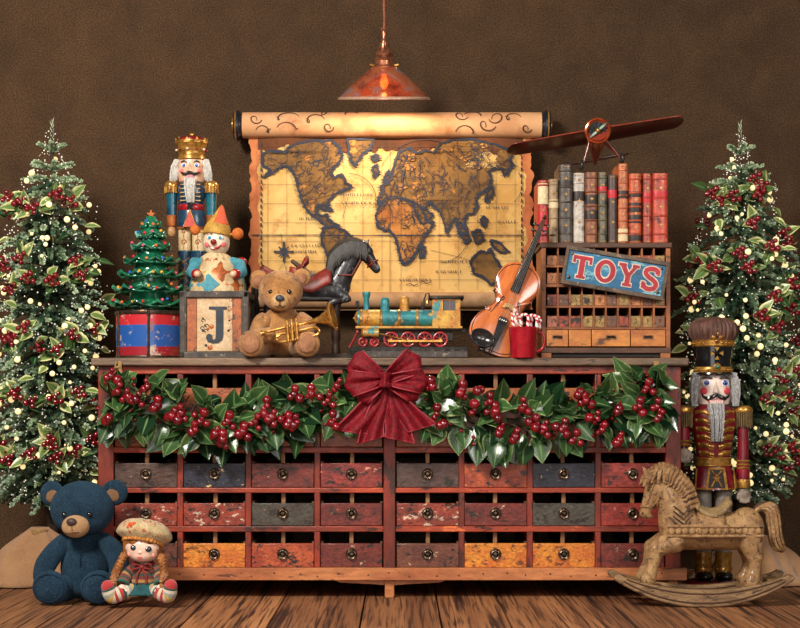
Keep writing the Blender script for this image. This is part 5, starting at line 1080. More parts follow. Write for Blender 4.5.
# ================================================================ pigeonhole cabinet, sign, books, aeroplane
oak = mat('honey_oak', (164, 96, 50), .5, 0, (120, 68, 36), 22, chips=(((70, 42, 26), .59, 40),), bump=.3, stretch=(.4, 1, 1)); oakd = mat('dark_oak', (98, 62, 40), .55, 0, (66, 42, 28), 24, chips=(((150, 100, 64), .64, 40),), bump=.3, stretch=(.4, 1, 1))
OF = Fr(606, .17, CT); T = Thing('pigeonhole_cabinet', 'small oak pigeonhole cabinet of tiny drawers standing under the row of books', 'cabinet', OF); p = T.p; by = OF.by; OD = 62
def bx(mb, x0, x1, y0, y1, d0, d1, m): a = p(x0, y1, d0); b = p(x1, y0, d1); mb.box((a + b) / 2, b - a, m)
mb = MB(); bx(mb, 540, 672, 242.6, 248, -1.5, OD, oakd); T.part(mb, 'top_board', bevel=.8)
for a, b in ((541.5, 546), (666, 670.5)): mb = MB(); bx(mb, a, b, 248, 352, 0, OD - 1, oak); T.part(mb, 'side_panel', bevel=.5)
mb = MB(); bx(mb, 546, 666, 248, 352, OD - 4, OD - 1, inner_w); T.part(mb, 'back_panel')
rws = [(249, 255.5, 265), (267.4, 273, 283.6), (287, 294.6, 305.4), (307.8, 316, 327)]
mb = MB()
for y0, y1 in ((265.2, 267.4), (284, 287), (305.6, 307.8), (327.2, 329.6)): bx(mb, 546, 666, y0, y1, 0, OD - 4, oak)
T.part(mb, 'shelf', bevel=.3)
mb = MB(); cw = 12.0
for k in range(1, 10): x = 546 + cw * k; bx(mb, x - .9, x + .9, 248, 328, .4, OD - 4, oak)
T.part(mb, 'divider', bevel=.2)
mb = MB(); bx(mb, 541, 671, 347.6, 353, -.6, OD - 1, oakd); bx(mb, 544, 668, 353, 357, 3, OD - 4, inner_w); T.part(mb, 'plinth', bevel=.4)
for x in (546.5, 665.5):
    for d in (4, OD - 8): mb = MB(); bx(mb, x - 5, x + 5, 352.6, by, d - 4, d + 4, oak); T.part(mb, 'foot', bevel=.6)
dc = [worn('tiny_drawer_' + n, c, c2) for n, c, c2 in (('tan', (190, 122, 66), (150, 88, 48)), ('olive', (168, 136, 70), (132, 100, 54)), ('brick', (164, 72, 44), (128, 52, 36)), ('brown', (120, 78, 52), (92, 58, 40)), ('rose', (190, 118, 90), (160, 90, 66)))]
ink_n = mat('faded_number', (66, 42, 28), .7)
nums = ['1', '7', '1', '8', '5', '3', '4', '1', '6', '2', '7', '1', '9', '8', '2', '6', '1', '5', '3', '0', '1', '1', '5', '1', '8', '3', '1', '1', '7', '4', '1', '3', '1', '5', '7', '1', '1', '2', '1', '9']; pal = [0, 3, 1, 2, 0, 1, 3, 0, 2, 1] * 2 + [2, 3, 1, 1, 0, 3, 1, 0, 3, 1] + [4, 2, 2, 1, 1, 3, 2, 1, 1, 3]
for ri, (yo, yt, yb) in enumerate(rws):
    for k in range(10):
        x0 = 546 + cw * k + 1.2; x1 = x0 + cw - 2.4; h = yb - yt; m = dc[pal[ri * 10 + k]]
        mb = MB(); mb.box((0, 1, h / 2), (x1 - x0, 2, h), m); mb.box((0, OD / 2 - 4, .5), (x1 - x0 - .6, OD - 14, .8), inner_w)
        for s_ in (-1, 1): mb.box((s_ * ((x1 - x0) / 2 - .7), OD / 2 - 4, h / 2 + .5), (.9, OD - 14, h + 1), side_w)
        o = T.part(mb, 'drawer', bevel=.25, loc=p((x0 + x1) / 2, yb, rnd.uniform(-.2, 1.4)) * T.S)
        mb = MB(); textmesh(mb, nums[ri * 10 + k], h * .62, ink_n, rotT((0, -.12, h * .5)), .06); T.part(mb, 'number', o, smooth=0)
for k, (x0, x1) in enumerate(((546.6, 568), (568.8, 591), (591.8, 630), (630.8, 665.4))):
    h = 16.4; w = x1 - x0; mb = MB(); mb.box((0, 1.2, h / 2), (w, 2.4, h), mat('amber_drawer_front', (206, 134, 58), .42, 0, (166, 92, 40), 24, chips=(((84, 50, 28), .58, 30),), bump=.35, stretch=(.5, 1, 1), coat=.2)); mb.box((0, OD / 2 - 4, h / 2), (w - 1, OD - 14, h - 2), inner_w)
    o = T.part(mb, 'wide_drawer', bevel=.4, loc=p((x0 + x1) / 2, 346.4, -.5) * T.S)
    if k in (0, 3) or k == 2: mb = MB(); mb.box((0, -.4, h * .56), (10, .8, 3.6), bronze); mb.grid(lambda u, v: V(((u - .5) * 8, -.6 - 1.8 * sin(pi * v), h * .56 + 1.6 - 2.6 * v)), 8, 6, bronze); T.part(mb, 'cup_pull', o)
otop = CT + (by - 242.6) * T.S

# ---------------------------------------------------------------- TOYS sign
SF = Fr(615, .152, H + (HZ - 273) * 4.152 / F); T = Thing('shop_sign', 'tilted blue board lettered TOYS in red, fixed on the pigeonhole cabinet', 'sign', SF, rot=(0, R(9.7), 0))
blu = mat('distressed_blue_board', (40, 118, 156), .5, 0, (28, 88, 128), 16, chips=(((120, 178, 190), .57, 30), ((54, 60, 66), .63, 40)), bump=.3, stretch=(.4, 1, 1)); fw = mat('driftwood_frame', (110, 92, 74), .65, 0, (70, 58, 48), 30, chips=(((150, 130, 108), .6, 50),), bump=.5)
mb = MB(); mb.box((0, 1, 0), (98, 3, 32), blu); T.part(mb, 'board')
mb = MB()
for z in (-17.4, 17.4): mb.box((0, 0, z), (104, 5, 4.2), fw)
for x in (-50.4, 50.4): mb.box((x, 0, 0), (3.4, 4.8, 33), fw)
T.part(mb, 'frame', bevel=.6)
lred = mat('red_sign_letter', (186, 34, 48), .4, 0, (146, 24, 38), 30); lw = mat('white_letter_edge', (226, 214, 200), .5, 0, (196, 176, 156), 40)
def letter(shapes, cx):
    mb = MB(); X = MX.Translation((cx, 0, 0))
    for w, d0, d1, m in ((1.5, -1.2, -.4, lw), (0, -1.9, -1.0, lred)):
        for si, sh in enumerate(shapes):
            d0 = d0 - .012
            if sh[0] == 'o': k = 40; pts = [(sh[1] * cos(2 * pi * i / k), sh[2] * sin(2 * pi * i / k)) for i in range(k)]; inn = [(sh[3] * cos(2 * pi * i / k), sh[4] * sin(2 * pi * i / k)) for i in range(k)]; g_ = w * .75; vs = []; fs = []
            if sh[0] == 'o':
                for (a, b), (c, d) in zip(pts, inn): ra = 1 + g_ / sh[1]; rb = 1 - g_ / sh[3]; vs += [(a * ra, d0, b * ra), (c * rb, d0, d * rb), (a * ra, d1, b * ra), (c * rb, d1, d * rb)]
                for i in range(k): q, r = 4 * i, 4 * ((i + 1) % k); fs += [(q, q + 1, r + 1, r), (q, r, r + 2, q + 2), (q + 1, q + 3, r + 3, r + 1)]
                mb.add(vs, fs, m, X)
            else:
                pts, wd = sh[1], sh[2]; wd = [v + w * 1.5 for v in wd] if hasattr(wd, '__len__') else wd + w * 1.5
                P2 = [V(q) for q in pts]; e0 = (P2[0] - P2[1]).normalized() * w * .75; e1 = (P2[-1] - P2[-2]).normalized() * w * .75; P2[0] = P2[0] + e0; P2[-1] = P2[-1] + e1
                mb.prism(stroke([tuple(q) for q in P2], wd), d0, d1, m, X)
    return mb
LH = 11
Tt = [('s', [(0, -LH), (0, LH)], 5), ('s', [(-9, LH - 1.6), (9, LH - 1.6)], 3.4), ('s', [(-4.4, -LH + 1.2), (4.4, -LH + 1.2)], 2.6), ('s', [(-8.2, LH), (-8.2, LH - 7)], 2.4), ('s', [(8.2, LH), (8.2, LH - 7)], 2.4)]
Oo = [('o', 10, 11.3, 5.2, 7.6)]
Yy = [('s', [(0, -LH), (0, 0)], 4.8), ('s', [(0, -1), (-7, LH - 1)], 4.4), ('s', [(0, -1), (7, LH - 1)], 3.2), ('s', [(-4.2, -LH + 1.2), (4.2, -LH + 1.2)], 2.6), ('s', [(-10.4, LH - 1.2), (-3, LH - 1.2)], 2.6), ('s', [(3.4, LH - 1.2), (10, LH - 1.2)], 2.6)]
Ss = [('s', sm2([(6.4, 6), (4.6, 9.4), (0, 10.2), (-5, 8.4), (-5.6, 4.4), (-1.6, 1.2), (3.4, -1.4), (6, -5), (4, -9), (-1, -10.2), (-5.4, -8.6), (-7, -5)], 4, False), 4.4), ('s', [(7, 10), (7, 4.4)], 2.2), ('s', [(-7.4, -10), (-7.4, -3.6)], 2.2)]
for s_, x in ((Tt, -34), (Oo, -10), (Yy, 13), (Ss, 36)): T.part(letter(s_, x), 'letter', smooth=30)
for x in (-45, 45):
    for z in (-12, 12): mb = MB(); mb.lathe([(1.8, 0), (1.6, .8), (.8, 1.3), (0, 1.4)], bronze, dirT((x, -.4, z), (0, -1, 0)), 12); T.part(mb, 'screw')

# ---------------------------------------------------------------- books
def leatherm(n, c, c2, sc=30): return mat(n, c, .42, 0, c2, sc, chips=(((c[0] * .45, c[1] * .42, c[2] * .4), .58, 44), ((min(255, c[0] * 1.25 + 20), min(255, c[1] * 1.25 + 26), min(255, c[2] * 1.25 + 26)), .63, 50)), bump=.4, bsc=200, coat=.15)
page = mat('yellowed_pages', (206, 184, 140), .9, 0, (170, 144, 100), 200, stretch=(1, 1, .1)); gilt = mat('gilt_tooling', (212, 166, 92), .35, .7, (160, 112, 58), 80); dlab = mat('dark_label', (44, 30, 26), .5); rlab = mat('crimson_label', (186, 30, 40), .45); clab = mat('cream_label', (216, 196, 154), .6)
bk = [  # x0 x1 top colour col2 bands label(s) description
 (538.4, 548.4, 180, (176, 44, 40), (140, 34, 32), 2, [(.62, .95, clab), (.25, .5, rlab)], 'slim red and cream book at the left end of the book row'),
 (549.2, 558.6, 179, (164, 138, 104), (128, 104, 78), 4, [(.55, .68, clab)], 'pale tan book second from the left end of the row'),
 (559.2, 573, 164.5, (84, 74, 64), (58, 50, 46), 5, [(.70, .80, dlab)], 'tall thick grey brown book with dark bands'),
 (573.7, 585, 172.6, (196, 188, 176), (160, 152, 142), 1, [(.6, .74, dlab)], 'silvery white book with a dark emblem'),
 (585.6, 598, 172, (142, 82, 48), (104, 58, 36), 5, [(.30, .46, dlab), (.55, .68, dlab)], 'brown ribbed book beside the silvery white book'),
 (598.6, 607.6, 172, (104, 100, 78), (80, 74, 58), 5, [(.70, .80, rlab)], 'grey green book with a crimson label'),
 (608.3, 617.4, 175, (78, 58, 50), (56, 44, 40), 0, [(.66, .78, rlab)], 'plain dark brown book with a small red label'),
 (618, 628.6, 163.4, (190, 110, 66), (160, 78, 46), 6, [(.56, .66, dlab), (.02, .18, clab)], 'tallest tan orange book, carrying an aeroplane wheel'),
 (629.4, 642, 173.6, (196, 88, 44), (160, 64, 36), 5, [(.66, .74, dlab), (.44, .58, dlab), (.28, .4, dlab), (.02, .14, dlab)], 'orange book with black panels on its spine'),
 (642.8, 652.6, 173.2, (172, 72, 50), (130, 50, 38), 4, [(.58, .72, rlab)], 'dark red book with a bright red label'),
 (653.2, 668.6, 173.2, (190, 74, 50), (152, 52, 38), 4, [(.62, .74, rlab)], 'wide red book at the right end of the row')]
byb = 242.6
for i, (x0, x1, yt, c, c2, nb, labs, desc) in enumerate(bk):
    f2 = Fr((x0 + x1) / 2, .17 + rnd.uniform(-.004, .010), otop); T = Thing('book', desc, 'book', f2, 'old books on the pigeonhole cabinet'); w = x1 - x0; h = byb - yt; dd = 48; m = leatherm('book_leather', c, c2); sm = leatherm('book_spine_leather', tuple(min(255, v * 1.04) for v in c), c2, 44)
    mb = MB()
    for s_ in (-1, 1): mb.box((s_ * (w / 2 - .6), 4 + dd / 2, h / 2), (1.2, dd, h), m)
    T.part(mb, 'cover', bevel=.3)
    mb = MB(); mb.box((0, 4 + dd / 2 - 1.4, h / 2), (w - 2.4, dd - 3, h - 3), page); T.part(mb, 'pages')
    def spine(u, v, w=w, h=h): a = -pi / 2 + pi * u; return V((w / 2 * sin(a), 4.4 - 4.2 * cos(a) ** .8, h * v))
    mb = MB(); mb.grid(lambda u, v: spine(u, v), 12, 6, sm); mb.box((0, 4.2, h / 2), (w - .4, .6, h), sm)
    mb.grid(lambda u, v: V((w / 2 * (2 * u - 1) * .98, 4.4 - 4.2 * v * max(0, cos(-pi / 2 + pi * u)) ** .8, h - .05)), 12, 3, sm); sp = T.part(mb, 'spine', smooth=60)
    def band(z, hh, m_, par, nm, out=.5, sx=1.0):
        mb = MB(); mb.grid(lambda u, v: V((sx * (w / 2 + .2) * sin((-pi / 2 + pi * u) * (1 if sx == 1 else .98)), 4.4 - (4.2 + out * sin(pi * (.08 + .84 * v))) * max(.02, cos(-pi / 2 + pi * u)) ** .8, z + hh * v)), 14, 4, m_); T.part(mb, nm, par, smooth=180)
    for k in range(nb): z = h * (.12 + .8 * k / max(1, nb - 1)) if nb > 1 else h * .86; band(z - .9, 1.8, m, sp, 'raised_band', 1.1); 
    for a, b, lm in labs: band(h * a, h * (b - a), lm, sp, 'label', .35)
    mb = MB()
    for k in range(max(2, nb) + (1 if nb else 0)):
        z = h * (.12 + .8 * (k + .5) / max(1, max(2, nb) - 1)) if nb > 1 else h * (.3 + .3 * k)
        if z > h * .95: continue
        s_ = min(2.2, w * .2)
        mb.prism(star(4, s_, s_ * .4), -.15, .15, gilt, MX.Translation((0, -.75, z)))
    for z in (h * .02, h * .97): mb.box((0, -.3, z), (w * .5, .5, .5), gilt)
    T.part(mb, 'gilt_print', sp, smooth=0)

# ---------------------------------------------------------------- model aeroplane
AF = Fr(597, .20, H + (HZ - 150) * 4.20 / F); T = Thing('model_aeroplane', 'red brown wooden model aeroplane perched on top of the books', 'toy aeroplane', AF); p = T.p
mah = mat('polished_mahogany', (140, 52, 30), .22, 0, (96, 34, 24), 14, stretch=(.3, 1, 1), coat=.7, grime=.15); mahd = mat('dark_mahogany', (84, 34, 26), .3, 0, (56, 26, 22), 14, stretch=(.3, 1, 1), coat=.5, grime=.2); cop = mat('copper_cowl', (206, 92, 48), .22, .6, (150, 60, 34), 30, coat=.4)
mb = MB()
def wing(s_, x1, y1, x0=597, y0=134.4):
    def f(u, v):     # u span, v round the section
        a = 2 * pi * v; ch = 15 * (1 - .18 * u) * (1 if u < .9 else sqrt(max(0.02, 1 - ((u - .9) / .1) ** 2 * .9))); th = 2.2 * (1 - .5 * u) * (1 if u < .92 else .55)
        c = p(x0 + (x1 - x0) * u, y0 + (y1 - y0) * u, 10); tilt = .34
        return c + V((0, ch * cos(a) * cos(tilt) - th * sin(a) * sin(tilt), th * sin(a) * cos(tilt) - ch * cos(a) * sin(tilt)))
    mb.grid(f, 30, 20, mahd)
    mb.tube([f(i / 30, .5) + V((0, 0, .2)) for i in range(30)], [1.15 - .6 * i / 30 for i in range(30)], mah, 6)
wing(-1, 508, 149); wing(1, 685, 119.5); T.part(mb, 'wing', smooth=60)
mb = MB(); axs = dirT(p(595.5, 133.6, -16), V((4.4, 54, -20))); mb.lathe([(10.6, 0), (11, 3), (10.8, 9), (10, 16), (7.4, 30), (4.4, 50), (2, 66), (.6, 70), (0, 70.4)], mah, axs, 28); T.part(mb, 'fuselage')
mb = MB(); axc = dirT(p(595.5, 133.6, -16), V((0, -1, -.06))); mb.lathe([(12, -5), (13, 0), (12.6, 2.4), (11.2, 3), (10.2, 2), (10, -1), (0, -1.2)], cop, axc, 32); cw_ = T.part(mb, 'engine_cowl')
mb = MB(); mb.lathe([(9, 0), (8.6, .4), (0, .5)], mat('black_radial_engine', (26, 28, 30), .35, .5), axc, 24)
for k in range(9): a = 2 * pi * k / 9; mb.cyl(axc @ V((2.4 * cos(a), 2.4 * sin(a), .8)), axc @ V((8.2 * cos(a), 8.2 * sin(a), .8)), .9, 1.2, mat('grey_cylinder', (66, 74, 72), .35, .7), 8)
T.part(mb, 'engine', cw_)
mb = MB()
for s_ in (-1, 1): mb.grid(lambda u, v: axc @ V((s_ * (11 * u) * .75 + (v - .5) * 1.5 * sin(pi * (.15 + .8 * u)), s_ * (11 * u) * .66 - (v - .5) * 2.2 * sin(pi * (.15 + .8 * u)), 3.6 + (v - .5) * 1.2)), 8, 3, mat('pale_propeller', (150, 172, 156), .3, .6))
mb.lathe([(2.2, 2), (2, 3.6), (1.2, 5), (0, 5.4)], brass, axc, 14); T.part(mb, 'propeller', smooth=180, solid=.7)
mb = MB(); mb.grid(lambda u, v: p(563 + 72 * u, 159.5 - 13 * u, 46) + V((0, (7.5 * sin(pi * (.1 + .8 * u))) * (2 * v - 1), 0)), 16, 4, mahd); T.part(mb, 'tailplane', smooth=180, solid=1.8)
mb = MB(); mb.prism([(-7, 0), (7, 0), (7, 9), (1, 12), (-4, 6)], -.8, .8, mahd, MX.Translation(p(601.6, 154, 48)) @ MX.Rotation(pi / 2, 4, 'Z')); T.part(mb, 'tail_fin', bevel=.4)
for x, y, sx in ((580.6, 166.4, 589), (621, 159.4, 606)):
    mb = MB(); mb.cyl(p(sx, 142, -6), p(x + (1.5 if x < 600 else -1.5), y - .5, -6), 1.1, .9, mah, 10); mb.cyl(p(sx, 142, 8), p(x + (1.5 if x < 600 else -1.5), y - .5, -6), .9, .8, mah, 10); st = T.part(mb, 'landing_strut')
    mb = MB(); mb.torus(p(x, y, -6), 3.4, 1.9, blackw, (1, .15, 0), 24, 10); mb.cyl(p(x - 1.2, y, -6), p(x + 1.2, y, -6), 2.4, 2.4, bronze, 14); T.part(mb, 'wheel', st)
mb = MB(); mb.cap(p(604, 124.6, -12), p(600, 127, -14), 1.6, 1.4, brass, 10, 4); T.part(mb, 'exhaust')
# ================================================================ toys on the floor
def plush_mat(n, c, c2, tip):
    t = NT(n); v = t.coord((1, 1, 1), False); f = t.noise(v, 420, 4, .7); g_ = t.noise(v, 26, 5, .6)
    col = t.mix(t.ramp(g_, .35, .65), lin(c), lin(c2)); col = t.mix(t.ramp(f, .52, .72), col, lin(tip)); t.link(col, t.b.inputs['Base Color']); t.b.inputs['Roughness'].default_value = .9; t.b.inputs['Specular IOR Level'].default_value = .2
    t.b.inputs['Sheen Weight'].default_value = .6; t.b.inputs['Sheen Roughness'].default_value = .45; t.b.inputs['Sheen Tint'].default_value = lin(tip)
    t.bump(t.noise(v, 300, 4, .75), .9, .005); return t.m
blue = plush_mat('navy_teal_plush', (19, 38, 54), (29, 52, 70), (64, 96, 116)); tanp = plush_mat('tan_plush', (168, 128, 90), (190, 148, 108), (214, 178, 138)); innr = plush_mat('brown_inner_plush', (120, 88, 62), (140, 104, 74), (160, 126, 92))
T = Thing('blue_teddy_bear', 'dark blue plush teddy bear with a tan muzzle sitting on the floor', 'teddy bear', Fr(82, -.07, 0)); p = T.p
mb = MB(); mb.ell(p(85, 568, 2), (25, 22, 31), blue); mb.ell(p(84, 545, 2), (22, 17, 18), blue); mb.ell(p(85, 586, 2), (30, 22, 13), blue); bdy = T.part(mb, 'body', remesh=1.7, soft=6)
mb = MB(); mb.tube([p(84.5, 538 + t * 3.2, -16 - 5.6 * sin((t + 2) * .23)) for t in range(13)], .5, plush_mat('seam', (16, 34, 54), (20, 40, 60), (30, 54, 76)), 4); T.part(mb, 'seam', bdy)
mb = MB(); mb.ell(p(83.5, 508, -6), (32, 27, 27.6), blue, seg=32, n=20); mb.ell(p(83.5, 517, -8), (29, 24, 18), blue); hd = T.part(mb, 'head', remesh=1.7, soft=6)
for x, y, s_ in ((52.6, 493.6, -1), (115, 492.6, 1)):
    mb = MB(); mb.ell(p(x, y, -2), (13.2, 6, 13), blue, (0, 0, s_ * .3)); e = T.part(mb, 'ear', hd, smooth=180); mb = MB(); mb.ell(p(x - s_ * .6, y + 1.6, -6.4), (7.4, 2.4, 7.2), innr, (0, 0, s_ * .3)); T.part(mb, 'inner_ear', e)
mb = MB(); mb.ell(p(82, 524, -31), (13.6, 10.5, 11.2), tanp, seg=28, n=18); mz = T.part(mb, 'muzzle', hd)
mb = MB(); mb.ell(p(80, 519, -40.4), (5.2, 3.6, 3.9), mat('brown_velvet_nose', (62, 40, 36), .55, sheen=.4)); T.part(mb, 'nose', mz)
mb = MB(); mb.tube([p(80.4, 522, -41.6), p(80.8, 527.6, -41)], .45, mat('brown_mouth_thread', (82, 54, 40), .9), 5); mb.tube([p(73, 529.6, -37.2), p(77, 530.8, -39.8), p(81, 529.4, -40.8), p(86, 529.4, -40), p(90, 527, -37.4)], .5, mat('brown_mouth_thread', (82, 54, 40), .9), 5); T.part(mb, 'mouth', mz)
for x in (70.6, 95.4): mb = MB(); mb.ell(p(x, 512.4, -30.2), 2.6, eye_b); T.part(mb, 'eye', hd)
def limb(pts, rs, m, nm, k=6, **kw):
    P2 = smoothpath(pts, k); n = len(P2) - 1; rr = []
    for i in range(n + 1): q = i / n * (len(rs) - 1); a = min(int(q), len(rs) - 2); rr.append(rs[a] + (rs[a + 1] - rs[a]) * (q - a))
    mb = MB(); mb.tube(P2, rr, m, 18); mb.ell(P2[0], rr[0], m, seg=18); mb.ell(P2[-1], rr[-1], m, seg=18); return T.part(mb, nm, **kw)
limb([p(65, 542, 0), p(57, 551, -8), p(49.5, 563, -16), p(48, 574, -24)], [9.4, 10.6, 10.8, 9.6], blue, 'arm', remesh=1.6, soft=5)
limb([p(103, 541, 0), p(114, 549, -8), p(121, 561, -14), p(122, 572, -20)], [9.4, 10.4, 10.4, 9.4], blue, 'arm', remesh=1.6, soft=5)
for kx, fx, s_ in ((70, 57.5, -1), (97, 105, 1)):
    mb = MB(); mb.cap(p(kx, 587, -4), p(fx, 587, -30), 13, 14, blue, 22); mb.ell(p(fx, 583.6, -33), (18.4, 10, 17), blue, (0, 0, s_ * .15)); lg = T.part(mb, 'leg', remesh=1.7, soft=5)
    mb = MB(); mb.tube([V(q) for q in [p(fx + 14.6 * cos(a * pi / 14), 583.6 - 13.6 * sin(a * pi / 14), -40.3) for a in range(28)]], .5, plush_mat('seam', (16, 34, 54), (20, 40, 60), (50, 84, 110)), 4, closed=True); T.part(mb, 'sole_seam', lg)

# ---------------------------------------------------------------- doll
T = Thing('doll', 'small doll in a knitted beret, braids and striped socks beside the blue bear', 'doll', Fr(145, -.155, 0)); p = T.p
porc = mat('porcelain_skin', (236, 204, 184), .28, 0, (226, 184, 164), 20, coat=.4, grime=0); rosy = mat('rosy_cheek', (226, 150, 128), .4, grime=0)
def knit(n, cols_, period, axis=2, sc=F / 3.85):
    t = NT(n); v = t.coord((1, 1, 1), False); sx = t.new('ShaderNodeSeparateXYZ'); t.link(v, sx.inputs[0]); at = t.new('ShaderNodeAttribute', attribute_name='tone'); sp = t.new('ShaderNodeSeparateColor'); t.link(at.outputs['Color'], sp.inputs[0])
    q = t.new('ShaderNodeValToRGB'); q.color_ramp.interpolation = 'CONSTANT'; e = q.color_ramp.elements; n_ = len(cols_); e[0].position = 0; e[0].color = lin(cols_[0]); e[1].position = 1 / n_; e[1].color = lin(cols_[1])
    for i in range(2, n_): k = e.new(i / n_); k.color = lin(cols_[i])
    fr_ = t.new('ShaderNodeMath', operation='FRACT'); mu = t.new('ShaderNodeMath', operation='MULTIPLY'); mu.inputs[1].default_value = period; t.link(sp.outputs[0], mu.inputs[0]); t.link(mu.outputs[0], fr_.inputs[0]); t.link(fr_.outputs[0], q.inputs[0])
    nz = t.noise(v, 600, 3); t.link(t.mix(t.ramp(nz, .3, .7), t.mix(.35, q.outputs[0], (0.02, .015, .01, 1)), q.outputs[0]), t.b.inputs['Base Color']); t.b.inputs['Roughness'].default_value = .95; t.b.inputs['Sheen Weight'].default_value = .3; t.bump(nz, .8, .003); return t.m
def stube(mb, pts, rs, m, seg=16, k=6, t0=0, t1=1):
    P2 = smoothpath(pts, k); n = len(P2) - 1; rr = []
    for i in range(n + 1): q = i / n * (len(rs) - 1); a = min(int(q), len(rs) - 2); rr.append(rs[a] + (rs[a + 1] - rs[a]) * (q - a))
    o = len(mb.v); mb.tube(P2, rr, m, seg); mb.usecol = True
    for i in range(o, len(mb.v)): mb.c[i] = (t0 + (t1 - t0) * ((i - o) // seg) / n * .999, 0, 0, 1)
sweater = knit('striped_sweater_knit', [(58, 70, 54), (150, 70, 44), (46, 56, 48), (184, 132, 70), (120, 44, 40)], 2.0); sock = knit('striped_sock_knit', [(224, 212, 186), (196, 44, 52), (228, 214, 190), (222, 176, 74), (168, 168, 150), (226, 214, 190), (44, 76, 70), (196, 50, 52)], 1.9); hairb = mat('honey_brown_hair', (168, 106, 50), .5, 0, (112, 66, 30), 90, stretch=(1, 1, .2), bump=.8, bsc=300); tealk = mat('teal_skirt_knit', (28, 88, 92), .9, 0, (20, 62, 68), 40, bump=.8, bsc=500)
mb = MB(); P2 = [p(144, 590, -2), p(144, 580, -2), p(144, 570, -2), p(144, 563, -2)]; stube(mb, P2, [15, 14, 12, 7], sweater, 20); T.part(mb, 'torso')
mb = MB(); mb.grid(lambda u, v: V((-1 + (13 + 12 * v + 1.6 * sin(u * 2 * pi * 9) * v) * cos(2 * pi * u), -4 + (9 + 11 * v + 1.2 * sin(u * 2 * pi * 9) * v) * sin(2 * pi * u), 26 - 13 * v)), 72, 8, tealk, True); T.part(mb, 'skirt', smooth=180, solid=1)
hd_c = p(144, 546.4, -7)
mb = MB(); mb.ell(hd_c, (17.8, 14.8, 15.8), porc, seg=32, n=20); mb.ell(p(144, 553, -11.6), (12, 9.6, 8), porc); mb.ell(p(143.4, 550.6, -21.6), (1.5, 1.6, 1.3), porc); mb.cap(p(144, 566, -3), p(144, 556, -4), 5, 5, porc); hd = T.part(mb, 'head', remesh=1.0, soft=3)
for x, y in ((137.4, 546), (151, 547.4)):
    mb = MB(); mb.ell(p(x, y, -19.8 + .06 * abs(x - 144)), (3.7, 1.8, 3.2), mat('dark_eye_rim', (44, 30, 28), .3), seg=18, n=10); mb.ell(p(x, y, -20.6 + .06 * abs(x - 144)), (3.0, 1.5, 2.7), mat('deep_blue_eye', (30, 44, 66), .05, coat=1, grime=0), seg=18, n=10); mb.ell(p(x - 1, y - 1, -21.9), (.7, .4, .7), eyew, seg=8, n=6); mb.tube([p(x - 3.6, y - 5.4, -18.2), p(x, y - 6.6, -19), p(x + 3.6, y - 5.4, -18.2)], .35, hairb, 5); T.part(mb, 'eye', hd)  # small white dot on each eye is a painted glint
mb = MB(); mb.ell(p(143, 555.4, -21), (2.5, 1.2, 1.1), mat('coral_lips', (206, 92, 84), .3, coat=.5, grime=0)); mb.ell(p(143, 556.6, -20.8), (1.6, 1, .9), mat('coral_lips', (206, 92, 84), .3, coat=.5, grime=0)); T.part(mb, 'mouth', hd)
mb = MB()
for x, y in ((133.2, 552.6), (154.4, 553.4)): mb.ell(p(x, y, -16.6 + .1 * abs(x - 144)), (3.4, 1.4, 2.6), rosy, (0, 0, .5 if x < 144 else -.5))
T.part(mb, 'cheeks', hd)
mb = MB(); g = random.Random(5); mb.ell(p(144.6, 545, -1.5), (17, 13.2, 16.4), hairb, seg=28, n=16)
for s_ in (-1, 1):
    for k in range(16): a = k / 15; mb.tube([p(144 + s_ * (1 + 13 * a), 534, -20 + 6 * a), p(144 + s_ * (6 + 11.5 * a), 540, -20 + 8 * a), p(144 + s_ * (14 + 4.6 * a), 548 + 2 * a, -14 + 8 * a), p(144 + s_ * (17 + 2.6 * a), 557, -8 + 5 * a)], [1.2, 1.5, 1.4, .9], hairb, 6)
T.part(mb, 'hair', hd)
for pts in ([p(126.4, 553, -8), p(122.4, 562, -14), p(118.6, 572, -18), p(116.4, 582, -20)], [p(161.4, 554, -8), p(165, 563, -14), p(167, 572, -18), p(165.6, 579, -22)]):
    mb = MB(); P2 = smoothpath(pts, 6); n = len(P2)
    for w in range(3): mb.tube([q + V((2.0 * cos(i * .95 + w * 2.094), 1.4 * sin(2 * (i * .95 + w * 2.094)), 0)) for i, q in enumerate(P2)], 2.7, hairb, 8)
    e = P2[-1]; mb.torus(e, 2.2, .9, mat('cream_hair_tie', (206, 176, 120), .7), (.2, .2, 1), 14, 6)
    for k in range(7): mb.tube([e, e + V((g.uniform(-2, 2), -1, -4)), e + V((g.uniform(-4, 4), -2, -9))], [1.1, .9, .2], hairb, 5)
    T.part(mb, 'braid', hd)
# beret
mb = MB(); X = MX.Translation(p(145, 533, -3)) @ Euler((-.30, .14, 0)).to_matrix().to_4x4()
def ber(u, v): a = 2 * pi * u; r = 27.6 * sin(pi * (.02 + .60 * v)) ** .75 * (1 if v < .8 else 1 - 1.55 * (v - .8)); return V((cos(a) * r, sin(a) * r * .88, 15.5 * cos(pi * .62 * v) - 3 + .5 * sin(a * 9)))
def beret_mat():
    t = NT('speckled_beret_knit'); v = t.coord((1, 1, 1), False); n1 = t.noise(v, 80, 4, .7); n2 = t.noise(v, 420, 3); col = t.mix(t.ramp(n1, .56, .62), t.mix(t.ramp(t.noise(v, 50, 4), .4, .6), lin((206, 178, 122)), lin((224, 202, 152))), lin((196, 84, 58))); col = t.mix(t.ramp(n2, .35, .55), t.mix(.5, col, lin((110, 80, 50))), col); t.link(col, t.b.inputs['Base Color']); t.b.inputs['Roughness'].default_value = .95; t.b.inputs['Sheen Weight'].default_value = .3; t.bump(n2, 1, .004); return t.m
mb.grid(ber, 48, 18, beret_mat(), True, X); br = T.part(mb, 'beret', hd, smooth=180, solid=1)
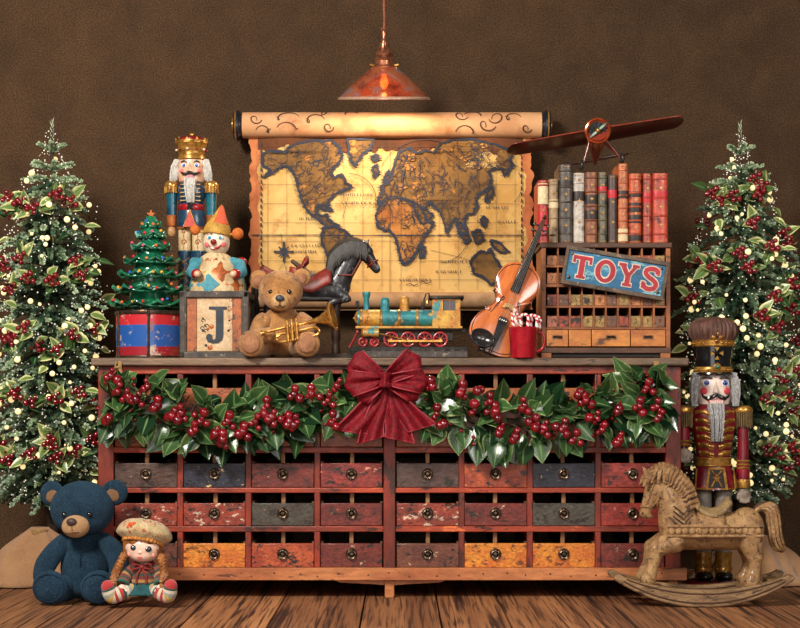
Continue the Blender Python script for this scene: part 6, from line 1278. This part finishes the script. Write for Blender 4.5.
mb = MB(); rib = mat('ribbed_mustard_band', (206, 140, 66), .95, 0, (176, 112, 48), 60, bump=.5, bsc=400); mb.grid(lambda u, v: V((cos(2 * pi * u) * (19.8 - 1.2 * v + .5 * 1.3 * sin(u * 2 * pi * 30)), sin(2 * pi * u) * (17.6 - 1.0 * v + .5 * 1.3 * sin(u * 2 * pi * 30)), -11 + 11 * v)), 200, 5, rib, True, X); T.part(mb, 'ribbed_band', br, smooth=180, solid=1)
mb = MB(); fl = p(136, 525.4, -23)
for k in range(6): a = k * pi / 3; mb.ell(fl + V((3.4 * cos(a), 0, 3.4 * sin(a))), (2.4, 1.4, 2.4), mat('orange_wool_flower', (206, 92, 44), .9, bump=.6, bsc=400), seg=10, n=6)
mb.ell(fl + V((0, -1, 0)), (1.9, 1.2, 1.9), redp); T.part(mb, 'flower', br)
for s_, sx in ((-1, 132), (1, 157)):
    mb = MB(); stube(mb, [p(sx + 1 * -s_, 569, -4), p(sx + s_ * 5, 575, -11), p(sx + s_ * 6.5, 581, -17)], [6, 6.4, 6.6], sweater, 14, 6, 0, .7); mb.torus(p(sx + s_ * 6.6, 581.6, -17.6), 5.6, 1.5, mat('teal_cuff', (40, 92, 82), .9), p(sx + s_ * 6.5, 581, -17) - p(sx + s_ * 5, 575, -11), 18, 8); ar = T.part(mb, 'arm')
    hb = p(sx + s_ * 6.4, 586, -20.6); mb = MB(); mb.ell(hb, (4.2, 3.2, 4.2), porc)
    for k in range(4): mb.cap(hb + V((-2.7 + k * 1.8, -1, -2)), hb + V((-3 + k * 1.9, -2.6, -6.4 + .5 * abs(k - 1.5))), 1.05, .9, porc, 8, 3)
    mb.cap(hb + V((-s_ * 2.6, -1.4, .6)), hb + V((-s_ * 5, -3.4, -2.4)), 1.1, .9, porc, 8, 3); T.part(mb, 'hand', ar, remesh=.45, soft=2)
for pts in ([p(138, 590, -6), p(132, 589, -14), p(124, 591, -19), p(116, 593, -21), p(112, 584.6, -23)], [p(151, 590, -6), p(157, 589, -14), p(163, 591, -19), p(171, 592, -21), p(174, 583.6, -23)]):
    mb = MB(); stube(mb, pts, [6.2, 7.2, 7.4, 8.2, 6.6], sock, 18, 7); mb.ell(pts[-1] + V((0, 0, .5)), 6.6, sock, seg=16); T.part(mb, 'leg')
mb = MB(); bw = mat('rust_ribbon', (142, 44, 40), .6, 0, (104, 34, 34), 60)
for s_ in (-1, 1): mb.tube(smoothpath([p(144, 565, -13), p(144 + s_ * 8, 562, -16), p(144 + s_ * 10, 567, -16), p(144, 566, -14)], 6), 1.5, bw, 6, flat=.5); mb.tube(smoothpath([p(144, 566, -14), p(144 + s_ * 4, 573, -16), p(144 + s_ * 5, 582, -17)], 5), 1.0, bw, 6)
mb.torus(p(144, 563.6, -3.4), 9, 2.2, bw, (0, -.2, 1), 24, 8); mb.ell(p(144, 565.6, -14.4), 2.2, bw); T.part(mb, 'scarf_bow')
# ---------------------------------------------------------------- carved rocking horse
T = Thing('rocking_horse', 'carved tan wooden rocking horse in front of the tall red nutcracker', 'rocking horse', Fr(700, -.125, 0)); p = T.p
def carved(n, c, c2, dk, st=(1, 1, 1), sc=26):
    t = NT(n); v = t.coord(st, False); col = t.mix(t.ramp(t.noise(v, sc, 6, .65, 1.0), .36, .62), lin(c), lin(c2)); col = t.mix(t.ramp(t.noise(v, 60, 8, .75, 1.5), .53, .68), col, t.mix(.7, col, lin(dk)))
    col = t.mix(t.ramp(t.noise(v, 26, 8, .75, 3), .55, .60), col, lin(dk)); t.link(col, t.b.inputs['Base Color']); t.b.inputs['Roughness'].default_value = .5; t.b.inputs['Coat Weight'].default_value = .12
    t.bump(t.noise(v, 70, 7, .75, 1), .8, .006); return t.m
cw = carved('carved_limewood', (186, 146, 96), (142, 104, 66), (78, 52, 32)); cw2 = carved('carved_limewood_grooved', (182, 140, 92), (138, 100, 62), (70, 46, 28), (1, 1, 1), 40); cgr = carved('grey_gold_carved_saddle', (170, 142, 98), (140, 112, 72), (88, 64, 42)); rk = carved('weathered_rocker_wood', (158, 124, 84), (122, 92, 60), (66, 46, 32), (.25, 1, 1), 40); dkg = mat('dark_carved_groove', (74, 48, 30), .7)
mb = MB(); E = mb.ell
mb.cap(p(680, 531, 0), p(742, 531, 0), 19, 19, cw, 26); E(p(676, 527, 0), (17, 18, 22), cw); E(p(746, 528, 0), (18, 20, 21), cw)
mb.cap(p(675, 522, 0), p(668, 494, 0), 17, 12, cw, 22); mb.cap(p(669, 500, 0), p(659, 480, 0), 13.5, 9.6, cw, 22); mb.cap(p(684, 512, 0), p(676, 488, 0), 13, 9, cw, 18)
mb.cap(p(656, 481, 0), p(645.5, 511, 0), 9.6, 5.6, cw, 20); E(p(655, 482, 0), (10, 8.6, 9.6), cw); E(p(660, 491, 0), (7.4, 7, 9), cw); E(p(644.6, 513, 0), (5.6, 5.4, 5.4), cw); E(p(648, 516, 0), (5, 4.6, 3), cw)
for s_ in (-1, 1):
    mb.cap(p(649, 478, s_ * 4.6), p(643.4, 467, s_ * 5.4), 3.2, .9, cw, 12)
    mb.cap(p(672, 540, s_ * 11), p(654, 548, s_ * 14), 12.6, 8.2, cw, 18); mb.cap(p(654, 548, s_ * 14), p(650, 567, s_ * 15), 7.6, 5.6, cw, 16); mb.cap(p(650, 566, s_ * 15), p(646, 577, s_ * 15), 6, 8, cw, 16)
    mb.cap(p(746, 534, s_ * 10), p(752, 556, s_ * 14), 14.6, 8.4, cw, 20); mb.cap(p(752, 556, s_ * 14), p(752, 568, s_ * 15), 7.4, 6, cw, 16); mb.cap(p(752, 568, s_ * 15), p(748, 580, s_ * 15), 6.2, 8.6, cw, 16)
bd = T.part(mb, 'body', remesh=1.25, soft=4)
mb = MB(); cr = smoothpath([p(650, 472), p(660, 466), p(672, 468), p(684, 477), (p(692, 488)), p(697, 504)], 3)
for i, q in enumerate(cr):
    t = (cr[min(i + 1, len(cr) - 1)] - cr[max(i - 1, 0)]).normalized(); n = V((-t.z, 0, t.x)); n = n if n.z < 0 or n.x < 0 else -n; n = V((-abs(t.z) * .8 - .15, 0, -abs(t.x))).normalized()
    for s_ in (-1, 1): mb.tube([q + V((0, 0, 1.6)), q + V((0, s_ * 8, -.5)) + n * 1, q + V((0, s_ * 12.4, 0)) + n * 8, q + V((1, s_ * 11.6, -2)) + n * 15], [2.4, 3.0, 2.7, 1.2], cw2, 8)
    if 1: 
        for s_ in (-1, 1): mb.tube([q + t * 2 + V((0, s_ * 8, -.2)) + n * 1, q + t * 2 + V((0, s_ * 13.4, 0)) + n * 7, q + t * 2 + V((.4, s_ * 12.8, -2)) + n * 13], .9, dkg, 5)
T.part(mb, 'mane', bd)
for s_ in (-1, 1):
    mb = MB(); E = mb.ell; E(p(650.6, 489, s_ * 7.2), (2.5, 1.6, 2.1), cw2); E(p(650.4, 489, s_ * 8), (1.6, 1.2, 1.5), eye_b); T.part(mb, 'eye', bd); mb = MB(); mb.ell(p(642, 513, s_ * 4.4), (1.2, .9, 1.6), dkg); mb.tube([p(641, 517.6, s_ * 4), p(647, 517, s_ * 5)], .6, dkg, 5); T.part(mb, 'nostril', bd)
mb = MB()
for s_ in (-1, 1):
    mb.tube([p(654, 474, s_ * 8), p(652, 484, s_ * 9), p(645, 504, s_ * 7)], 1.0, cw2, 6); mb.tube([p(646.6, 480, s_ * 8), p(656, 482, s_ * 9.4), p(664, 479, s_ * 11)], 1.0, cw2, 6); mb.tube(smoothpath([p(645, 506, s_ * 6.6), p(652, 505, s_ * 8.2), p(664, 488, s_ * 10.6), p(670, 480, s_ * 11.6)], 4), .9, cw2, 6)
mb.torus(p(647.6, 505), 7.4, 1.0, cw2, (.25, 0, -1), 20, 6); T.part(mb, 'bridle', bd)
for s_ in (-1, 1):
    mb = MB()
    for k in range(4): mb.tube([p(676 - 5 - k * .5, 505 + k * 5, s_ * (15.6 + k)), p(681, 513 + k * 5, s_ * (17 + k * .8)), p(687, 506 + k * 5, s_ * (14.4 + k))], .8, dkg, 5)
    T.part(mb, 'carved_neck_pattern', bd)
# girth band with bosses, saddle and saddle cloth
def band_fn(x, y, a, grow): return p(x, y, 0) + V((0, (21.4 + grow) * cos(a), 0))
mb = MB()
for s_ in (-1, 1):
    mb.grid(lambda u, v: p(664 + 94 * u, 524.6 + 9.6 * v, 0) + V((0, s_ * (20.4 + 2.2 * sin(pi * u)) * (1 if .06 < u < .94 else .86), 0)), 30, 3, cw2)
    for k in range(14): x = 668 + k * 6.6; mb.ell(p(x, 529.4, s_ * (21.4 + 2.2 * sin(pi * (x - 664) / 94))), (2.5, 1.5, 2.8), cw, seg=12, n=7)
    for yy in (524.6, 534.2): mb.tube([p(664 + 94 * u / 20, yy, s_ * (21.4 + 2.2 * sin(pi * u / 20))) for u in range(21)], .9, cw2, 6)
T.part(mb, 'studded_girth', bd, solid=1.6, smooth=60)
mb = MB(); mb.grid(lambda u, v: p(695 + 26 * u, 530, 0) + V((0, (22.4 + .5 * sin(u * 9)) * sin((v - .5) * 3.4), 8 * 0 + 20.4 * cos((v - .5) * 3.4) - 1.4)), 12, 24, cw2); T.part(mb, 'saddle_cloth', bd, smooth=180, solid=2.2)
mb = MB()
def sad(u, v):
    q = (v - .5) * 2; x = 695 + 34 * u; y = 502.5 + 7.5 * sin(pi * min(1, u * 1.05)) ** .8 - 4.8 * u ** 3 - (1 - u) ** 4 * 2; w = 16 - 6 * abs(u - .45) * 2 + (0 if u < .9 else -3)
    return p(x, y, 0) + V((0, w * q, -5.2 * abs(q) ** 2.2))
mb.grid(sad, 24, 14, cgr); mb.tube([sad(u / 24, 0) for u in range(25)], 1.3, cgr, 7); mb.tube([sad(u / 24, 1) for u in range(25)], 1.3, cgr, 7); mb.cap(p(727.6, 503, -5), p(727.6, 503, 5), 2.6, 2.6, cgr, 10); mb.cap(p(696, 503.5, -5), p(696, 503.5, 5), 2.6, 2.6, cgr, 10); T.part(mb, 'saddle', bd, smooth=180, solid=3)
# tail in carved strands
mb = MB(); tp = [(754, 514), (759, 507.5), (767, 507), (772, 512), (774, 524), (775.4, 537), (779, 546), (783, 551)]
for k in range(9):
    a = 2 * pi * k / 9; rr = [1.5, 3.4, 5, 6, 6.6, 6.6, 5.4, 1.4]; sp = smoothpath([p(x, y, 0) + V((cos(a) * r * .75, sin(a) * r, cos(a) * r * .6)) for (x, y), r in zip(tp, rr)], 5); mb.tube(sp, [2.3 - 1.2 * (i / len(sp)) ** 3 for i in range(len(sp))], cw2 if k % 3 else cw, 7)
mb.tube(smoothpath([p(x, y, 0) for x, y in tp[:-1]], 5), [3 + 3 * sin(pi * i / 31) for i in range(31)], dkg, 8); T.part(mb, 'tail', bd)
# rockers: two curved boards, cross slats
def arc(x0, x1, yend, ymid, n=26): return [(x0 + (x1 - x0) * i / n, ymid + (yend - ymid) * abs(2 * i / n - 1) ** 2.1) for i in range(n + 1)]
for d in (-22, 22):
    mb = MB(); ob = arc(612, 787, 578, 604.4); ib = arc(621, 778, 574.4, 587)
    poly = [(p(a, b).x, p(a, b).z) for a, b in ob] + [(p(a, b).x, p(a, b).z) for a, b in [(789, 575), (786, 572.4), (782, 572)]] + [(p(a, b).x, p(a, b).z) for a, b in ib[::-1]] + [(p(a, b).x, p(a, b).z) for a, b in [(617, 572), (612.6, 572.4), (610, 575)]]
    mb.prism(poly, d - 4.6, d + 4.6, rk); r = T.part(mb, 'rocker', bevel=1.4, smooth=30)
    mb = MB()
    for s_ in (-1, 1): mb.tube([p(a, b, d + s_ * 4.7) for a, b in arc(620, 779, 578.4, 600)] , .8, dkg, 5); mb.tube([p(a, b, d + s_ * 4.7) for a, b in arc(623, 776, 576.4, 591)], .7, dkg, 5)
    T.part(mb, 'carved_line', r)
for x, y in ((630, 580.4), (654, 586.6), (746, 586.8), (772, 580)): mb = MB(); mb.box(p(x, y, 0), (15, 40, 4), rk); T.part(mb, 'cross_slat', bevel=.8)

# ---------------------------------------------------------------- tall guardsman nutcracker
T = Thing('nutcracker', 'tall red coated nutcracker in a black fur topped hat, standing right of the chest', 'nutcracker', Fr(716, .12, 0)); p = T.p; by = T.fr.by; X0 = 713.4 - 716
crim = mat('crimson_coat', (146, 18, 36), .32, 0, (92, 10, 26), 14, coat=.3, bump=.15); face = mat('rosy_white_face', (244, 226, 212), .3, 0, (230, 206, 190), 20, coat=.4, grime=.1); greyt = mat('grey_trousers', (132, 122, 112), .6, 0, (96, 88, 82), 30, bump=.4); furh = mat('brown_carved_fur', (112, 74, 60), .6, 0, (66, 42, 36), 40, stretch=(1, 1, .3), bump=.6); fringe = mat('dull_gold_fringe', (128, 104, 64), .5, .5, (84, 66, 42), 60); handg = mat('grey_carved_hand', (170, 152, 136), .55, 0, (96, 82, 72), 30, bump=.5)
def lz(prof): return [(r, by - y) for r, y in prof]
C0 = MX.Translation((X0, 0, 0))
mb = MB(); mb.lathe([(27, 0), (28, 1.2), (28, 11), (26.6, 12.6), (0, 12.8)], mat('maroon_plinth', (124, 18, 36), .4, 0, (86, 12, 28), 20), MX.Translation((X0, -1, 0)), 40, sy=.9); T.part(mb, 'plinth')
for s_ in (-1, 1):
    x = X0 + s_ * 10; X = MX.Translation((x, 0, 0)); mb = MB(); mb.lathe(lz([(7.6, 566), (7.8, 540), (8.2, 515), (8, 486)]), greyt, X, 18); lg = T.part(mb, 'leg')
    mb = MB(); mb.lathe(lz([(8, 580), (8.4, 574), (8.2, 562), (8.8, 552), (8, 551.6)]), gold, X, 20); mb.lathe(lz([(8.9, 571), (9.1, 569), (8.9, 567)]), brass, X, 20, cap=False); T.part(mb, 'boot_cuff', lg); mb = MB(); mb.ell((x, -6, by - 575.4), (8.4, 13, 5.6), blackm); mb.box((x, -5, by - 580), (15, 22, 2), blackm); T.part(mb, 'boot', lg)
mb = MB(); mb.lathe(lz([(16.6, 464), (16.6, 458), (17.6, 448), (20.6, 432), (22.4, 420), (21.6, 411), (17, 406), (9, 404.4), (0, 404)]), crim, C0, 32, sy=.72); T.part(mb, 'torso')
mb = MB(); mb.lathe(lz([(22, 489), (21.4, 487), (19.4, 474), (17, 465)]), crim, C0, 32, sy=.74)
T.part(mb, 'coat_skirt')
mb = MB(); pr = lambda pts: [(a - 716 - 0, by - b) for a, b in pts]
mb.prism(pr([(702, 489), (725, 489), (721.6, 467), (705.4, 467)]), -15.8, -13.4, gold); mb.prism(pr([(705, 487), (722, 487), (719.4, 469), (707.4, 469)]), -16.3, -14, mat('black_panel', (36, 28, 26), .4))
for s_ in (-1, 1): mb.tube([(X0 + s_ * -5, -16.6, by - 486), (X0, -16.6, by - 476), (X0 + s_ * 5, -16.6, by - 470)], .8, brass, 6)
mb.prism([(X0 + a, by - 477 + b) for a, b in star(4, 4.6, 1.8)], -17.1, -16.4, brass)
for s_ in (-1, 1): mb.tube([(X0 + s_ * (18.4 + 1.6 * t), -8.6 - 1.2 * t, by - 468 - 20 * t) for t in (0, .5, 1)], 1, gold, 6); mb.tube([(X0 + s_ * 11.4, -14.8, by - 488.4), (X0 + s_ * 19.4, -8.8, by - 488.4)], 1, gold, 6)
T.part(mb, 'skirt_trim')
mb = MB(); mb.lathe(lz([(16.8, 466.6), (17.6, 466), (17.8, 457.6), (17, 457)]), gold, C0, 36, sy=.76, cap=False)
for yy in (465, 458.4): mb.tube([C0 @ V((18 * cos(a * pi / 18), 13.7 * sin(a * pi / 18), by - yy)) for a in range(36)], .8, brass, 6, closed=True)
mb.box((X0, -14, by - 461.8), (7, 1.8, 8), brass); T.part(mb, 'belt')
for k in range(6):
    yy = 413 + k * 8; w = (19.6, 20.4, 20, 18.6, 17.2, 16)[k]; mb = MB()
    for s_ in (-1, 1):
        q = [(X0 + s_ * (w * sin(a)), -.72 * (w + 2.0) * cos(a) * 1.02, by - yy - (1.5 if a < .5 else 0) + 1.2 * sin(a * 2)) for a in (1.08, .85, .6, .36, .12)]; mb.tube(q, [1.6, 2.1, 2.2, 2.1, 1.6], gold, 7); mb.ell(q[0], 2.2, brass, seg=12, n=8); mb.ell(V(q[3]) + V((0, -1, 0)), (2, 1.3, 2), brass, seg=12, n=8)
        mb.tube([V(a) + V((0, .2, -2.6)) for a in q], .8, brass, 6)
    T.part(mb, 'braid_bar')
for s_ in (-1, 1):
    x = X0 + s_ * 29.6; X = MX.Translation((x, 0, 0)); sh = MX.Translation((x, 0, 0)); mb = MB()
    if s_ > 0: mb.lathe(lz([(6.6, 487), (6.8, 470), (5.8, 458), (5.6, 426), (5, 414)]), crim, X, 18)
    else: mb.lathe(lz([(5.6, 447), (5.8, 436), (5.6, 426), (5, 414)]), crim, X, 18)
    am = T.part(mb, 'arm')
    mb = MB()
    for yy in ((461, 464.6, 468) if s_ > 0 else (441, 444.6)): mb = MB(); mb.lathe(lz([(6.4, yy + 1.2), (7.2, yy), (6.4, yy - 1.2)]), gold, X, 20); T.part(mb, 'cuff_band', am)
    if s_ > 0: mb = MB(); mb.lathe(lz([(7, 487.6), (7.4, 485), (7, 480), (6.6, 479)]), gold, X, 20); T.part(mb, 'cuff', am)
    hy = 495 if s_ > 0 else 455; hb = V((x, -2, by - hy)); mb = MB(); mb.ell(hb, (7.6, 7, 7.4), handg)
    for k in range(4): mb.cap(hb + V((-4.2 + k * 2.8, -4.4, -2)), hb + V((-3.9 + k * 2.6, -5.6, -7 + .6 * abs(k - 1.4))), 1.9, 1.6, handg, 10, 3)
    mb.cap(hb + V((-s_ * 5.4, -3, 2)), hb + V((-s_ * 6.6, -6, -3)), 2, 1.7, handg, 10, 3); T.part(mb, 'hand', am, remesh=.8, soft=3)
    mb = MB(); mb.lathe(lz([(8.6, 413), (9.2, 410.6), (8.8, 407.6), (5, 405.6), (0, 405.2)]), gold, X, 24); mb.lathe(lz([(9.4, 412), (9.8, 410.6), (9.4, 409)]), brass, X, 24, cap=False)
    for k in range(26): a = k * 2 * pi / 26; mb.cyl((x + 8.4 * cos(a), 8.4 * sin(a), by - 411), (x + 8.7 * cos(a), 8.7 * sin(a), by - 427 + rnd.uniform(-.8, .8)), 1.1, .9, fringe, 6)
    T.part(mb, 'epaulette', am)
mb = MB(); mb.lathe(lz([(12, 406), (15.4, 404), (16.4, 398), (16.6, 384), (16.2, 376), (15.4, 372)]), face, C0, 30, sy=.82); mb.add([V((X0 - .6, -13, by - 379)), V((X0 - 3.4, -13.6, by - 392)), V((X0 - .2, -21, by - 393)), V((X0 + 3.6, -13.6, by - 392)), V((X0, -13.4, by - 394.4))], [(0, 1, 2), (0, 2, 3), (1, 4, 2), (4, 3, 2)], face); hd = T.part(mb, 'head')
for s_ in (-1, 1):
    mb = MB(); E = mb.ell; E((X0 + s_ * 9.2, -11.6, by - 383.4), (3.9, 1.4, 3.2), eyew); E((X0 + s_ * 9.2, -12.8, by - 383), (2.6, .8, 2.6), mat('royal_blue_iris', (36, 70, 168), .1, coat=.7, grime=0)); E((X0 + s_ * 9.2, -13.5, by - 383), (1.2, .4, 1.2), eye_b); T.part(mb, 'eye', hd)
    mb = MB(); mb.tube([(X0 + s_ * 4, -14, by - 378.6), (X0 + s_ * 9, -13, by - 377), (X0 + s_ * 14, -9.6, by - 378.6)], [.8, 1.5, .6], blackw, 7); T.part(mb, 'eyebrow', hd)
    mb = MB(); mb.ell((X0 + s_ * 11.4, -9.9, by - 391), (3.9, 1.4, 3.6), mat('red_cheek', (206, 66, 78), .4, grime=0), (0, 0, s_ * .5)); T.part(mb, 'cheek', hd)
mb = MB()
for s_ in (-1, 1): mb.tube([(X0 + s_ * .4, -15, by - 394.6), (X0 + s_ * 4, -15.6, by - 397), (X0 + s_ * 8.4, -14, by - 398.8), (X0 + s_ * 12.4, -11.4, by - 396.6), (X0 + s_ * 14, -10, by - 393.6)], [1.4, 2.3, 2.1, 1.2, .5], blackm, 9)
T.part(mb, 'moustache', hd)
mb = MB(); mb.box((X0, -13.6, by - 402), (15, 3, 4.4), mat('pink_gums', (206, 74, 84), .35)); 
for k in range(6): mb.box((X0 - 5.6 + k * 2.25, -15.4, by - 402), (1.9, 1, 3.2), mat('pale_teeth', (232, 208, 200), .3))
T.part(mb, 'mouth', hd, bevel=.2)
g = random.Random(6); mb = MB(); mb.ell((X0, -14, by - 417), (7.6, 4, 14), hair_g); strands(mb, [(X0, -14, by - 404), (X0, -18.6, by - 414), (X0, -19, by - 428), (X0, -17.6, by - 441)], 70, 1.2, hair_g, 7.6, g); T.part(mb, 'beard', hd)
for s_ in (-1, 1): mb = MB(); mb.ell((X0 + s_ * 19, 1, by - 390), (4.6, 10, 15), hair_g); strands(mb, [(X0 + s_ * 16.4, -4, by - 373), (X0 + s_ * 20.4, -8, by - 382), (X0 + s_ * 21, -8, by - 394), (X0 + s_ * 20.4, -7, by - 406)], 60, 1.2, hair_g, 4.2, g); T.part(mb, 'hair', hd)
mb = MB(); mb.lathe(lz([(17.4, 373.6), (17.6, 372), (17, 368), (19.4, 346), (19.6, 343), (0, 342.6)]), blackm, C0, 36, sy=.9); mb.lathe(lz([(18.6, 375.4), (19.8, 374.4), (19.4, 373), (17, 372.6)]), blackm, C0, 36, sy=1.0, cap=False); ht = T.part(mb, 'tall_hat', hd)
mb = MB(); mb.lathe(lz([(17.9, 373), (18.7, 372), (18.6, 368), (17.9, 367)]), gold, C0, 36, sy=.92, cap=False); mb.lathe(lz([(19.8, 347), (20.8, 346), (21, 341), (20, 340)]), gold, C0, 36, sy=.92, cap=False)
for k in range(28): a = 2 * pi * k / 28; mb.ell(C0 @ V((18.9 * cos(a), 17.4 * sin(a), by - 370)), .8, brass, seg=8, n=5); mb.ell(C0 @ V((21.2 * cos(a), 19.4 * sin(a), by - 343.6)), .9, brass, seg=8, n=5)
mb.ell((X0, -17.6, by - 367.4), (4.2, 1.4, 4.2), gold); mb.ell((X0, -18.8, by - 367.4), (2.3, 1, 2.3), mat('green_gem', (30, 92, 66), .08, coat=.8, grime=0))
for k in range(4): a = k * pi / 2; mb.prism([(X0 + 1.0 * cos(a + 1.57) + .6 * cos(a), by - 354 + 1.0 * sin(a + 1.57) + .6 * sin(a)), (X0 + 6.6 * cos(a - .38), by - 354 + 6.6 * sin(a - .38)), (X0 + 6.6 * cos(a + .38), by - 354 + 6.6 * sin(a + .38)), (X0 + 1.0 * cos(a - 1.57) + .6 * cos(a), by - 354 + 1.0 * sin(a - 1.57) + .6 * sin(a))], -18.4, -15.6, brass)
for dx, dy in ((0, 0), (0, -7.6), (-3.6, -4), (3.6, -4), (0, -11.6)): mb.ell((X0 + dx, -19.4, by - 342 - dy * 1), (2.6, 1.6, 2.6), gold if dx else brass, seg=12, n=8)
mb.ell((X0, -20.6, by - 342), (1.6, 1, 1.6), mat('dark_garnet', (90, 20, 30), .1, coat=.7)); T.part(mb, 'hat_ornament', ht)
mb = MB(); g = random.Random(1); mb.ell((X0, 0, by - 334), (20.6, 18, 12.4), furh)
for k in range(30):
    a = 2 * pi * k / 30; w = 1 + .05 * sin(k * 2.6); q = [C0 @ V((19.4 * cos(a), 17.4 * sin(a), by - 340)), C0 @ V((21.6 * cos(a) * w, 19.4 * sin(a) * w, by - 333)), C0 @ V((20.6 * cos(a), 18 * sin(a), by - 326)), C0 @ V((14 * cos(a), 12 * sin(a), by - 321.4 + 1.6 * sin(a * 3))), C0 @ V((3 * cos(a), 3 * sin(a), by - 321))]; mb.tube(smoothpath(q, 5), [1.9 + 1.2 * sin(pi * i / 20) for i in range(21)], furh, 7)
T.part(mb, 'fur_crown', ht)
